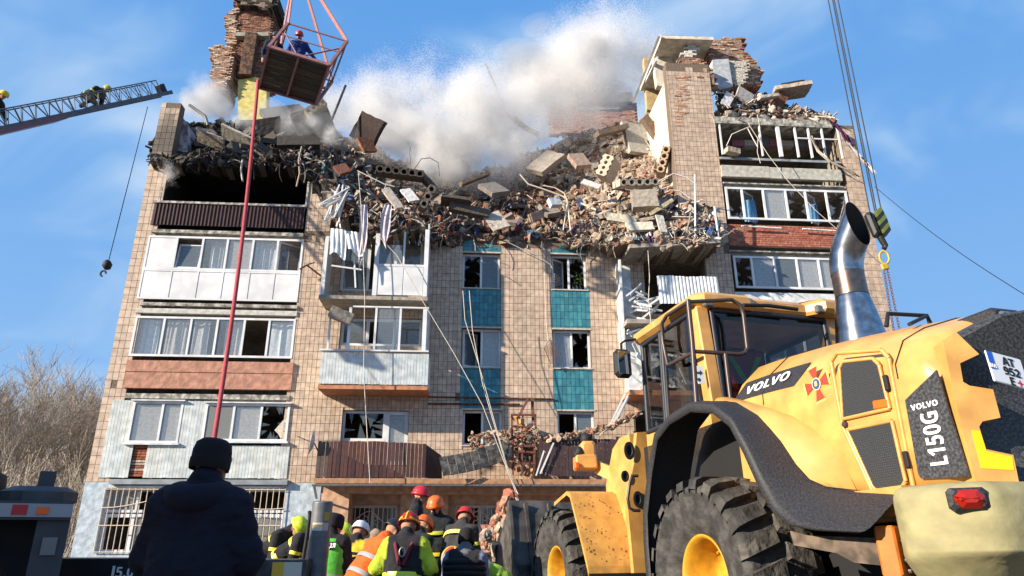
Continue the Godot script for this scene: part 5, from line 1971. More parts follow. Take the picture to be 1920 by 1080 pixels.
	part(hood, "lock_knob", mb, M.rail_brown)
	# model panel
	var bp := PackedVector2Array()
	for p in [[1697, 750], [1755, 694], [1768, 735], [1818, 893], [1728, 898], [1722, 890]]:
		var q := lx(p[0], p[1], 0, -0.962)
		bp.append(Vector2(q.z, q.y))
	mb = MB.new()
	mb.prism(bp, 0.95, 0.964, tz)
	part(hood, "model_panel", mb, M.loader_grey)
	lettering(hood, "L150G", 0.13, lx(1752, 822, 0, -0.968), V(0, 1, 0.03), V(0, 0, -1), M.white_print, 0.66)
	lettering(hood, "VOLVO", 0.036, lx(1733, 760, 0, -0.968), V(0, -0.03, 1), V(0, 1, 0), M.white_print, 1.3)
	# emblem: four-armed cross with a blue disc
	mb = MB.new()
	var ec := lx(1531, 720, 0, -0.958)
	var pt := func(z: float, y: float, x: float) -> Vector3: return V(-0.958 - x, ec.y + y, ec.z + z)
	for layer in [[1.0, lin(236, 206, 110), 0.0], [0.88, lin(206, 62, 44), 0.002]]:
		mb.col = layer[1]
		for k in 4:
			var an := k * PI / 2 + 0.12
			var d := Vector2(cos(an), sin(an)); var n := Vector2(-d.y, d.x)
			var l: float = layer[0]
			var q := [d * 0.03 + n * 0.012, d * 0.15 * l + n * 0.058 * l, d * 0.15 * l - n * 0.058 * l, d * 0.03 - n * 0.012]
			mb.quad(pt.call(q[0].x, q[0].y, layer[2]), pt.call(q[1].x, q[1].y, layer[2]), pt.call(q[2].x, q[2].y, layer[2]), pt.call(q[3].x, q[3].y, layer[2]))
	for dsc in [[0.05, lin(240, 220, 150), 0.004], [0.042, lin(50, 72, 140), 0.006]]:
		mb.col = dsc[1]
		for k in 16:
			var a0 := TAU * k / 16; var a1 := TAU * (k + 1) / 16
			mb.tri(pt.call(0, 0, dsc[2]), pt.call(cos(a0) * dsc[0], sin(a0) * dsc[0], dsc[2]), pt.call(cos(a1) * dsc[0], sin(a1) * dsc[0], dsc[2]))
	mb.col = lin(236, 206, 90)
	for k in [-1, 0, 1]:
		var h := 0.026 if k == 0 else 0.02
		mb.quad(pt.call(k * 0.012 - 0.003, h, 0.008), pt.call(k * 0.012 + 0.003, h, 0.008), pt.call(k * 0.012 + 0.003, -0.018, 0.008), pt.call(k * 0.012 - 0.003, -0.018, 0.008))
	mb.quad(pt.call(-0.015, -0.012, 0.008), pt.call(0.015, -0.012, 0.008), pt.call(0.015, -0.018, 0.008), pt.call(-0.015, -0.018, 0.008))
	part(hood, "emblem", mb, M.paint, "red and yellow cross emblem with a blue disc")
	# rear door
	mb = MB.new()
	var rg := []
	for z in [2.64, 2.60, 2.50]:
		var r := PackedVector3Array()
		var i: float = 0.04 if z > 2.62 else 0.0
		for p in [[-0.86, 1.42], [-0.88, 1.7], [-0.88, 2.0], [-0.78, 2.36], [-0.5, 2.50], [-0.25, 2.54], [0.0, 2.56], [0.25, 2.54], [0.5, 2.50], [0.78, 2.36], [0.88, 2.0], [0.88, 1.7], [0.86, 1.42], [0.5, 1.40], [0.0, 1.40], [-0.5, 1.40]]:
			r.append(V(p[0] * (1 - i), p[1] - i * 0.5, z - 0.24 * pow(absf(p[0]) / 0.88, 2.0)))
		rg.append(r)
	mb.loft(rg, true, true, false)
	part(hood, "rear_grille", mb, M.loader_grey)
	# yellow claw, on the bowed corner
	var cb := Basis(Vector3.UP, -0.40)
	var co := V(-0.93, 1.9, 2.44)
	var ct := Transform3D(cb, co)
	var claw := func(px: Array, d0: float, d1: float) -> MB:
		var poly := PackedVector2Array()
		for p in px:
			var q := ct.affine_inverse() * lpl(p[0], p[1], co + cb.z * d1, cb.z)
			poly.append(Vector2(q.x, q.y))
		var c := MB.new()
		c.prism(poly, d0, d1, ct)
		return c
	part(hood, "rear_claw", claw.call([[1768, 640], [1792, 622], [1836, 664], [1800, 681], [1806, 716], [1818, 723], [1862, 730], [1876, 783], [1842, 790], [1836, 800], [1848, 842], [1900, 853], [1915, 925], [1832, 912], [1796, 770]], -0.10, 0.035), M.loader_yellow)
	part(hood, "yellow_sticker", claw.call([[1822, 806], [1838, 808], [1850, 846], [1898, 856], [1902, 882], [1840, 878]], 0.034, 0.038), mat("sticker_yellow", 246, 190, 20, 0.4))
	mb = MB.new()
	var lp := lx(1852, 614, 2, 2.35)
	mb.cbox(lp + V(0.02, 0, 0), V(0.26, 0.18, 0.3), 0.02)
	mb.bb(lp + V(-0.1, -0.2, -0.35), lp + V(0.9, -0.08, 0.15))
	part(hood, "lamp_housing", mb, M.loader_black)
	mb = MB.new()
	mb.cbox(lp + V(0.02, 0, 0.155), V(0.16, 0.12, 0.03), 0.01)
	part(hood, "work_lamp", mb, mat("lamp_clear", 110, 114, 116, 0.15, 0.3))
	mb = MB.new()
	var hr := []
	for p in [[1662, 612], [1665, 588], [1738, 592], [1744, 606]]:
		hr.append(lx(p[0], p[1], 2, 1.6))
	mb.tube(hr, 0.018, 8)
	mb.tube([lx(1738, 592, 2, 1.6), lx(1705, 608, 2, 1.9)], 0.015, 8)
	part(hood, "grab_rail", mb, M.black_rubber)
	# plate
	var pl := sub(hood, "number_plate", "white Ukrainian number plate reading AT 952 E")
	var pc := lx(1888, 694, 2, 2.64)
	pl.transform = Transform3D(Basis(Vector3.BACK, -0.16) * Basis(Vector3.RIGHT, -0.15), pc)
	mb = MB.new()
	mb.cbox(Vector3.ZERO, V(0.27, 0.21, 0.012), 0.005)
	part(pl, "plate", mb, mat("plate_white", 222, 224, 226, 0.4))
	mb = MB.new()
	mb.bb(V(-0.132, -0.02, 0.006), V(-0.09, 0.1, 0.008))
	part(pl, "blue_field", mb, mat("plate_blue", 40, 90, 190, 0.4))
	for e in [["AT", 0.055, 0.02, 0.055], ["952", 0.055, 0.025, -0.012], ["E", 0.055, 0.005, -0.078]]:
		lettering(pl, e[0], e[1], V(e[2], e[3], 0.008), V(1, 0, 0), V(0, 1, 0), M.black_rubber)
	mb = MB.new()
	mb.col = lin(170, 50, 50)
	mb.bb(V(0.045, -0.083, 0.006), V(0.085, -0.073, 0.008))
	mb.bb(V(0.06, -0.098, 0.006), V(0.07, -0.058, 0.0085))
	part(pl, "plate_cross", mb, M.paint)
	lettering(pl, "UA", 0.025, V(-0.111, 0.0, 0.009), V(1, 0, 0), V(0, 1, 0), M.white_print)
	# ---- rear fenders
	var cz := [[-0.98, 0.70], [-0.98, 1.20], [-0.94, 1.49], [-0.75, 1.89], [-0.55, 2.21], [-0.26, 2.32], [0.17, 2.36], [0.55, 2.27], [0.80, 2.10], [0.96, 1.84], [1.08, 1.60], [1.22, 1.38], [1.40, 1.265], [1.66, 1.215], [2.07, 1.18]]
	var az := [[-0.98, 0.70], [-0.98, 1.20], [-0.90, 1.55], [-0.70, 1.95], [-0.50, 2.28], [-0.24, 2.39], [0.12, 2.42], [0.47, 2.33], [0.75, 2.16], [1.00, 1.90], [1.14, 1.70], [1.26, 1.58], [1.42, 1.51], [1.72, 1.45], [2.09, 1.40]]
	for side in [-1.0, 1.0]:
		mb = MB.new()
		var rows := []
		for k in cz.size():
			var c := V(side * 1.45, cz[k][1], cz[k][0])
			var a := V(side * 1.13, az[k][1], az[k][0])
			var inw := (V(0, 0.86, 0) - V(0, c.y, c.z)).normalized()
			rows.append(PackedVector3Array([c + inw * 0.07 + V(-side * 0.02, 0, 0), c + inw * 0.05, c, c.lerp(a, 0.08) - inw * 0.02, c.lerp(a, 0.4) - inw * 0.015, c.lerp(a, 0.5) + inw * 0.0, a, a + inw * 0.02 + V(-side * 0.15, 0, 0)]))
		mb.loft(rows, false, false, true)
		part(o, "rear_fender", mb, M.loader_black)
		# yellow shoulder between fender and hood
		mb = MB.new()
		var bz := [[0.12, 2.46], [0.40, 2.36], [0.68, 2.24], [0.95, 2.12], [1.14, 2.0], [1.28, 1.88], [1.38, 1.74], [1.46, 1.58], [1.52, 1.42], [1.56, 1.36]]
		var dz := [[0.12, 2.42], [0.30, 2.38], [0.47, 2.33], [0.75, 2.16], [0.88, 2.03], [1.00, 1.90], [1.14, 1.70], [1.26, 1.58], [1.42, 1.51], [1.72, 1.45]]
		rows = []
		for k in bz.size():
			var a := V(side * 1.14, dz[k][1], dz[k][0])
			var b := V(side * 0.95, bz[k][1], bz[k][0])
			rows.append(PackedVector3Array([a, a.lerp(b, 0.35) + V(side * 0.03, 0.015, 0), a.lerp(b, 0.7) + V(side * 0.025, 0.015, 0), b]))
		mb.loft(rows, false, false, true)
		part(o, "fender_shoulder", mb, M.loader_yellow)
		mb = MB.new()
		mb.bb(V(side * 1.14, 1.27, 1.55), V(side * 0.93, 1.45, 2.1))
		part(o, "hood_skirt", mb, M.loader_yellow)
		mb = MB.new()
		mb.prism(PackedVector2Array([Vector2(1.15, 1.22), Vector2(1.35, 1.18), Vector2(2.0, 1.14), Vector2(2.02, 0.98), Vector2(1.75, 1.0), Vector2(1.6, 1.06), Vector2(1.17, 1.12)]), 1.28, 1.30, Transform3D(Basis(V(0, 0, 1), V(0, 1, 0), V(side, 0, 0)), Vector3.ZERO))
		part(o, "fender_bracket", mb, mat("muddy_steel", 120, 104, 90, 0.8, 0.1, tex.soot, 1.2))
	mb = MB.new()
	mb.cbox(V(-1.20, 1.06, 2.0), V(0.24, 0.30, 0.12), 0.012, Basis(Vector3.UP, 0.5))
	part(o, "battery_box", mb, M.orange_paint)
	mb = MB.new()
	for e in [[-0.06, 0.06], [-0.06, -0.05], [-0.05, -0.11]]:
		mb.lathe([Vector2(0.012, 0), Vector2(0.012, 0.03), Vector2(0, 0.03)], 6, Transform3D(Basis(Vector3.UP, 0.5) * Basis(Vector3.RIGHT, PI / 2), V(-1.20, 1.06, 2.0) + Basis(Vector3.UP, 0.5) * V(e[0], e[1], 0.06)), false, false)
	part(o, "box_bolts", mb, M.steel)
	# ---- counterweight
	var cw := sub(o, "counterweight", "dull yellow cast counterweight with a red tail lamp")
	var plan := [[-0.85, 1.98], [-1.22, 2.08], [-1.33, 2.22], [-1.34, 2.34], [-1.27, 2.55], [-1.17, 2.67], [-1.02, 2.72], [1.02, 2.72], [1.17, 2.67], [1.27, 2.55], [1.34, 2.34], [1.33, 2.22], [1.22, 2.08], [0.85, 1.98]]
	# round the plan's corners
	for it in 2:
		var soft := []
		for k in plan.size():
			var a: Array = plan[k]; var b: Array = plan[(k + 1) % plan.size()]
			var straight := absf(b[0] - a[0]) > 1.0
			var t := 0.03 if straight else 0.25
			soft.append([lerpf(a[0], b[0], t), lerpf(a[1], b[1], t)])
			if straight:
				soft.append([lerpf(a[0], b[0], 0.5), lerpf(a[1], b[1], 0.5)])
			soft.append([lerpf(a[0], b[0], 1 - t), lerpf(a[1], b[1], 1 - t)])
		plan = soft
	mb = MB.new()
	rg = []
	for e in [[0.72, 0.80, -0.30], [0.74, 0.81, -0.29], [0.99, 0.975, -0.085], [1.02, 0.992, -0.035], [1.045, 1.0, -0.005], [1.06, 1.0, 0.0], [1.22, 1.0, 0.0], [1.33, 0.998, -0.006], [1.365, 0.992, -0.018], [1.395, 0.978, -0.04], [1.415, 0.958, -0.075], [1.425, 0.93, -0.12], [1.43, 0.7, -0.25]]:
		var r := PackedVector3Array()
		for p in plan:
			var zz: float = p[1] + e[2] * clampf((p[1] - 1.98) / 0.74, 0, 1)
			r.append(V(p[0] * e[1], e[0], zz))
		rg.append(r)
	mb.loft(rg, true, true, true)
	part(cw, "casting", mb, M.loader_cast)
	mb = MB.new()
	var tb := Basis(Vector3.UP, -0.55)
	mb.cbox(V(-1.215, 1.32, 2.615), V(0.2, 0.125, 0.06), 0.02, tb)
	part(cw, "lamp_socket", mb, M.loader_black)
	mb = MB.new()
	mb.cbox(V(-1.222, 1.32, 2.632), V(0.165, 0.10, 0.07), 0.03, tb)
	part(cw, "tail_lamp", mb, M.lamp_red)
	mb = MB.new()
	mb.cbox(V(0.0, 1.18, 2.72), V(1.75, 0.2, 0.02), 0.006)
	part(cw, "rear_cover", mb, M.loader_cast)
	mb = MB.new()
	mb.bb(V(-1.05, 0.78, 2.25), V(-0.8, 0.95, 2.4))
	part(cw, "tow_bracket", mb, M.muddy_steel)
	# ---- exhaust
	var ex := sub(o, "exhaust_pipe", "polished curved exhaust stack on the hood")
	mb = MB.new()
	mb.lathe([Vector2(0.235, 2.74), Vector2(0.215, 2.9), Vector2(0.185, 3.1), Vector2(0.155, 3.26), Vector2(0.146, 3.3)], 28, Transform3D(Basis.IDENTITY, V(0.0, 0, 0.85)), true, false)
	part(ex, "flared_base", mb, M.chrome)
	mb = MB.new()
	mb.lathe([Vector2(0.150, 3.3), Vector2(0.146, 3.31), Vector2(0.146, 3.53), Vector2(0.149, 3.535)], 28, Transform3D(Basis.IDENTITY, V(0.0, 0, 0.85)), true, false)
	part(ex, "heat_tinted_sleeve", mb, M.heat_chrome)
	mb = MB.new()
	var er := []
	var bend := V(0.25, 0, 0.97).normalized()
	var s1 := V(0.97, 0, -0.25).normalized()
	for k in 9:
		var an := minf(k, 7) / 7.0 * 0.62
		var c := V(0.0, 3.53, 0.85) + bend * (0.50 * (1 - cos(an))) + V(0, 0.50 * sin(an), 0)
		var fwd := (bend * sin(an) + V(0, cos(an), 0)).normalized()
		var s2 := s1.cross(fwd).normalized()
		var r := PackedVector3Array()
		for j in 28:
			var a := TAU * j / 28
			var p := c + (s1 * cos(a) + s2 * sin(a)) * lerpf(0.148, 0.156, k / 8.0)
			if k == 8:
				p += fwd * (0.20 - 0.18 * sin(a))
			elif k > 4:
				p += fwd * (-0.05 * (k - 4) / 3.0 * maxf(0, sin(a)))
			r.append(p)
		er.append(r)
	er.reverse()
	mb.loft(er, true, false, true)
	er.reverse()
	var inner := []
	for k in [8, 7, 5, 3]:
		var r := PackedVector3Array()
		var cc := Vector3.ZERO
		for p in er[k]:
			cc += p
		cc /= 28.0
		for p in er[k]:
			r.append(cc + (p - cc) * 0.965)
		inner.append(r)
	part(ex, "elbow", mb, M.chrome)
	mb = MB.new()
	mb.loft(inner, true, false, true)
	mb.fan(inner[3], false)
	part(ex, "sooty_bore", mb, M.black_rubber)
	loader_cab(o)
	loader_front(o)

func loader_cab(o: Node3D) -> void:
	var cab := sub(o, "cab", "yellow loader cab with tinted glass and tube rails")
	var mb := MB.new()
	# roof
	var rg := []
	for e in [[3.56, 0.97, 0.0], [3.60, 1.03, 0.04], [3.68, 1.03, 0.04], [3.735, 0.95, -0.03]]:
		var r := PackedVector3Array()
		var hx: float = 0.95 * e[1]
		var zf: float = -1.85 - e[2]; var zr: float = -0.30 + e[2]
		for p in [[-hx + 0.1, zf], [-hx, zf + 0.12], [-hx, zr - 0.1], [-hx + 0.12, zr], [-0.3, zr], [-0.2, zr - 0.06], [0.45, zr - 0.06], [0.58, zr + 0.12], [hx - 0.05, zr + 0.12], [hx, zr], [hx, zf + 0.12], [hx - 0.1, zf]]:
			r.append(V(p[0], e[0], p[1]))
		rg.append(r)
	mb.loft(rg, true, true, false)
	part(cab, "roof", mb, M.loader_yellow)
	# structure
	var pillar := func(called: String, a: Vector3, b: Vector3, w: float, t: float, m: Material) -> void:
		var q := MB.new()
		var d := (b - a)
		q.cbox((a + b) / 2, V(w, d.length(), t), 0.015, Basis(Quaternion(Vector3.UP, d.normalized())))
		part(cab, called, q, m)
	pillar.call("pillar", V(-0.80, 2.42, -0.42), V(-0.86, 3.57, -0.42), 0.15, 0.16, M.loader_yellow)
	pillar.call("pillar", V(0.80, 2.42, -0.42), V(0.78, 3.57, -0.42), 0.16, 0.16, M.loader_yellow)
	pillar.call("pillar", V(-0.86, 2.42, -1.78), V(-0.82, 3.57, -1.74), 0.08, 0.08, M.loader_black)
	pillar.call("pillar", V(0.86, 2.42, -1.78), V(0.82, 3.57, -1.74), 0.08, 0.08, M.loader_black)
	pillar.call("door_post", V(-0.90, 2.35, -1.22), V(-0.90, 3.56, -1.16), 0.05, 0.07, M.loader_black)
	mb = MB.new()
	mb.bb(V(-0.90, 2.0, -1.8), V(0.90, 2.44, -0.35))
	part(cab, "cab_base", mb, M.loader_yellow)
	# frames and glass
	var frame := func(pts: Array, r: float) -> void:
		var q := MB.new()
		for i in pts.size():
			q.tube([pts[i], pts[(i + 1) % pts.size()]], r, 6)
		part(cab, "window_rubber", q, mat("frame_blue_black", 34, 38, 50, 0.5))
	var sheet := func(pts: Array, th: Vector3) -> void:
		var q := MB.new()
		q.quad(pts[0], pts[1], pts[2], pts[3])
		part(cab, "glass", q, M.cab_glass)
	mat("cab_glass", 20, 30, 36, 0.1, 0)
	M.cab_glass.transparency = BaseMaterial3D.TRANSPARENCY_ALPHA
	M.cab_glass.albedo_color = Color(0.02, 0.04, 0.05, 0.55)
	M.cab_glass.roughness = 0.02
	M.cab_glass.vertex_color_use_as_albedo = false
	var rear := [V(-0.74, 3.54, -0.36), V(0.70, 3.54, -0.36), V(0.70, 2.48, -0.36), V(-0.72, 2.48, -0.36)]
	frame.call(rear, 0.03)
	sheet.call(rear, Vector3.ZERO)
	var door := [V(-0.915, 3.53, -1.16), V(-0.915, 3.53, -0.52), V(-0.915, 2.46, -0.50), V(-0.915, 2.46, -1.22)]
	frame.call(door, 0.03)
	sheet.call(door, Vector3.ZERO)
	var side := [V(-0.89, 3.53, -1.72), V(-0.915, 3.53, -1.20), V(-0.915, 2.46, -1.26), V(-0.89, 2.46, -1.76)]
	frame.call(side, 0.03)
	sheet.call(side, Vector3.ZERO)
	var rside := [V(0.915, 3.53, -1.72), V(0.915, 3.53, -0.52), V(0.915, 2.46, -0.50), V(0.915, 2.46, -1.76)]
	frame.call(rside, 0.03)
	sheet.call(rside, Vector3.ZERO)
	var front := [V(-0.8, 3.53, -1.8), V(0.8, 3.53, -1.8), V(0.84, 2.46, -1.82), V(-0.84, 2.46, -1.82)]
	frame.call(front, 0.03)
	sheet.call(front, Vector3.ZERO)
	# black band of the rear window, as a printed rim
	mb = MB.new()
	mb.bb(V(-0.735, 3.44, -0.372), V(0.70, 3.535, -0.364))
	mb.bb(V(-0.735, 2.48, -0.372), V(-0.60, 3.44, -0.364))
	part(cab, "window_rim", mb, M.black_rubber)
	# inside: seat, console
	mb = MB.new()
	mb.cbox(V(-0.2, 2.62, -1.0), V(0.5, 0.14, 0.5), 0.04)
	mb.cbox(V(-0.2, 2.95, -0.76), V(0.46, 0.6, 0.12), 0.04, Basis(Vector3.RIGHT, 0.12))
	part(cab, "seat", mb, M.black_rubber)
	mb = MB.new()
	mb.col = lin(190, 52, 40)
	mb.cbox(V(-0.2, 2.93, -0.70), V(0.52, 0.56, 0.05), 0.03, Basis(Vector3.RIGHT, 0.12))
	part(cab, "red_vest", mb, M.cloth, "red vest hung over the seat back")
	for s in [-1.0, 1.0]:
		mb = MB.new()
		mb.col = lin(140, 226, 60)
		mb.bar(V(-0.2 + s * 0.2, 3.17, -0.655), V(-0.2 - s * 0.04, 2.72, -0.645 + 0.004 * s), 0.06, 0.01)
		part(cab, "lime_stripe", mb, M.cloth)
	mb = MB.new()
	mb.cbox(V(0.05, 2.72, -1.6), V(0.5, 0.4, 0.15), 0.03)
	var sw := []
	for k in 17:
		var a := TAU * k / 16
		sw.append(V(0.05 + 0.2 * cos(a), 2.95 + 0.2 * sin(a) * 0.5, -1.42 - 0.2 * sin(a) * 0.8))
	mb.tube(sw, 0.015, 6)
	part(cab, "console", mb, M.black_rubber)
	# tube rails at the rear left corner
	mb = MB.new()
	var rl := []
	for p in [[1290, 566], [1372, 562], [1388, 572], [1394, 590], [1401, 652], [1397, 661], [1387, 664], [1303, 659]]:
		rl.append(lx(p[0], p[1], 2, -0.14))
	mb.tube(rl, 0.022, 8)
	part(cab, "rear_guard_rail", mb, M.rail_brown)
	mb = MB.new()
	rl = []
	for p in [[1290, 566], [1250, 592], [1241, 606], [1243, 640], [1252, 684], [1258, 682], [1302, 660]]:
		rl.append(lx(p[0], p[1], 0, -1.02))
	mb.tube(rl, 0.022, 8)
	part(cab, "side_guard_rail", mb, M.rail_brown)
	mb = MB.new()
	mb.tube([lx(1290, 562, 2, -0.14), lx(1298, 640, 2, -0.14), lx(1306, 755, 2, -0.14)], 0.026, 8)
	mb.tube([lx(1360, 664, 2, -0.12), lx(1364, 700, 2, -0.10), lx(1371, 758, 2, -0.08)], 0.022, 8)
	mb.tube([lx(1306, 755, 2, -0.14), lx(1371, 757, 2, -0.08)], 0.022, 8)
	part(cab, "hand_rail", mb, M.rail_brown)
	mb = MB.new()
	mb.tube([lx(1394, 572, 2, -0.2), lx(1440, 573, 2, -0.2), lx(1495, 580, 2, -0.2)], 0.022, 8)
	part(cab, "wiper_arm", mb, M.black_rubber)
	mb = MB.new()
	mb.tube([lx(1208, 636, 2, -1.7), lx(1212, 690, 2, -1.7), lx(1224, 800, 2, -1.7)], 0.018, 8)
	part(cab, "front_hand_rail", mb, M.rail_brown)
	# mirror
	var mi := sub(cab, "mirror")
	mb = MB.new()
	var mc := lx(1167, 682, 2, -1.72)
	mb.cbox(mc, V(0.22, 0.36, 0.12), 0.045)
	part(cab, "mirror_shell", mb, M.black_rubber)
	mb = MB.new()
	mb.cbox(mc + V(0, 0, 0.062), V(0.16, 0.29, 0.008), 0.003)
	part(cab, "mirror_glass", mb, M.mirror_glass)
	mb = MB.new()
	mb.tube([mc + V(0, 0.18, 0), mc + V(0.0, 0.26, 0), mc + V(0.06, 0.30, 0), lx(1208, 634, 2, -1.72)], 0.016, 6)
	part(cab, "mirror_arm", mb, M.black_rubber)
	mi.queue_free()
	cab.remove_child(mi)
	# work lamps under the roof
	for e in [[1327, 568, -0.3], [1537, 580, -0.2]]:
		mb = MB.new()
		mb.cbox(lx(e[0], e[1], 2, e[2]), V(0.11, 0.09, 0.06), 0.012)
		part(cab, "work_lamp", mb, M.lamp_clear)
	# sticker on the pillar
	mb = MB.new()
	mb.cbox(lx(1313, 703, 2, -0.335), V(0.085, 0.19, 0.004), 0.0015, Basis(Vector3.BACK, 0.06))
	part(cab, "safety_sticker", mb, M.white_print)
	mb = MB.new()
	mb.col = lin(30, 70, 90)
	mb.lathe([Vector2(0.02, 0), Vector2(0.0, 0.002)], 10, Transform3D(Basis(Vector3.RIGHT, PI / 2), lx(1311, 712, 2, -0.332)), false, false)
	mb.quad(lx(1307, 697, 2, -0.331), lx(1312, 697, 2, -0.331), lx(1312, 701, 2, -0.331), lx(1307, 701, 2, -0.331))
	mb.tri(lx(1312, 694, 2, -0.331), lx(1318, 699, 2, -0.331), lx(1312, 704, 2, -0.331))
	part(cab, "sticker_print", mb, M.paint)

func loader_front(o: Node3D) -> void:
	var f := sub(o, "front_frame", "front frame with muddy yellow mudguard and lamp bracket")
	for side in [-1.0, 1.0]:
		var mb := MB.new()
		var rows := []
		for p in [[-3.62, 1.80], [-3.1, 1.90], [-2.98, 1.86], [-2.86, 1.66], [-2.70, 1.38], [-2.52, 1.06], [-2.48, 0.98], [-2.46, 0.90]]:
			rows.append(PackedVector3Array([V(side * 1.47, p[1] - 0.05, p[0] - 0.02), V(side * 1.47, p[1], p[0]), V(side * 0.74, p[1], p[0]), V(side * 0.74, p[1] - 0.05, p[0] - 0.02)]))
		mb.loft(rows, false, false, false)
		part(f, "mudguard", mb, mat("muddy_yellow", 210, 158, 78, 0.6, 0, noise_tex("mud", 0.03, 0.4, 1.0, 256, 5, 1.2), 1.0))
		mb = MB.new()
		mb.bb(V(side * 1.47, 0.80, -2.50), V(side * 0.74, 0.90, -2.42))
		part(f, "mud_flap", mb, M.black_rubber)
	M.muddy_yellow.albedo_texture = noise_tex("mudlight", 0.02, 0.8, 1.0, 256, 5, 1.5)
	# mud splashes thrown on the left mudguard
	var mb := MB.new()
	var g := RandomNumberGenerator.new()
	g.seed = 4
	mb.col = lin(92, 74, 50)
	for k in 46:
		var x := lerpf(-1.46, -0.78, pow(g.randf(), 1.6))
		var t := g.randf()
		var z := lerpf(-2.96, -2.50, t)
		var y := lerpf(1.83, 1.03, t)
		var r := g.randf_range(0.002, 0.006)
		var d := V(0, -0.866, 0.5)
		mb.box(V(x, y, z) + V(0, 0.012, 0.022), V(r * 2, r * g.randf_range(2, 5), 0.006), Basis(V(1, 0, 0), d, V(1, 0, 0).cross(d)))
	var sp := part(f, "mud_splashes", mb, M.rubble)
	sp.set_meta("kind", "stuff")
	# lift frame tower
	mb = MB.new()
	var tw := PackedVector2Array()
	for p in [[-3.3, 1.2], [-3.3, 2.0], [-3.0, 2.45], [-2.75, 2.56], [-2.45, 2.56], [-2.35, 2.0], [-2.3, 1.0]]:
		tw.append(Vector2(p[0], p[1]))
	for x in [-0.82, 0.81]:
		mb = MB.new()
		mb.prism(tw, -x - 0.26, -x, Transform3D(Basis(V(0, 0, 1), V(0, 1, 0), V(-1, 0, 0)), Vector3.ZERO))
		part(f, "lift_tower", mb, M.loader_yellow)
	mb = MB.new()
	mb.prism(PackedVector2Array([Vector2(-0.98, 0.9), Vector2(-1.0, 1.75), Vector2(-0.86, 2.2), Vector2(-0.8, 2.55), Vector2(-0.6, 2.57), Vector2(-0.56, 2.0), Vector2(-0.62, 0.9)]), -2.34, -2.26)
	part(f, "rear_plate", mb, M.loader_yellow)
	for e in [[1180, 845, 0.07, 1.6], [1172, 893, 0.05, 1.4], [1196, 936, 0.06, 1.6]]:
		mb = MB.new()
		var c := lx(e[0], e[1], 2, -2.25)
		var t := Transform3D(Basis(Vector3.RIGHT, PI / 2).scaled_local(V(1, 1, e[3])), c)
		mb.lathe([Vector2(e[2], -0.01), Vector2(e[2], 0.012), Vector2(e[2] * 0.6, 0.012), Vector2(e[2] * 0.5, -0.005), Vector2(0, -0.005)], 18, t, false, false)
		part(f, "access_hole", mb, M.black_rubber)
	mb = MB.new()
	var hr := []
	for p in [[1196, 892], [1186, 892], [1181, 905], [1177, 935], [1180, 952], [1188, 957], [1200, 957]]:
		hr.append(lx(p[0], p[1], 2, -2.05))
	mb.tube(hr, 0.02, 8)
	part(f, "grab_rail", mb, M.rail_brown)
	# head lamp bracket
	mb = MB.new()
	mb.bar(lx(1120, 876, 2, -3.4), lx(1182, 903, 2, -2.9), 0.17, 0.08, V(0, 1, 0))
	part(f, "lamp_arm", mb, M.loader_yellow)
	mb = MB.new()
	mb.cbox(lx(1097, 868, 2, -3.45), V(0.30, 0.20, 0.3), 0.02, Basis(Vector3.UP, -0.2))
	mb.cbox(lx(1101, 845, 2, -3.45), V(0.20, 0.24, 0.26), 0.03, Basis(Vector3.UP, -0.2))
	part(f, "lamp_bracket", mb, M.loader_yellow)
	mb = MB.new()
	mb.cbox(lx(1081, 873, 2, -3.32), V(0.06, 0.09, 0.06), 0.012)
	part(f, "indicator", mb, M.lamp_orange)
	mb = MB.new()
	mb.lathe([Vector2(0.07, 0), Vector2(0.085, 0.05), Vector2(0.08, 0.13), Vector2(0.0, 0.15)], 16, Transform3D(Basis(Vector3.RIGHT, 0.3), lx(1099, 832, 2, -3.45)), true, true)
	mb.lathe([Vector2(0.08, 0), Vector2(0.08, 0.06), Vector2(0.0, 0.08)], 16, Transform3D(Basis(Vector3.BACK, 1.4), lx(1086, 848, 2, -3.4)), true, true)
	part(f, "head_lamp", mb, M.black_rubber)
	# bucket
	mb = MB.new()
	var bk := PackedVector2Array([Vector2(-5.2, 0.25), Vector2(-5.1, 1.0), Vector2(-5.35, 1.75), Vector2(-5.5, 1.98), Vector2(-5.62, 1.95), Vector2(-5.5, 1.7), Vector2(-5.3, 1.0), Vector2(-5.42, 0.32), Vector2(-6.8, 0.18), Vector2(-6.8, 0.12)])
	mb.prism(bk, -1.5, 1.6, Transform3D(Basis(V(0, 0, 1), V(0, 1, 0), V(-1, 0, 0)), Vector3.ZERO))
	var sp2 := PackedVector2Array([Vector2(-5.15, 0.25), Vector2(-5.1, 1.0), Vector2(-5.5, 1.95), Vector2(-6.2, 1.3), Vector2(-6.8, 0.15)])
	for x in [-1.6, 1.55]:
		mb.prism(sp2, -x - 0.05, -x, Transform3D(Basis(V(0, 0, 1), V(0, 1, 0), V(-1, 0, 0)), Vector3.ZERO))
	part(f, "bucket", mb, mat("bucket_steel", 96, 92, 88, 0.7, 0.3, tex.soot, 0.8))
	for x in [-1.62, -1.35, -0.95]:
		mb = MB.new()
		mb.bar(V(x, 0.6, -5.02), V(x, 1.92, -5.42), 0.05, 0.12)
		part(f, "bucket_rib", mb, M.bucket_steel)
	mb = MB.new()
	for x in [-0.5, 0.5]:
		mb = MB.new()
		mb.bar(V(x, 2.3, -2.6), V(x, 0.9, -5.0), 0.2, 0.3)
		part(f, "lift_arm", mb, M.loader_yellow)

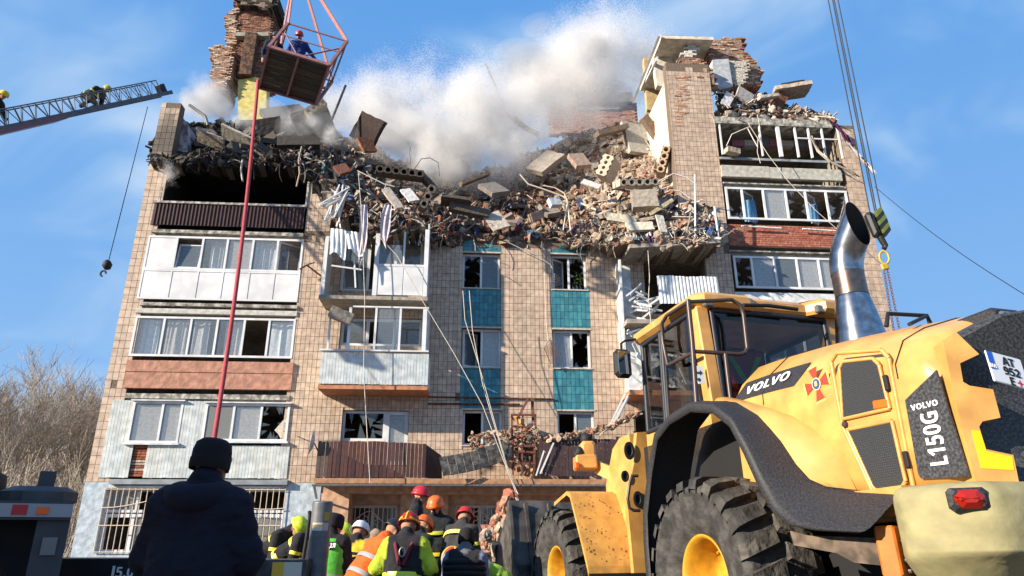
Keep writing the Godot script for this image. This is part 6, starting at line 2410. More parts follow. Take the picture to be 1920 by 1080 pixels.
# ---------------------------------------------------------------- what is far, overhead and beside
func branch(mb: MB, p: Vector3, d: Vector3, l: float, r: float, depth: int, g: RandomNumberGenerator) -> void:
	var path := [p]
	var rs := [r]
	var q := p
	var n := 4
	for k in n:
		d = (d + V(g.randfn(0, .12), g.randfn(0.03, .08), g.randfn(0, .12))).normalized()
		q += d * l / n
		path.append(q)
		rs.append(lerpf(r, r * 0.55, (k + 1.0) / n))
	mb.tube(path, rs, 5 if depth > 2 else 3, false)
	if depth <= 0:
		return
	var kids := 4 if depth > 1 else 5
	for k in kids:
		var i := 1 + int(g.randf() * (n - 0.01))
		if k == 0:
			i = n
		var s := Basis(V(g.randfn(), g.randfn(), g.randfn()).normalized(), g.randf_range(.35, .85)) * d
		s = (s + V(0, 0.18, 0)).normalized()
		branch(mb, path[i], s, l * g.randf_range(.55, .8), maxf(0.009, rs[i] * 0.62), depth - 1, g)

func build_far() -> void:
	var g := RandomNumberGenerator.new()
	var labels := ["tall bare tree with a forked trunk beside the block", "bare tree leaning towards the tiled corner", "pale bare tree standing in front of the low roof", "thin bare tree behind the crane deck", "bare scrubby tree close to the block's corner", "bare tree rising behind the thicket"]
	var spots := [[25, 30.0, 9.0, 3], [120, 33.0, 8.2, 4], [75, 36.0, 9.6, 5], [-20, 28.0, 8.0, 6], [150, 40.0, 10.0, 7], [55, 42.0, 11.0, 8]]
	for k in spots.size():
		var e: Array = spots[k]
		g.seed = 90 + e[3]
		var base := at(e[0], 995, e[1])
		base.y = -0.14
		var o := thing("bare_tree", labels[k], "tree", "bare trees beside the block", Transform3D(Basis.IDENTITY, base))
		var mb := MB.new()
		mb.col = lin(96, 86, 76)
		var top := V(g.randfn(0, .2), e[2] * 0.36, g.randfn(0, .2))
		mb.tube([Vector3.ZERO, top * 0.5 + V(.05, 0, 0), top], [0.17, 0.14, 0.12], 8, false)
		part(o, "trunk", mb, M.wood)
		mb = MB.new()
		mb.col = lin(178, 166, 152)
		for j in 7:
			branch(mb, top * g.randf_range(0.5, 1.0), V(g.randfn(0, .5), 1, g.randfn(0, .5)).normalized(), e[2] * 0.28, 0.09, 4, g)
		part(o, "crown", mb, M.wood)
	# thicket of shrubs
	var mb := MB.new()
	g.seed = 17
	for k in 110:
		var b := at(g.randf_range(-60, 165), 995, g.randf_range(24.0, 31.0))
		b.y = -0.14
		mb.col = [lin(176, 166, 152), lin(156, 146, 132), lin(192, 182, 168)][k % 3]
		branch(mb, b, V(g.randfn(0, .3), 1, g.randfn(0, .3)).normalized(), g.randf_range(1.1, 2.3), 0.02, 2, g)
	stuff(self, "shrub_thicket", mb, M.wood, "leafless brushwood growing beside the block's corner", "brushwood")
	# low far house
	var h := thing("far_house", "low house with a dark roof behind the bare trees", "house", "", Transform3D(Basis.IDENTITY, V(-45, -0.14, -58)))
	mb = MB.new()
	mb.bb(V(-22, 0, -6), V(12, 5.9, 6))
	part(h, "wall", mb, mat("far_wall", 120, 118, 124, 0.9, 0, tex.grime, 0.2))
	mb = MB.new()
	mb.prism(PackedVector2Array([Vector2(-7, 5.9), Vector2(0, 7.6), Vector2(7, 5.9)]), -13, 23, Transform3D(Basis(V(0, 0, 1), V(0, 1, 0), V(-1, 0, 0)), Vector3.ZERO))
	part(h, "roof", mb, mat("far_roof", 84, 62, 56, 0.9, 0, tex.grime, 0.2))
	for i in 9:
		for j in 2:
			mb = MB.new()
			mb.bb(V(-20 + i * 3.4, 1.0 + j * 2.6, 6.0), V(-18.6 + i * 3.4, 2.4 + j * 2.6, 6.03))
			part(h, "window", mb, M.tinted)

func build_overhead() -> void:
	rng.seed = 55
	# basket
	var nl := at(506, 86, 15.9); var nr := at(619, 121, 15.9)
	var fl := at(487, 163, 17.7); var fr_ := at(593, 194, 17.7)
	var o := thing("crane_basket", "tilted maroon man-basket with dark plank floor hanging from slings", "basket")
	var up := (nr - nl).cross(nl - fl).normalized()
	if up.y < 0:
		up = -up
	var maroon := mat("maroon_paint", 138, 96, 98, 0.6, 0.1, tex.grime, 0.8)
	# floor planks
	for k in 7:
		var t0 := k / 7.0 + 0.006; var t1 := (k + 1) / 7.0 - 0.006
		var mb := MB.new()
		mb.col = [lin(66, 58, 50), lin(58, 52, 46), lin(74, 64, 54)][k % 3]
		var a := nl.lerp(fl, t0); var b := nr.lerp(fr_, t0); var c := nr.lerp(fr_, t1); var d := nl.lerp(fl, t1)
		mb.quad(a, b, c, d)
		mb.quad(a + up * 0.04, d + up * 0.04, c + up * 0.04, b + up * 0.04)
		mb.quad(a + up * 0.04, b + up * 0.04, b, a)
		part(o, "floor_plank", mb, M.wood)
	var mb := MB.new()
	for e in [[nl, nr], [nr, fr_], [fr_, fl], [fl, nl], [nl.lerp(nr, 0.5), fl.lerp(fr_, 0.5)]]:
		mb.bar(e[0] - up * 0.03, e[1] - up * 0.03, 0.09, 0.06, up)
	part(o, "floor_frame", mb, maroon)
	var tops := []
	var hh := 1.05
	for c in [nl, nr, fr_, fl]:
		mb = MB.new()
		mb.bar(c - up * 0.05, c + up * hh, 0.08, 0.08, nr - nl)
		part(o, "corner_post", mb, maroon)
		tops.append(c + up * hh)
	for i in 4:
		mb = MB.new()
		var a: Vector3 = tops[i]; var b: Vector3 = tops[(i + 1) % 4]
		mb.rod(a, b, 0.025)
		mb.rod(a - up * 0.5, b - up * 0.5, 0.018)
		var f0: Vector3 = [nl, nr, fr_, fl][i]; var f1: Vector3 = [nl, nr, fr_, fl][(i + 1) % 4]
		mb.rod(a - up * 0.3, f0.lerp(f1, 0.45), 0.022)
		mb.rod(b - up * 0.3, f0.lerp(f1, 0.55), 0.022)
		part(o, "guard_rail", mb, maroon)
	var apex := at(556, -75, 16.8)
	for t in tops:
		mb = MB.new()
		mb.col = lin(176, 120, 112)
		mb.bar(t, apex, 0.11, 0.025, V(0.7, 0, 0.7))
		part(o, "sling", mb, mat("sling_web", 255, 255, 255, 0.8, 0, tex.grime, 1.0))
	mb = MB.new()
	mb.rod(apex, apex + V(0, 3, 0), 0.03)
	part(o, "hoist_rope", mb, M.dark_steel)
	# guide rope to the ground
	mb = MB.new()
	mb.col = lin(186, 78, 84)
	var rp := []
	var ra := at(484, 150, 16.8); var rb := at(372, 1012, 12.6)
	for k in 13:
		var t := k / 12.0
		rp.append(ra.lerp(rb, t) + V(0.12 * sin(t * PI), -0.25 * sin(t * PI), 0))
	mb.tube(rp, 0.045, 8)
	single("guide_rope", mb, M.cloth, "thick red rope running from the basket down to the ground", "rope")
	# turntable ladder
	var A := at(-90, 262, 15.5)
	var Bp := fw(312, 176, 0.9)
	var dr := (Bp - A).normalized()
	var side := dr.cross(Vector3.UP).normalized()
	var lu := side.cross(dr).normalized()
	o = thing("fire_ladder", "grey aerial ladder resting on the sooty tiled pilaster", "ladder")
	var W := 0.28
	var grey := mat("ladder_grey", 96, 100, 108, 0.5, 0.5, tex.grime, 0.8)
	for s in [-W, W]:
		mb = MB.new()
		mb.bar(A + side * s, Bp + side * s, 0.05, 0.13, side)
		part(o, "side_beam", mb, grey)
		mb = MB.new()
		var n := 16
		var L := (Bp - A).length() - 0.5
		mb.rod(A + side * s + lu * 0.48, A + dr * L + side * s + lu * 0.48, 0.02, 5)
		for k in n:
			var p: Vector3 = A + dr * (L * k / n) + side * s
			var q: Vector3 = A + dr * (L * (k + 1) / n) + side * s
			mb.rod(q, q + lu * 0.48, 0.014, 5)
			mb.rod(p + lu * 0.02, p.lerp(q, 0.5) + lu * 0.46, 0.012, 5)
			mb.rod(p.lerp(q, 0.5) + lu * 0.46, q + lu * 0.02, 0.012, 5)
		part(o, "lattice_rail", mb, grey)
	var nr2 := int((Bp - A).length() / 0.3)
	for k in nr2:
		mb = MB.new()
		var p := A + dr * (0.3 * (k + 0.5))
		mb.rod(p - side * W, p + side * W, 0.018, 6)
		part(o, "rung", mb, grey)
	mb = MB.new()
	mb.cbox(Bp + lu * 0.2 - dr * 0.15, V(0.3, 0.3, 0.22), 0.02, Basis(side, lu, -dr))
	part(o, "ladder_lamp", mb, M.dark_steel)
	mb = MB.new()
	mb.bar(A + lu * -0.1, A.lerp(Bp, 0.42) + lu * -0.06, 0.62, 0.12, side)
	part(o, "lower_section", mb, mat("ladder_maroon", 112, 84, 92, 0.5, 0.3))
	ladder_line = [A, dr, lu, side]
	# hook ball below the ladder tip
	mb = MB.new()
	mb.col = lin(40, 40, 44)
	var ha := at(277, 200, 20.0); var hb := at(204, 488, 17.0)
	o = thing("hook_ball", "black hook ball on a thin rope below the aerial ladder", "hook")
	mb.rod(ha, hb, 0.012, 5)
	part(o, "rope", mb, M.dark_steel)
	mb = MB.new()
	var hq := at(201, 497, 17.0)
	mb.lathe([Vector2(0.0, -0.13), Vector2(0.08, -0.11), Vector2(0.125, 0.0), Vector2(0.09, 0.1), Vector2(0.03, 0.15), Vector2(0, 0.16)], 14, Transform3D(Basis(Vector3.BACK, 0.25), hq), true, false)
	part(o, "ball", mb, M.black_rubber)
	mb = MB.new()
	var hk := []
	for k in 10:
		var t := k / 9.0 * 4.6
		hk.append(hq + V(-0.06 + 0.07 * cos(t), -0.24 + 0.08 * sin(t), 0))
	mb.tube(hk, 0.025, 6)
	part(o, "hook", mb, M.black_rubber)
	# crane hook block with chains
	o = thing("crane_hook_block", "black and yellow striped crane hook block with chains", "hook block")
	var z := 11.5
	var hc := at(1645, 420, z)
	mb = MB.new()
	var st := Basis(Vector3.BACK, 0.2)
	mb.col = lin(30, 32, 38)
	mb.cbox(hc + V(-0.09, -0.02, 0), V(0.14, 0.5, 0.16), 0.04, st)
	part(o, "sheave_case", mb, M.paint)
	for k in 6:
		mb = MB.new()
		mb.col = lin(30, 36, 40) if k % 2 else lin(96, 106, 48)
		var c := hc + st * V(0.06, 0.2 - k * 0.082, 0)
		var w := 0.16 - absf(k - 2.5) * 0.012
		mb.hexa(c, st * V(w / 2, 0.05, 0), st * V(0, 0.041, 0), V(0, 0, 0.12))
		part(o, "stripe", mb, M.paint)
	mb = MB.new()
	mb.col = lin(34, 34, 38)
	mb.tube([hc + V(0.0, -0.25, 0), hc + V(0.04, -0.36, 0), hc + V(0.07, -0.44, 0), hc + V(0.05, -0.49, 0), hc + V(-0.0, -0.47, 0)], [0.06, 0.055, 0.05, 0.04, 0.02], 8)
	part(o, "hook", mb, M.paint)
	var ring := []
	var rc := at(1658, 483, z)
	for k in 17:
		var a := TAU * k / 16
		ring.append(rc + V(0.075 * cos(a) , 0.125 * sin(a), 0.02 * cos(a)))
	mb = MB.new()
	mb.tube(ring, 0.02, 6)
	part(o, "lifting_ring", mb, mat("hook_yellow", 196, 158, 40, 0.5, 0.2))
	mb = MB.new()
	mb.cbox(at(1659, 500, z), V(0.13, 0.12, 0.05), 0.015, st)
	part(o, "chain_clevis", mb, M.hook_yellow)
	for e in [[1658, 508, 1679, 640], [1664, 506, 1691, 640]]:
		mb = MB.new()
		var a := at(e[0], e[1], z); var b := at(e[2], e[3], z - 0.4)
		var n := 26
		for k in n:
			var c := a.lerp(b, (k + 0.5) / n)
			var d := (b - a).normalized()
			var s := (V(1, 0, 0) if k % 2 else V(0, 0, 1))
			s = (s - d * s.dot(d)).normalized()
			var lk := []
			for j in 9:
				var t := TAU * j / 8
				lk.append(c + d * 0.034 * cos(t) + s * 0.019 * sin(t))
			mb.tube(lk, 0.008, 4, false)
		part(o, "chain", mb, mat("chain_rust", 104, 76, 68, 0.6, 0.4))
	for e in [[1545, -40, 1631, 398], [1553, -40, 1640, 396], [1556, -40, 1643, 394], [1563, -40, 1651, 388]]:
		mb = MB.new()
		mb.rod(at(e[0], e[1], z - 0.5), at(e[2], e[3], z), 0.011, 5)
		part(o, "wire_rope", mb, M.dark_steel)
	# overhead line at the right
	mb = MB.new()
	var pts := []
	for k in 11:
		var t := k / 10.0
		pts.append(at(1640, 350, 21.0).lerp(at(2000, 600, 14.0), t) + V(0, -0.25 * sin(t * PI), 0))
	mb.tube(pts, 0.012, 4)
	single("overhead_cable", mb, M.dark_steel, "thin black cable sagging across the sky past the hook", "cable")
	# loose wires over the facade
	var WL := [
		[[672, 322], [678, 400], [684, 560], [682, 700], [690, 840], [694, 905], 1.6, "long pale wire hanging straight down past the white balconies"],
		[[708, 440], [745, 480], [790, 560], [850, 660], [905, 760], [968, 925], 1.5, "pale wire slanting from the smashed balcony to the low balcony"],
		[[868, 545], [872, 600], [900, 690], [930, 800], [950, 870], [972, 930], 1.2, "pale wire running down beneath the window with one shattered pane"],
		[[880, 545], [886, 620], [905, 720], [925, 790], [955, 890], [978, 940], 1.3, "pale wire running down beneath the window with one shattered pane"],
		[[1020, 465], [1022, 540], [1024, 600], [1028, 640], [1030, 660], [1030, 690], 0.1, "white wire dangling between the two window columns"],
		[[1402, 230], [1440, 290], [1478, 340], [1530, 395], [1570, 430], [1588, 445], 0.8, "white cable hanging across the brick parapet loggia"],
		[[1420, 215], [1425, 240], [1421, 262], [1420, 285], [1424, 300], [1426, 306], 0.6, "short white cable hanging over the open top loggia"],
		[[1215, 470], [1218, 520], [1216, 560], [1220, 600], [1224, 640], [1225, 690], 1.5, "thin wire dangling in front of the collapsed balcony"],
		[[948, 452], [985, 470], [1020, 488], [1032, 496], [1034, 500], [1036, 504], 0.25, "dark wire slung from the rubble to the blown-in window"],
	]
	for e in WL:
		mb = MB.new()
		mb.col = lin(216, 206, 192)
		var p := []
		for k in 6:
			p.append(fw(e[k][0], e[k][1], e[6]))
		mb.tube(p, 0.013, 4)
		single("loose_wire", mb, M.cloth, e[7], "wire", "loose wires on the facade")
	# purple curtain and white rag blowing off the right corner
	for e in [[[[1565, 232], [1582, 250], [1592, 268], [1600, 272]], 0.32, lin(96, 40, 90), "torn_curtain", "torn purple curtain blown off the open top loggia"], [[[1590, 268], [1605, 285], [1622, 305], [1640, 325]], 0.2, lin(226, 222, 224), "torn_rag", "white rag trailing from the purple curtain"], [[[1520, 255], [1535, 285], [1560, 305], [1600, 325], [1612, 335]], 0.16, lin(222, 214, 200), "torn_rag", "long white rag trailing over the grey parapet"]]:
		mb = MB.new()
		mb.col = e[2]
		var rows := []
		for k in e[0].size():
			var c := fw(e[0][k][0], e[0][k][1], 0.35)
			var wd: float = e[1] * (1.0 - 0.7 * k / (e[0].size() - 1.0))
			var row := PackedVector3Array()
			for j in 7:
				var s := j / 6.0 - 0.5
				row.append(c + V(s * wd * 1.2, -s * wd * 1.0, 0.1 * sin(s * 11 + k)))
			rows.append(row)
		mb.loft(rows, false, false, true)
		single(e[3], mb, M.cloth, e[4], "rag")
	# clothes-drying rack stuck on the wall, dish arm
	o = thing("drying_rack", "rusty wire drying rack dangling on the tiled wall", "rack")
	mb = MB.new()
	mb.col = lin(96, 70, 62)
	for k in 14:
		var t := k / 13.0
		mb.rod(fw(lerpf(1020, 1032, t), lerpf(652, 682, t), 0.25), fw(lerpf(1037, 1050, t), lerpf(640, 668, t), 0.25), 0.008, 4)
	mb.rod(fw(1020, 652, 0.25), fw(1032, 682, 0.25), 0.012, 5)
	mb.rod(fw(1037, 640, 0.25), fw(1050, 668, 0.25), 0.012, 5)
	mb.rod(fw(1022, 650, 0.25), fw(1033, 632, 0.15), 0.01, 5)
	part(o, "wire_frame", mb, M.paint)
	o = thing("antenna_bracket", "bent rusty antenna bracket on the tiles beside white glazed loggia", "bracket")
	mb = MB.new()
	mb.rod(fw(562, 505, 0.3), fw(575, 497, 0.3), 0.03)
	mb.rod(fw(575, 497, 0.3), fw(608, 522, 0.05), 0.03)
	mb.rod(fw(575, 497, 0.3), fw(590, 492, 0.25), 0.02)
	part(o, "bracket_arm", mb, M.rust)
	o = thing("satellite_dish", "grey satellite dish edge-on at the brown balcony", "dish")
	mb = MB.new()
	mb.col = lin(206, 208, 210)
	mb.lathe([Vector2(0.0, 0.0), Vector2(0.2, 0.03), Vector2(0.36, 0.1), Vector2(0.37, 0.11), Vector2(0.0, 0.02)], 24, Transform3D(Basis(Vector3.UP, 0.25) * Basis(Vector3.BACK, 1.45), fw(590, 830, 1.0)), true, false)
	part(o, "dish", mb, M.paint)
	mb = MB.new()
	mb.rod(fw(590, 832, 1.0), fw(558, 818, 1.3), 0.012, 5)
	mb.rod(fw(590, 832, 1.0), fw(598, 850, 0.6), 0.02, 5)
	part(o, "feed_arm", mb, M.dark_steel)

var ladder_line := []

func build_crane() -> void:
	# mobile crane: its tail, outrigger and, out of the picture, the superstructure that shades the foreground
	var o := thing("mobile_crane", "dark mobile crane tail with red and white marker strip and outrigger", "crane")
	var paintm := mat("crane_grey", 70, 72, 78, 0.55, 0.1, tex.grime, 0.6)
	var dk := mat("crane_dark", 36, 37, 41, 0.6, 0.1, tex.grime, 0.8)
	# deck axis: from its corner in view back to the left and towards the camera
	var c0 := V(-3.52, 0, -5.75)
	var ax := V(-0.84, 0, 0.54).normalized()       # along the deck, out of the picture
	var sd := V(-0.54, 0, -0.84).normalized()      # across, away from the camera
	var bs := Basis(ax, Vector3.UP, ax.cross(Vector3.UP))
	var P := func(a: float, y: float, s: float) -> Vector3: return c0 + ax * a + sd * s + V(0, y, 0)
	var blk := func(called: String, a0: float, a1: float, y0: float, y1: float, s0: float, s1: float, m: Material) -> void:
		var mb := MB.new()
		mb.hexa(P.call((a0 + a1) / 2, (y0 + y1) / 2, (s0 + s1) / 2), ax * (a1 - a0) / 2, V(0, (y1 - y0) / 2, 0), -sd * absf(s1 - s0) / 2)
		part(o, called, mb, m)
	blk.call("deck", 0.0, 9.0, 1.38, 1.52, 0.0, 2.5, paintm)
	blk.call("chassis_beam", 0.1, 9.0, 0.8, 1.38, 0.7, 1.8, dk)
	blk.call("side_rail", 0.0, 9.0, 1.40, 1.50, -0.02, 0.0, mat("crane_white", 150, 152, 156, 0.5))
	for k in 8:
		blk.call("red_marker", 0.30 + k * 0.2, 0.40 + k * 0.2, 1.415, 1.49, -0.026, -0.02, mat("marker_red", 178, 40, 30, 0.5))
	blk.call("side_lamp", 0.16, 0.24, 1.42, 1.475, -0.03, -0.02, M.lamp_orange)
	blk.call("tail_box", 0.0, 0.22, 0.95, 1.38, 0.05, 0.4, paintm)
	blk.call("rear_lamp", 0.06, 0.16, 1.12, 1.25, 0.03, 0.05, M.lamp_clear)
	# lashing plate and fitting on the deck corner
	var mb := MB.new()
	mb.lathe([Vector2(0.28, 1.52), Vector2(0.28, 1.6), Vector2(0.2, 1.64), Vector2(0.0, 1.64)], 18, Transform3D(Basis.IDENTITY, P.call(0.25, 0, 0.35)), false, false)
	mb.hexa(P.call(0.22, 1.69, 0.35), ax * 0.06, V(0, 0.08, 0), sd * 0.02)
	part(o, "deck_fitting", mb, paintm)
	mb = MB.new()
	mb.lathe([Vector2(0.32, -0.11), Vector2(0.46, -0.13), Vector2(0.53, -0.09), Vector2(0.54, 0.0), Vector2(0.53, 0.09), Vector2(0.46, 0.13), Vector2(0.32, 0.11)], 36, Transform3D(Basis.IDENTITY, P.call(1.05, 1.66, 0.9)), true, false)
	part(o, "spare_tyre", mb, M.black_rubber)
	for a in [0.95, 2.5, 5.5, 7.0]:
		var w := sub(o, "wheel")
		var t := Transform3D(bs * Basis(Vector3.RIGHT, -PI / 2), P.call(a, 0.56, 0.25))
		mb = MB.new()
		mb.lathe([Vector2(0.3, -0.18), Vector2(0.48, -0.2), Vector2(0.555, -0.15), Vector2(0.56, 0.0), Vector2(0.555, 0.15), Vector2(0.48, 0.2), Vector2(0.3, 0.18)], 40, t, true, false)
		part(w, "tyre", mb, M.black_rubber)
		mb = MB.new()
		mb.lathe([Vector2(0.3, -0.17), Vector2(0.3, 0.12), Vector2(0.2, 0.06), Vector2(0.0, 0.06)], 24, t, false, false)
		part(w, "rim", mb, M.steel)
		mb = MB.new()
		var rows := []
		for k in 13:
			var an := PI * k / 12
			var c: Vector3 = P.call(a, 0.56, 0.0) + ax * 0.72 * cos(an) + V(0, 0.72 * sin(an), 0)
			rows.append(PackedVector3Array([c - V(0, 0.0, 0) + sd * -0.02 + (P.call(a, 0.56, 0.0) - c) * 0.06, c + sd * -0.02, c + sd * 0.55]))
		mb.loft(rows, false, false, true)
		part(o, "mudguard", mb, dk)
	# outrigger beam with its jack
	var z0 := -7.6
	mb = MB.new()
	mb.bb(V(-7.0, 0.62, z0 - 0.25), V(-3.05, 1.03, z0 + 0.12))
	part(o, "outrigger_beam", mb, dk)
	mb = MB.new()
	mb.bb(V(-3.05, 0.62, z0 - 0.22), V(-2.08, 1.02, z0 + 0.16))
	part(o, "outrigger_end", mb, mat("crane_box", 78, 80, 84, 0.5, 0.1, tex.soot, 0.9))
	for e in [[-2.42, -2.3, lin(222, 176, 60)], [-2.3, -2.12, lin(206, 196, 178)]]:
		mb = MB.new()
		mb.col = e[2]
		mb.bb(V(e[0], 0.64, z0 + 0.162), V(e[1], 1.0, z0 + 0.165))
		part(o, "hazard_panel", mb, M.paint)
	mb = MB.new()
	var jc := at(601, 990, 7.75)
	mb.lathe([Vector2(0.105, 0.2), Vector2(0.105, 1.03), Vector2(0.108, 1.03), Vector2(0.108, 1.58), Vector2(0.1, 1.6), Vector2(0.0, 1.6)], 28, Transform3D(Basis.IDENTITY, V(jc.x, 0, jc.z)), true, false)
	mb.lathe([Vector2(0.25, -0.1), Vector2(0.25, 0.0), Vector2(0.1, 0.1), Vector2(0.08, 0.3)], 20, Transform3D(Basis.IDENTITY, V(jc.x, 0, jc.z)), false, false)
	part(o, "jack_cylinder", mb, mat("jack_grey", 112, 114, 118, 0.45, 0.2, tex.grime, 1.0))
	for e in [[0.9, 1.30, 1.38, -0.6, 0.45, lin(214, 208, 196)], [0.9, 1.345, 1.36, -0.6, 0.45, lin(206, 170, 60)], [0.9, 1.40, 1.49, 0.5, 1.05, lin(170, 150, 60)], [0.9, 1.30, 1.38, 0.5, 1.05, lin(190, 170, 176)]]:
		mb = MB.new()
		mb.col = e[5]
		for k in 6:
			var a0: float = lerpf(e[3], e[4], k / 6.0); var a1: float = lerpf(e[3], e[4], (k + 1) / 6.0)
			var r := 0.110 + (0.001 if e[1] > 1.34 else 0.0)
			var q := func(a: float, y: float) -> Vector3: return V(jc.x + sin(a) * r, y, jc.z + cos(a) * r)
			mb.quad(q.call(a0, e[2]), q.call(a1, e[2]), q.call(a1, e[1]), q.call(a0, e[1]))
		part(o, "warning_label", mb, M.paint)
	mb = MB.new()
	mb.tube([V(jc.x - 0.16, 0.95, jc.z), V(jc.x - 0.14, 1.2, jc.z), V(jc.x - 0.12, 1.45, jc.z + 0.02), V(jc.x - 0.13, 1.5, jc.z + 0.02)], 0.02, 6)
	part(o, "jack_hose", mb, M.black_rubber)
	lettering(o, "5.0", 0.095, at(234, 1073, 7.3), V(1, 0, 0), V(0, 1, 0), M.white_print, 1.0, "extension_mark")
	mb = MB.new()
	mb.bb(at(213, 1082, 7.3) + V(-0.025, 0, 0), at(213, 1061, 7.3) + V(0.02, 0, 0.004))
	part(o, "mark_bar", mb, M.white_print)
	mb = MB.new()
	mb.bb(V(-6.5, 0.55, z0 + 0.28), V(-3.3, 1.035, z0 + 0.29))
	part(o, "outrigger_cover", mb, dk)
	# cab and turntable beyond the left edge of the picture
	var hi := V(0, 0, 0)
	blk.call("turntable", 2.2, 3.8, 1.52, 1.75, 0.0, 1.6, paintm)
	mb = MB.new()
	mb.cbox(V(-6.3, 2.75, -3.0), V(1.9, 2.0, 4.0), 0.1)
	part(o, "superstructure", mb, mat("crane_yellow", 190, 150, 60, 0.5))
	mb = MB.new()
	mb.cbox(V(-5.0, 2.6, -1.6), V(0.7, 1.8, 1.7), 0.08)
	part(o, "operator_cab", mb, M.crane_yellow)
	mb = MB.new()
	mb.cbox(V(-5.1, 2.55, -3.9), V(0.5, 1.3, 1.9), 0.05)
	part(o, "engine_cover", mb, M.crane_yellow)
	mb = MB.new()
	mb.bar(V(-7.4, 3.6, -4.5), V(-9.5, 5.5, 6.0), 0.6, 0.7, V(1, 0, 0))
	part(o, "boom", mb, M.crane_yellow)

# ---------------------------------------------------------------- people
# field of tapered capsules joined smoothly, meshed as surface nets
func net(mb: MB, bones: Array, cell: float, k := 38.0, fold := 0.0) -> void:
	var lo := Vector3.INF
	var hi := -Vector3.INF
	for b in bones:
		var r := maxf(b[2], b[3]) + cell * 2.0 + 0.02
		for p in [b[0], b[1]]:
			lo = lo.min(p - Vector3.ONE * r)
			hi = hi.max(p + Vector3.ONE * r)
	var nx := int((hi.x - lo.x) / cell) + 2
	var ny := int((hi.y - lo.y) / cell) + 2
	var nz := int((hi.z - lo.z) / cell) + 2
	var S := PackedFloat32Array()
	S.resize(nx * ny * nz)
	var marg := 4.5 / k
	for b in bones:
		var a: Vector3 = b[0]
		var e: Vector3 = b[1]
		var ra: float = b[2]
		var rb: float = b[3]
		var r := maxf(ra, rb) + marg
		var l2 := (e - a).length_squared()
		var bl := ((a.min(e) - Vector3.ONE * r - lo) / cell).floor()
		var bh := ((a.max(e) + Vector3.ONE * r - lo) / cell).ceil()
		var x0 := maxi(0, int(bl.x)); var x1 := mini(nx - 1, int(bh.x))
		var y0 := maxi(0, int(bl.y)); var y1 := mini(ny - 1, int(bh.y))
		var z0 := maxi(0, int(bl.z)); var z1 := mini(nz - 1, int(bh.z))
		var ab := e - a
		for z in range(z0, z1 + 1):
			for y in range(y0, y1 + 1):
				var row := (z * ny + y) * nx
				for x in range(x0, x1 + 1):
					var p := Vector3(lo.x + x * cell, lo.y + y * cell, lo.z + z * cell) - a
					var t := clampf(p.dot(ab) / l2, 0.0, 1.0) if l2 > 1e-9 else 0.0
					var d := (p - ab * t).length() - lerpf(ra, rb, t)
					if d > marg:
						continue
					var w := exp(-k * maxf(d, -0.25))
					var i := row + x
					S[i] += w
	# surface nets: inside where S > 1
	var idx := {}
	var pos := PackedVector3Array()
	var nrm := PackedVector3Array()
	var cols := PackedColorArray()
	var sx := 1; var sy := nx; var sz := nx * ny
	var F := PackedFloat32Array()
	F.resize(S.size())
	for i in S.size():
		F[i] = -log(S[i]) / k if S[i] > 1e-6 else 0.3
	if fold > 0.0:
		var fn := FastNoiseLite.new()
		fn.seed = 12
		fn.frequency = 1.0
		fn.fractal_octaves = 2
		for z in nz:
			for y in ny:
				for x in nx:
					var i := (z * ny + y) * nx + x
					if absf(F[i]) < cell * 2.2:
						var p := lo + V(x, y, z) * cell
						F[i] += fold * (1.0 - 2.2 * absf(fn.get_noise_3d(p.x * 5.0 + p.y * 2.0, p.y * 9.0, p.z * 5.0 - p.y * 2.0)))
	for z in nz - 1:
		for y in ny - 1:
			for x in nx - 1:
				var i := (z * ny + y) * nx + x
				var f0 := F[i]; var f1 := F[i + sx]; var f2 := F[i + sy]; var f3 := F[i + sx + sy]
				var f4 := F[i + sz]; var f5 := F[i + sx + sz]; var f6 := F[i + sy + sz]; var f7 := F[i + sx + sy + sz]
				var n := int(f0 < 0) + int(f1 < 0) + int(f2 < 0) + int(f3 < 0) + int(f4 < 0) + int(f5 < 0) + int(f6 < 0) + int(f7 < 0)
				if n == 0 or n == 8:
					continue
				var acc := Vector3.ZERO
				var c := 0
				if (f0 < 0) != (f1 < 0): acc += V(f0 / (f0 - f1), 0, 0); c += 1
				if (f2 < 0) != (f3 < 0): acc += V(f2 / (f2 - f3), 1, 0); c += 1
				if (f4 < 0) != (f5 < 0): acc += V(f4 / (f4 - f5), 0, 1); c += 1
				if (f6 < 0) != (f7 < 0): acc += V(f6 / (f6 - f7), 1, 1); c += 1
				if (f0 < 0) != (f2 < 0): acc += V(0, f0 / (f0 - f2), 0); c += 1
				if (f1 < 0) != (f3 < 0): acc += V(1, f1 / (f1 - f3), 0); c += 1
				if (f4 < 0) != (f6 < 0): acc += V(0, f4 / (f4 - f6), 1); c += 1
				if (f5 < 0) != (f7 < 0): acc += V(1, f5 / (f5 - f7), 1); c += 1
				if (f0 < 0) != (f4 < 0): acc += V(0, 0, f0 / (f0 - f4)); c += 1
				if (f1 < 0) != (f5 < 0): acc += V(1, 0, f1 / (f1 - f5)); c += 1
				if (f2 < 0) != (f6 < 0): acc += V(0, 1, f2 / (f2 - f6)); c += 1
				if (f3 < 0) != (f7 < 0): acc += V(1, 1, f3 / (f3 - f7)); c += 1
				acc /= c
				idx[i] = pos.size()
				pos.append(lo + (V(x, y, z) + acc) * cell)
				nrm.append(V(f1 + f3 + f5 + f7 - f0 - f2 - f4 - f6, f2 + f3 + f6 + f7 - f0 - f1 - f4 - f5, f4 + f5 + f6 + f7 - f0 - f1 - f2 - f3).normalized())
				cols.append(Color.WHITE)
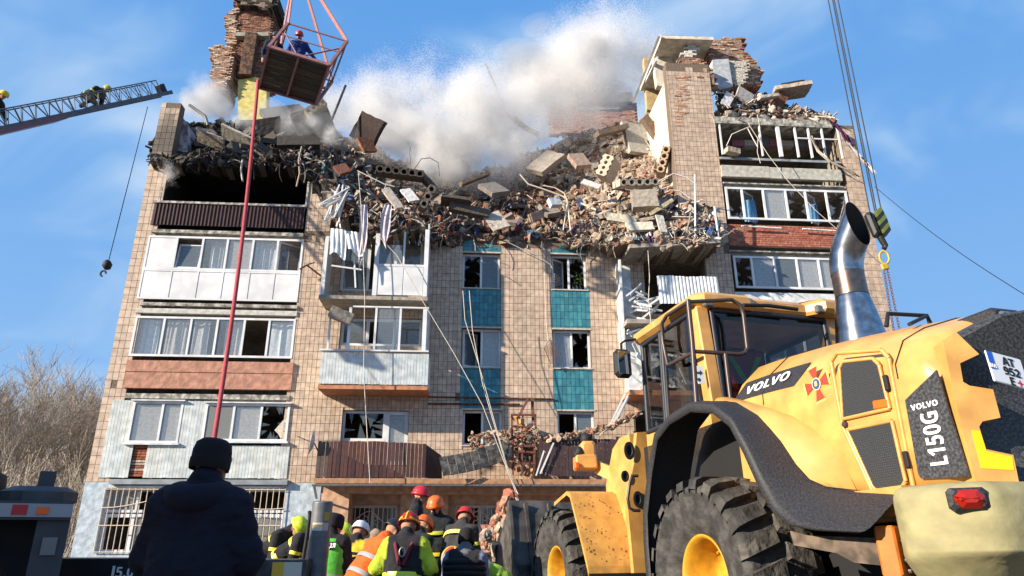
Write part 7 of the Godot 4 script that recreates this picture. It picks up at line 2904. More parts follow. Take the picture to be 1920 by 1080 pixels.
	for vtx in pos.size():
		var p := pos[vtx]
		var bd := 1e9
		var bc := Color.WHITE
		for b in bones:
			var ab: Vector3 = b[1] - b[0]
			var l2 := ab.length_squared()
			var t := clampf((p - b[0]).dot(ab) / l2, 0.0, 1.0) if l2 > 1e-9 else 0.0
			var d: float = (p - b[0] - ab * t).length() - lerpf(b[2], b[3], t)
			if d < bd:
				bd = d
				bc = b[4]
		cols[vtx] = bc
	for i in idx:
		var x: int = i % nx
		var y: int = (i / nx) % ny
		var z: int = i / sz
		for ax in 3:
			var o: int = [sx, sy, sz][ax]
			var p1: int = [sy, sz, sx][ax]
			var p2: int = [sz, sx, sy][ax]
			var c1: int = [y, z, x][ax]
			var c2: int = [z, x, y][ax]
			if c1 == 0 or c2 == 0:
				continue
			var a := F[i]; var b := F[i + o]
			if (a < 0) == (b < 0):
				continue
			if not (idx.has(i - p1) and idx.has(i - p2) and idx.has(i - p1 - p2)):
				continue
			var q := [idx[i], idx[i - p1], idx[i - p1 - p2], idx[i - p2]]
			if a < 0:
				q = [q[0], q[3], q[2], q[1]]
			for t in [[0, 1, 2], [0, 2, 3]]:
				for j in t:
					mb.col = cols[q[j]]
					mb.vert(pos[q[j]], nrm[q[j]])

func ik(a: Vector3, t: Vector3, l1: float, l2: float, pole: Vector3) -> Array:
	var d := t - a
	var l := clampf(d.length(), 0.05, (l1 + l2) * 0.985)
	d = d.normalized()
	t = a + d * l
	var c := clampf((l1 * l1 + l * l - l2 * l2) / (2 * l1 * l), -1, 1)
	var s := sqrt(1 - c * c)
	var p := (pole - d * pole.dot(d)).normalized()
	return [a + d * l1 * c + p * l1 * s, t]

# o: options. Local axes: y up, faces +z. Returns [mesh builder, dictionary of joints]
func body(o: Dictionary, cell: float) -> Array:
	var h: float = o.get("h", 1.78) / 1.78
	var lean: float = deg_to_rad(o.get("lean", 5.0))
	var twist: float = deg_to_rad(o.get("twist", 0.0))
	var coat: Color = o.coat
	var legs: Color = o.get("legs", coat)
	var sleeve: Color = o.get("sleeve", coat)
	var skin: Color = o.get("skin", lin(196, 146, 120))
	var glove: Color = o.get("glove", skin)
	var hood: Color = o.get("hood", skin)
	var fat: float = o.get("fat", 1.0)
	var pel := V(0, 0.95, 0) * h
	var crouch: float = o.get("crouch", 0.0)
	pel.y -= crouch
	var U := Basis(Vector3.UP, twist) * Basis(Vector3.RIGHT, lean)
	var up := func(x: float, y: float, z: float) -> Vector3: return pel + U * (V(x, y - 0.95, z) * h)
	var neck: Vector3 = up.call(0, 1.50, -0.01)
	var HB := Basis(Vector3.UP, deg_to_rad(o.get("look", 0.0)) + twist) * Basis(Vector3.RIGHT, deg_to_rad(o.get("nod", 10.0)))
	var head: Vector3 = neck + U * V(0, 0.045, 0.01) * h + HB * V(0, 0.108, 0.02) * h
	var B_ := []
	B_.append([pel + V(-0.07, 0.0, 0) * h, up.call(-0.07, 1.12, 0), 0.125 * h * fat, 0.12 * h * fat, coat])
	B_.append([pel + V(0.07, 0.0, 0) * h, up.call(0.07, 1.12, 0), 0.125 * h * fat, 0.12 * h * fat, coat])
	B_.append([up.call(-0.075, 1.10, 0), up.call(-0.095, 1.38, 0), 0.125 * h * fat, 0.115 * h * fat, coat])
	B_.append([up.call(0.075, 1.10, 0), up.call(0.095, 1.38, 0), 0.125 * h * fat, 0.115 * h * fat, coat])
	B_.append([up.call(-0.14, 1.42, -0.01), up.call(0.14, 1.42, -0.01), 0.085 * h * fat, 0.085 * h * fat, coat])
	B_.append([up.call(0, 1.42, -0.01), neck + U * V(0, 0.045, -0.005), 0.09 * h, 0.078 * h, o.get("collar", coat)])
	B_.append([neck, head + HB * V(0, -0.06, -0.02) * h, 0.058 * h, 0.055 * h, hood])
	# legs
	for s in [-1.0, 1.0]:
		var hip := pel + V(0.095 * s, -0.03, 0) * h
		var foot := V((0.12 + o.get("stance", 0.03)) * s * h, 0.09 * h, (o.get("stride", 0.0)) * s)
		var K := ik(hip, foot, 0.44 * h, 0.42 * h, V(0.15 * s, 0, 1))
		B_.append([hip, K[0], 0.105 * h, 0.078 * h, legs])
		B_.append([K[0], K[1], 0.076 * h, 0.056 * h, legs])
		B_.append([K[1] + V(0, -0.03, -0.02), K[1] + V(0.02 * s, -0.045, 0.15) * h, 0.05 * h, 0.045 * h, o.get("boots", lin(30, 30, 32))])
	# arms
	var J := {"pel": pel, "U": U, "HB": HB, "head": head, "neck": neck, "h": h, "bones": {}}
	for s in [-1.0, 1.0]:
		var sh: Vector3 = up.call(0.195 * s, 1.42, -0.01)
		var tg: Vector3 = o.get("handL" if s > 0 else "handR", V(0.27, 0.80, 0.10))
		tg = V(absf(tg.x) * s if not o.get("free", false) else tg.x, tg.y, tg.z)
		tg = (pel + U * (V(tg.x, tg.y - 0.95, tg.z) * h)) if o.get("follow", true) else tg * h
		var A := ik(sh, tg, 0.29 * h, 0.26 * h, V(0.75 * s, -0.5, -0.4) if o.has("splay") else V(0.5 * s, -0.6, -0.6))
		B_.append([sh, A[0], 0.078 * h * fat, 0.062 * h * fat, sleeve])
		B_.append([A[0], A[1], 0.060 * h * fat, 0.046 * h * fat, o.get("cuff", sleeve)])
		J["armL" if s > 0 else "armR"] = [sh, A[0], A[1]]
	var mb := MB.new()
	net(mb, B_, cell, 38.0, 0.012)
	# hands: palm, four fingers of unequal length and a thumb from the side of the palm, slightly curled
	for s in [-1.0, 1.0]:
		var arm: Array = J["armL" if s > 0 else "armR"]
		var d: Vector3 = (arm[2] - arm[1]).normalized()
		var inward: Vector3 = (V(-s, 0, 0) - d * (-s * d.x)).normalized()
		var across: Vector3 = d.cross(inward).normalized()
		if across.z < 0:
			across = -across
		var Hn := []
		var w: Vector3 = arm[2]
		var pc: Vector3 = w + d * 0.085 * h
		Hn.append([w - d * 0.03, w + d * 0.02, 0.036 * h, 0.03 * h, glove])
		for q in [-1.0, 0.0, 1.0]:
			Hn.append([w + d * 0.02 + across * 0.018 * q, pc + across * 0.026 * q, 0.022 * h, 0.018 * h, glove])
		var ln := [0.066, 0.078, 0.072, 0.056]
		for f in 4:
			var b: Vector3 = pc + across * (0.034 - 0.0227 * f) * h
			var k1: Vector3 = b + (d * 0.85 + inward * 0.35).normalized() * ln[f] * 0.5 * h
			var k2: Vector3 = k1 + (d * 0.45 + inward * 0.9).normalized() * ln[f] * 0.5 * h
			Hn.append([b, k1, 0.0105 * h, 0.0098 * h, glove])
			Hn.append([k1, k2, 0.0098 * h, 0.0085 * h, glove])
		var tb: Vector3 = w + d * 0.035 * h + across * 0.034 * h
		var t1: Vector3 = tb + (d * 0.6 + across * 0.7 + inward * 0.25).normalized() * 0.042 * h
		Hn.append([tb, t1, 0.014 * h, 0.012 * h, glove])
		Hn.append([t1, t1 + (d * 0.9 + inward * 0.4).normalized() * 0.032 * h, 0.012 * h, 0.0095 * h, glove])
		net(mb, Hn, maxf(0.0075, cell * 0.36), 190.0)
	# head
	var q := func(x: float, y: float, z: float) -> Vector3: return head + HB * (V(x, y, z) * h)
	var dark := lin(40, 26, 22)
	var face: Color = o.get("mask", skin)
	var Hd := [
		[q.call(0, 0.03, -0.015), q.call(0, 0.035, 0.02), 0.088 * h, 0.08 * h, hood],
		[q.call(0, 0.0, 0.03), q.call(0, -0.05, 0.045), 0.066 * h, 0.05 * h, skin],
		[q.call(0, -0.05, 0.03), q.call(0, -0.085, 0.055), 0.052 * h, 0.033 * h, face],
		[q.call(0, 0.005, 0.098), q.call(0, -0.03, 0.113), 0.010 * h, 0.014 * h, face if o.has("mask") else skin],
		[q.call(-0.045, 0.03, 0.078), q.call(0.045, 0.03, 0.078), 0.016 * h, 0.016 * h, skin],
		[q.call(-0.080, -0.025, -0.005), q.call(-0.082, 0.01, -0.01), 0.010 * h, 0.013 * h, hood],
		[q.call(0.080, -0.025, -0.005), q.call(0.082, 0.01, -0.01), 0.010 * h, 0.013 * h, hood],
		[q.call(-0.022, -0.062, 0.088), q.call(0.022, -0.062, 0.088), 0.008 * h, 0.008 * h, face if o.has("mask") else lin(160, 96, 86)],
		[q.call(-0.033, 0.005, 0.085), q.call(-0.030, 0.005, 0.086), 0.010 * h, 0.010 * h, dark],
		[q.call(0.033, 0.005, 0.085), q.call(0.030, 0.005, 0.086), 0.010 * h, 0.010 * h, dark]]
	net(mb, Hd, maxf(0.009, cell * 0.4), 95.0)
	return [mb, J]

func helmet(p: Node3D, J: Dictionary, col: Color, stripe = null, brim := 0.03) -> void:
	var t := Transform3D(J.HB.scaled_local(V(0.94, 1.0, 1.12)), J.head + J.HB * (V(0, 0.03, 0.0) * J.h))
	var mb := MB.new()
	mb.col = col
	mb.lathe([Vector2(0.118, -0.01), Vector2(0.128 + brim * 0.6, -0.022), Vector2(0.128, 0.005), Vector2(0.122, 0.05), Vector2(0.10, 0.095), Vector2(0.06, 0.122), Vector2(0.0, 0.132)], 24, t, true, false)
	part(p, "helmet", mb, mat("helmet_gloss", 255, 255, 255, 0.42, 0, tex.grime, 3.0))
	if stripe != null:
		mb = MB.new()
		mb.col = stripe
		var arc := []
		for k in 11:
			var a := lerpf(-0.2, PI + 0.2, k / 10.0)
			arc.append(t * V(0, 0.005 + 0.132 * sin(a), 0.125 * cos(a)))
		mb.tube(arc, 0.016, 6)
		for s in [-1, 1]:
			arc = []
			for k in 9:
				var a := lerpf(-1.2, 1.2, k / 8.0)
				arc.append(t * V(s * (0.124 * cos(a)), 0.02 + 0.012 * sin(a * 3), 0.126 * sin(a)))
			mb.tube(arc, 0.014, 6)
		part(p, "helmet_trim", mb, M.helmet_gloss)

func beanie(p: Node3D, J: Dictionary, col: Color) -> void:
	var t := Transform3D(J.HB.scaled_local(V(0.93, 1.0, 1.08)), J.head + J.HB * (V(0, 0.0, -0.008) * J.h))
	var mb := MB.new()
	mb.col = col
	mb.lathe([Vector2(0.098, -0.04), Vector2(0.109, -0.045), Vector2(0.113, -0.02), Vector2(0.112, 0.015), Vector2(0.108, 0.02), Vector2(0.108, 0.06), Vector2(0.098, 0.105), Vector2(0.07, 0.128), Vector2(0.0, 0.137)], 28, t, true, false)
	part(p, "knit_cap", mb, M.cloth)

# reflective band round a limb or the trunk
func band(p: Node3D, c: Vector3, axis: Vector3, rx: float, rz: float, w: float, col: Color, xdir := Vector3.RIGHT) -> void:
	var y := axis.normalized()
	var x := (xdir - y * xdir.dot(y)).normalized()
	var t := Transform3D(Basis(x * rx, y, x.cross(y) * rz), c)
	var mb := MB.new()
	mb.col = col
	mb.lathe([Vector2(0.96, -w / 2), Vector2(1.0, -w / 2), Vector2(1.0, w / 2), Vector2(0.96, w / 2)], 20, t, true, false)
	part(p, "reflective_band", mb, M.reflect)

func trunk_band(p: Node3D, J: Dictionary, y: float, col: Color, w := 0.05, grow := 0.0) -> void:
	var h: float = J.h
	var c: Vector3 = J.pel + J.U * (V(0, y - 0.95, 0) * h)
	var rx := lerpf(0.212, 0.225, clampf((y - 1.0) / 0.35, 0, 1)) + grow
	band(p, c, J.U.y, rx * h, (0.148 + grow) * h, w, col, J.U.x)

func arm_band(p: Node3D, J: Dictionary, arm: String, seg: int, t: float, col: Color, w := 0.045) -> void:
	var a: Array = J[arm]
	var r: float = (lerpf(0.085, 0.070, t) if seg == 0 else lerpf(0.068, 0.056, t)) * J.h
	band(p, a[seg].lerp(a[seg + 1], t), a[seg + 1] - a[seg], r, r, w, col, V(0.3, 0.2, 1))

# slab of cloth following the back or front of the trunk
func vest(p: Node3D, J: Dictionary, y0: float, y1: float, col: Color, grow := 0.015, called := "vest") -> void:
	var h: float = J.h
	var rings := []
	for k in 9:
		var y := lerpf(y0, y1, k / 8.0)
		var r := PackedVector3Array()
		var top := clampf((y - 1.34) / 0.16, 0, 1)
		var rx := (lerpf(0.208, 0.222, clampf((y - 1.0) / 0.35, 0, 1)) + grow) * (1.0 - 0.22 * top)
		var rz := (0.146 + grow) * (1.0 - 0.35 * top)
		for j in 24:
			var a := -TAU * j / 24
			r.append(J.pel + J.U * (V(cos(a) * rx, y - 0.95, sin(a) * rz - 0.01 * top) * h))
		rings.append(r)
	var mb := MB.new()
	mb.col = col
	mb.loft(rings, true, false, true)
	part(p, called, mb, M.cloth)

func put_person(label: String, o: Dictionary, px: float, py: float, depth: float, face: float, group := "", cell := 0.03, exact = null) -> Array:
	# the top of the head lands on the pixel at that depth; face 0 looks at the camera
	var r := body(o, cell)
	var J: Dictionary = r[1]
	var p := thing("person", label, "person", group)
	var turn := Basis(Vector3.UP, deg_to_rad(face))
	var top: Vector3 = J.head + Vector3(0, o.get("cap", 0.15), 0)
	var want: Vector3 = at(px, py, depth) if exact == null else exact
	p.transform = Transform3D(turn, want - turn * top)
	part(p, "body", r[0], M.cloth)
	return [p, J]

func build_people() -> void:
	mat("reflect", 255, 255, 255, 0.35)
	var navy := lin(28, 30, 36)
	var blk := lin(30, 31, 34)
	var lime := lin(206, 226, 60)
	var silver := lin(206, 206, 196)
	var yel := lin(226, 206, 60)
	var crew := "rescuers in front of the block"
	# man in the foreground, from behind
	var q := put_person("man in dark navy jacket and black knit cap standing beside the crane outrigger", {"coat": lin(17, 21, 38), "legs": lin(18, 20, 28), "collar": lin(16, 20, 36), "h": 1.84, "fat": 1.12, "lean": 3.0, "nod": 6.0, "look": -18.0, "handL": V(.20, .98, .24), "handR": V(.20, .98, .24), "splay": true, "cap": 0.137}, 403, 822, 4.05, 180.0, "", 0.018)
	beanie(q[0], q[1], lin(14, 14, 18))
	var J: Dictionary = q[1]
	# hood lying on the shoulders
	var mb := MB.new()
	var hb := []
	for k in 9:
		var a := lerpf(-2.5, 2.5, k / 8.0)
		var c: Vector3 = J.neck + J.U * V(sin(a) * 0.115, -0.03 - 0.025 * cos(a), -0.035 - cos(a) * 0.09)
		hb.append([c, c + V(0.001, 0, 0), 0.062, 0.062, lin(17, 21, 38)])
	var hl := []
	for k in 8:
		hl.append([hb[k][0], hb[k + 1][0], 0.058, 0.058, lin(17, 21, 38)])
	net(mb, hl, 0.016, 60.0)
	part(q[0], "hood", mb, M.cloth)
	# bent pair at the left, black coats with yellow bands
	q = put_person("firefighter in lime helmet and black coat bending forward near outrigger", {"coat": blk, "lean": 48.0, "nod": 55.0, "handL": V(.2, 1.0, .5), "handR": V(.2, 1.0, .5), "cap": 0.14}, 560, 970, 10.5, 78.0, crew)
	helmet(q[0], q[1], lime)
	trunk_band(q[0], q[1], 1.05, yel); trunk_band(q[0], q[1], 1.32, yel); arm_band(q[0], q[1], "armR", 0, 0.6, yel); arm_band(q[0], q[1], "armR", 1, 0.6, yel)
	q = put_person("firefighter in black coat with broad yellow bands stooping behind the jack", {"coat": blk, "lean": 55.0, "nod": 60.0, "handL": V(.2, 1.0, .5), "handR": V(.2, 1.0, .5), "cap": 0.14}, 602, 978, 10.2, 82.0, crew)
	helmet(q[0], q[1], blk)
	trunk_band(q[0], q[1], 1.02, yel, 0.07); trunk_band(q[0], q[1], 1.30, yel); arm_band(q[0], q[1], "armR", 0, 0.6, yel)
	# police officer in green vest
	q = put_person("police officer in green vest and black balaclava behind the crane jack", {"coat": blk, "hood": lin(20, 20, 22), "lean": 8.0, "nod": 15.0, "look": -35.0, "handL": V(.2, 1.0, .25), "handR": V(.2, 1.0, .25), "cap": 0.13, "fat": 1.08}, 630, 963, 9.2, 172.0, crew)
	beanie(q[0], q[1], lin(20, 20, 23))
	vest(q[0], q[1], 0.90, 1.46, lin(96, 206, 72), 0.028, "green_vest")
	trunk_band(q[0], q[1], 1.02, lin(150, 156, 150), 0.05, 0.034)
	J = q[1]
	mb = MB.new()
	mb.col = lin(26, 28, 34)
	var bc: Vector3 = J.pel + J.U * V(0, 0.42, -0.178)
	mb.box(bc, V(0.29, 0.085, 0.008), J.U)
	part(q[0], "back_patch", mb, M.cloth)
	var tx := MeshInstance3D.new()
	tx.name = "lettering"
	tx.mesh = text_mesh("ПОЛІЦІЯ", 0.052, 0.004)
	tx.material_override = M.white_print
	q[0].add_child(tx)
	tx.transform = Transform3D(J.U * Basis(Vector3.UP, PI), bc + J.U * V(0, 0, -0.007))
	# second lime helmet behind the officer
	q = put_person("rescuer in lime helmet half hidden behind the police officer", {"coat": blk, "lean": 30.0, "nod": 40.0, "cap": 0.14}, 645, 982, 10.6, 120.0, crew)
	helmet(q[0], q[1], lime)
	# white helmet, yellow jacket
	q = put_person("rescuer in white helmet and yellow jacket with black panels", {"coat": lin(214, 186, 46), "sleeve": lin(206, 178, 44), "cuff": blk, "legs": blk, "collar": blk, "lean": 26.0, "nod": 30.0, "handL": V(.2, 1.0, .4), "handR": V(.2, 1.0, .4), "cap": 0.145}, 676, 978, 9.8, 165.0, crew)
	helmet(q[0], q[1], lin(232, 232, 234))
	trunk_band(q[0], q[1], 1.30, blk, 0.03); trunk_band(q[0], q[1], 1.24, blk, 0.02); trunk_band(q[0], q[1], 0.98, silver)
	# camouflage
	q = put_person("person in pale camouflage jacket and hood crouching in the crowd", {"coat": lin(150, 138, 116), "hood": lin(160, 140, 116), "lean": 40.0, "nod": 45.0, "cap": 0.13}, 704, 994, 10.4, 120.0, crew)
	beanie(q[0], q[1], lin(158, 138, 114))
	# orange suit
	q = put_person("rescuer in orange suit with grey bands and black helmet bending over", {"coat": lin(236, 100, 30), "legs": lin(228, 96, 30), "lean": 36.0, "nod": 42.0, "look": 10.0, "handL": V(.2, .95, .45), "handR": V(.2, .95, .45), "glove": blk, "mask": lin(210, 180, 176), "cap": 0.145, "fat": 1.12}, 737, 975, 9.0, 128.0, crew)
	helmet(q[0], q[1], lin(34, 38, 46))
	for y in [1.02, 1.22]:
		trunk_band(q[0], q[1], y, lin(150, 150, 154), 0.05, 0.024)
	arm_band(q[0], q[1], "armL", 0, 0.55, lin(160, 160, 164)); arm_band(q[0], q[1], "armR", 0, 0.55, lin(160, 160, 164)); arm_band(q[0], q[1], "armL", 1, 0.5, lin(160, 160, 164))
	# black and lime jacket, harness
	q = put_person("firefighter in red and yellow helmet with lime sleeves and black harness, from behind", {"coat": lin(34, 36, 40), "sleeve": lin(196, 214, 56), "cuff": lin(38, 40, 44), "legs": blk, "lean": 12.0, "nod": 25.0, "look": -10.0, "handL": V(.34, .98, .16), "handR": V(.34, .98, .16), "glove": blk, "cap": 0.16, "fat": 1.16}, 768, 960, 8.6, 178.0, crew)
	helmet(q[0], q[1], lin(190, 32, 28), lin(226, 196, 40))
	trunk_band(q[0], q[1], 1.08, lime, 0.06, 0.026)
	J = q[1]
	mb = MB.new()
	mb.col = lin(120, 40, 56)
	for s in [-1.0, 1.0]:
		var st := []
		for k in 7:
			var t := k / 6.0
			st.append(J.pel + J.U * (V(s * lerpf(0.11, 0.02, t), lerpf(0.50, 0.22, t), lerpf(-0.09, -0.18, pow(t, 0.4)))))
		mb.tube(st, 0.022, 6)
	part(q[0], "harness_strap", mb, M.cloth)
	mb = MB.new()
	var ring := []
	for k in 13:
		var a := TAU * k / 12
		ring.append(J.pel + J.U * V(0.03 * cos(a), 0.36 + 0.05 * sin(a), -0.185))
	mb.tube(ring, 0.012, 6)
	mb.tube([J.pel + J.U * V(-0.2, 0.0, -0.12), J.pel + J.U * V(0, -0.01, -0.18), J.pel + J.U * V(0.2, 0.0, -0.12)], 0.03, 6)
	part(q[0], "harness_ring", mb, M.steel)
	# orange helmet low behind
	q = put_person("rescuer in orange helmet bending behind the harnessed firefighter", {"coat": lin(36, 40, 44), "lean": 30.0, "nod": 35.0, "cap": 0.145}, 795, 967, 10.2, 150.0, crew)
	helmet(q[0], q[1], lin(236, 104, 34))
	# standing on the heap
	q = put_person("firefighter in red helmet and black coat standing on rubble, in profile", {"coat": blk, "lean": 6.0, "nod": 12.0, "handL": V(.24, .95, .2), "handR": V(.24, .95, .2), "collar": blk, "cap": 0.15}, 789, 912, 11.6, 100.0, crew)
	helmet(q[0], q[1], lin(206, 40, 56))
	trunk_band(q[0], q[1], 1.05, yel); arm_band(q[0], q[1], "armR", 0, 0.5, yel); arm_band(q[0], q[1], "armR", 0, 0.7, silver)
	q = put_person("firefighter in orange helmet with covered face standing on rubble", {"coat": lin(32, 36, 40), "hood": lin(30, 32, 36), "mask": lin(30, 32, 36), "lean": 12.0, "nod": 18.0, "handL": V(.25, .95, .3), "handR": V(.25, .95, .3), "glove": lin(190, 150, 60), "cap": 0.15}, 817, 930, 10.6, -8.0, crew)
	helmet(q[0], q[1], lin(240, 112, 40))
	trunk_band(q[0], q[1], 1.30, lin(206, 210, 80), 0.05, 0.014); trunk_band(q[0], q[1], 1.0, yel, 0.05, 0.014)
	arm_band(q[0], q[1], "armL", 1, 0.75, yel); arm_band(q[0], q[1], "armR", 1, 0.75, yel)
	q = put_person("firefighter in red helmet and grey coat with yellow back band stooping", {"coat": lin(56, 56, 56), "lean": 34.0, "nod": 35.0, "look": 15.0, "handL": V(.24, .98, .4), "handR": V(.24, .98, .4), "cap": 0.15}, 872, 951, 10.4, 158.0, crew)
	helmet(q[0], q[1], lin(206, 40, 40))
	trunk_band(q[0], q[1], 1.32, lin(236, 220, 110), 0.055, 0.018); arm_band(q[0], q[1], "armR", 0, 0.6, yel)
	# lime jacket, bending to the left
	q = put_person("medic in lime jacket with red and yellow helmet bent low", {"coat": lin(176, 216, 76), "legs": blk, "lean": 66.0, "nod": 70.0, "handL": V(.15, 1.1, .5), "handR": V(.15, 1.1, .5), "glove": blk, "cap": 0.145}, 853, 1026, 9.6, -75.0, crew)
	helmet(q[0], q[1], lin(200, 60, 40), lin(226, 196, 60))
	trunk_band(q[0], q[1], 1.25, silver); arm_band(q[0], q[1], "armL", 0, 0.5, silver)
	# puffer vest
	q = put_person("person in black quilted vest with hood, blue-grey sleeves, from behind", {"coat": lin(34, 36, 40), "sleeve": lin(130, 140, 170), "legs": lin(40, 44, 52), "collar": lin(110, 112, 122), "hood": lin(34, 32, 32), "lean": 10.0, "nod": 20.0, "handL": V(.22, .98, .3), "handR": V(.22, .98, .3), "cap": 0.125, "fat": 1.12}, 875, 992, 9.0, 175.0, crew)
	beanie(q[0], q[1], lin(30, 28, 28))
	J = q[1]
	for k in 7:
		var y := 0.98 + k * 0.065
		mb = MB.new()
		mb.col = lin(36, 38, 42)
		var rg := []
		for j in 21:
			var a := TAU * j / 20
			var rx := 0.205 + 0.02 * clampf((y - 1.0) / 0.3, 0, 1)
			rg.append(J.pel + J.U * (V(cos(a) * rx * 1.06, y - 0.95, sin(a) * 0.155)))
		mb.tube(rg, 0.036, 8, false)
		part(q[0], "quilted_fold", mb, M.cloth)
	# behind the bucket
	q = put_person("rescuer in lime helmet looking over the loader bucket", {"coat": blk, "lean": 20.0, "nod": 20.0, "cap": 0.145}, 969, 957, 12.6, 150.0, crew)
	helmet(q[0], q[1], lin(214, 226, 110))
	q = put_person("rescuer in white helmet bent behind the loader bucket", {"coat": lin(60, 62, 66), "lean": 40.0, "nod": 40.0, "cap": 0.145}, 986, 964, 13.0, 150.0, crew)
	helmet(q[0], q[1], lin(220, 222, 224))
	# on the ladder
	var A: Vector3 = ladder_line[0]; var dr: Vector3 = ladder_line[1]
	q = put_person("firefighter in yellow helmet crouching on the ladder near its tip", {"coat": lin(40, 48, 44), "lean": 72.0, "nod": 60.0, "crouch": 0.42, "stride": 0.0, "stance": 0.0, "handL": V(.22, 1.3, .45), "handR": V(.22, 1.3, .45), "glove": blk, "cap": 0.12}, 0, 0, 0, 84.0, "firefighters on the ladder", 0.03, at(201, 162, 19.4))
	helmet(q[0], q[1], lin(206, 190, 40))
	trunk_band(q[0], q[1], 1.0, lime, 0.06); trunk_band(q[0], q[1], 1.3, lime, 0.05); arm_band(q[0], q[1], "armR", 0, 0.6, lime)
	q = put_person("firefighter in bright yellow helmet climbing lower on the ladder", {"coat": lin(40, 48, 44), "lean": 40.0, "nod": 35.0, "crouch": 0.30, "handL": V(.2, 1.2, .5), "handR": V(.2, 1.2, .5), "glove": blk, "cap": 0.14}, 0, 0, 0, 84.0, "firefighters on the ladder", 0.03, at(8, 171, 16.6))
	helmet(q[0], q[1], lin(236, 206, 30))
	arm_band(q[0], q[1], "armR", 1, 0.5, lime); trunk_band(q[0], q[1], 1.05, lime)
	# in the basket
	q = put_person("worker in blue overalls and red helmet leaning in the crane basket", {"coat": lin(34, 66, 136), "legs": lin(26, 44, 92), "crouch": 0.36, "lean": 28.0, "nod": 30.0, "mask": lin(60, 100, 190), "handL": V(.62, .88, .1), "handR": V(.26, .98, .2), "glove": lin(30, 30, 36), "cap": 0.14}, 0, 0, 0, 12.0, "", 0.03, at(562, 60, 16.7))
	helmet(q[0], q[1], lin(206, 50, 56))
	q = put_person("second worker in dark blue half hidden at the basket's corner", {"coat": lin(24, 34, 66), "crouch": 0.42, "lean": 20.0, "nod": 20.0, "cap": 0.14}, 0, 0, 0, 30.0, "", 0.035, at(518, 62, 16.9))
	helmet(q[0], q[1], lin(40, 44, 60))

# ---------------------------------------------------------------- smoke: clouds of fine pale ash
func puff(seed_: int) -> ArrayMesh:
	var g := RandomNumberGenerator.new()
	g.seed = seed_
	var mb := MB.new()
	for i in 34:
		var a := V(g.randfn(), g.randfn(), g.randfn()) * 0.42
		for j in 30:
			var b := a + V(g.randfn(), g.randfn(), g.randfn()) * 0.17
			for k in 40:
				var p := b + V(g.randfn(), g.randfn(), g.randfn()) * 0.095
				var e := V(g.randfn(), g.randfn(), g.randfn()).normalized() * 0.0050
				var f := e.cross(V(g.randfn(), g.randfn(), g.randfn())).normalized() * 0.0050
				mb.tri(p + e, p - e * 0.5 + f, p - e * 0.5 - f)
	return mb.mesh()

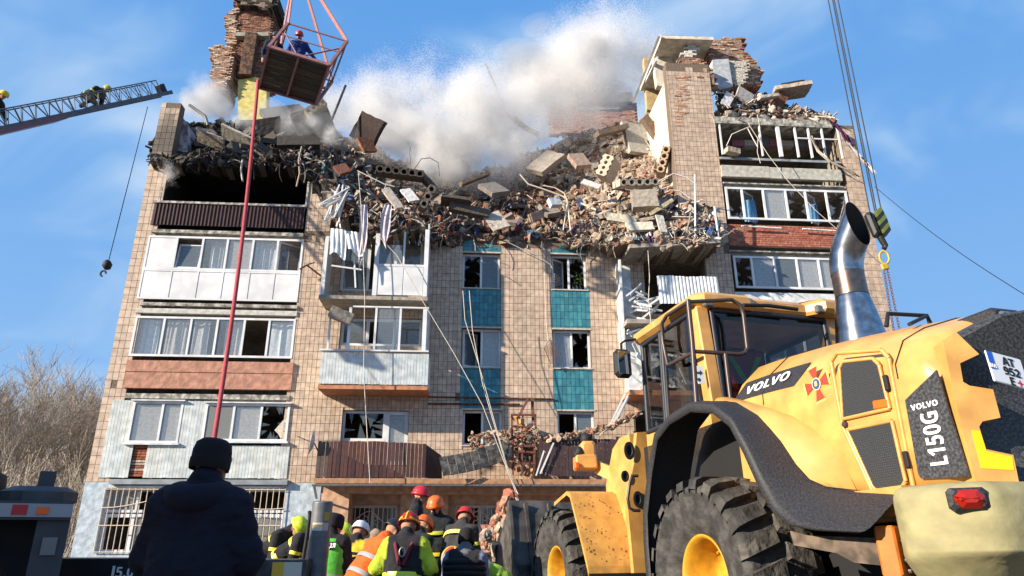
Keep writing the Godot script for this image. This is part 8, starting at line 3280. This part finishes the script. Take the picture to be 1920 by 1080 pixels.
func build_smoke() -> void:
	rng.seed = 99
	var m := StandardMaterial3D.new()
	m.resource_name = "smoke_ash"
	m.albedo_color = Color8(242, 240, 237)
	m.roughness = 1.0
	m.metallic_specular = 0.0
	m.backlight_enabled = true
	m.backlight = Color(0.9, 0.9, 0.9)
	# lobes: px, py, w, radius in metres, how many puffs
	var lobes := [
		[860, 285, -3.0, 1.6, 7], [800, 262, -3.2, 1.4, 5], [760, 235, -3.6, 1.3, 4], [910, 240, -3.6, 1.6, 6], [960, 285, -3.0, 1.3, 4], [850, 200, -4.0, 1.7, 6], [930, 190, -4.2, 1.6, 5],
		[1000, 150, -4.6, 1.7, 5], [1060, 115, -5.0, 1.7, 4], [1120, 105, -5.2, 1.7, 5], [1175, 95, -5.4, 1.6, 4], [1150, 150, -6.2, 1.7, 3], [1050, 165, -5.0, 1.9, 5], [1090, 140, -5.4, 2.0, 4], [720, 215, -3.6, 1.4, 5], [690, 185, -4.0, 1.6, 4], [645, 205, -3.6, 1.2, 3], [740, 260, -3.0, 1.2, 4], [800, 290, -2.4, 1.0, 4],
		[1110, 190, -6.0, 1.6, 2], [840, 312, -2.0, 0.8, 3], [1020, 245, -3.4, 1.1, 2], [1210, 130, -6.0, 1.5, 1], [760, 165, -4.5, 1.6, 2],
		[395, 188, -4.0, 0.75, 6], [350, 190, -4.0, 0.5, 2], [370, 202, -3.6, 0.5, 3], [425, 205, -3.8, 0.6, 3], [450, 222, -3.0, 0.5, 2], [575, 235, -1.2, 0.45, 1], [622, 245, -1.0, 0.45, 2], [545, 215, -1.6, 0.5, 1], [330, 325, 0.35, 0.4, 1],
	]
	var kinds := [puff(1), puff(2), puff(3)]
	var lists := [[], [], []]
	for e in lobes:
		var c := fp(e[0], e[1], e[2])
		for k in e[4]:
			var s: float = e[3] * rng.randf_range(0.75, 1.1)
			var p: Vector3 = c + V(rng.randfn(), rng.randfn(), rng.randfn()) * e[3] * 0.30
			lists[rng.randi() % 3].append(BT * Transform3D(rnd_basis().scaled(V(s, s, s)), p))
	for k in 3:
		var mm := MultiMesh.new()
		mm.transform_format = MultiMesh.TRANSFORM_3D
		mm.mesh = kinds[k]
		mm.instance_count = lists[k].size()
		for i in lists[k].size():
			mm.set_instance_transform(i, lists[k][i])
		var o := MultiMeshInstance3D.new()
		o.name = numbered("smoke")
		o.multimesh = mm
		o.material_override = m
		add_child(o)
		o.set_meta("kind", "stuff")
		tag(o, ["white smoke billowing from the collapsed middle of the block", "thick white smoke rolling over the rubble mound", "pale smoke drifting up over the broken roof"][k], "smoke")
	# thin veils round the plume
	var veil := Node3D.new()
	veil.name = numbered("smoke_veil")
	add_child(veil)
	veil.set_meta("kind", "stuff")
	tag(veil, "thin haze of smoke trailing round the white plume", "smoke")
	var fm := []
	for d in [0.15, 0.25, 0.26]:
		var f := FogMaterial.new()
		f.resource_name = "smoke_veil"
		f.density = d
		f.albedo = Color(0.97, 0.97, 0.97)
		fm.append(f)
	var veils := [[760, 200, -4.2, 2.6, 1.5, 1], [850, 165, -4.6, 2.6, 1.6, 1], [930, 150, -4.8, 2.6, 1.7, 1], [1010, 115, -5.0, 2.8, 1.8, 1], [1090, 85, -5.4, 3.0, 1.7, 1], [1170, 80, -5.8, 2.8, 1.6, 0], [1220, 110, -6.2, 2.6, 1.8, 0], [1140, 160, -6.4, 2.8, 1.6, 0], [690, 170, -4.4, 2.4, 1.5, 0], [640, 190, -4.0, 1.8, 1.4, 0], [880, 280, -2.4, 2.6, 1.3, 1], [960, 260, -2.8, 2.2, 1.3, 1], [800, 270, -2.6, 2.2, 1.3, 1], [1050, 215, -4.2, 2.4, 1.2, 0], [1020, 275, -2.6, 1.6, 0.9, 0], [390, 185, -4.0, 1.3, 0.9, 2], [430, 200, -3.6, 1.1, 0.8, 2], [350, 195, -3.6, 0.9, 0.7, 1], [580, 225, -1.6, 1.8, 0.9, 0], [560, 240, -1.2, 1.5, 0.8, 0], [625, 240, -1.2, 1.4, 1.1, 0], [520, 210, -2.2, 1.2, 0.8, 1], [1000, 60, -5.4, 2.0, 1.0, 0], [1120, 50, -5.8, 2.0, 0.9, 0]]
	for e in veils:
		for k in 2:
			var v := FogVolume.new()
			v.name = "puff"
			v.shape = RenderingServer.FOG_VOLUME_SHAPE_ELLIPSOID
			v.size = V(e[3], e[4], 1.6) * rng.randf_range(0.7, 1.15)
			v.material = fm[e[5]]
			veil.add_child(v, true)
			v.transform = BT * Transform3D(Basis(Vector3.BACK, rng.randf_range(-0.5, 0.7)), fp(e[0] + rng.randf_range(-28, 28), e[1] + rng.randf_range(-18, 18), e[2]))
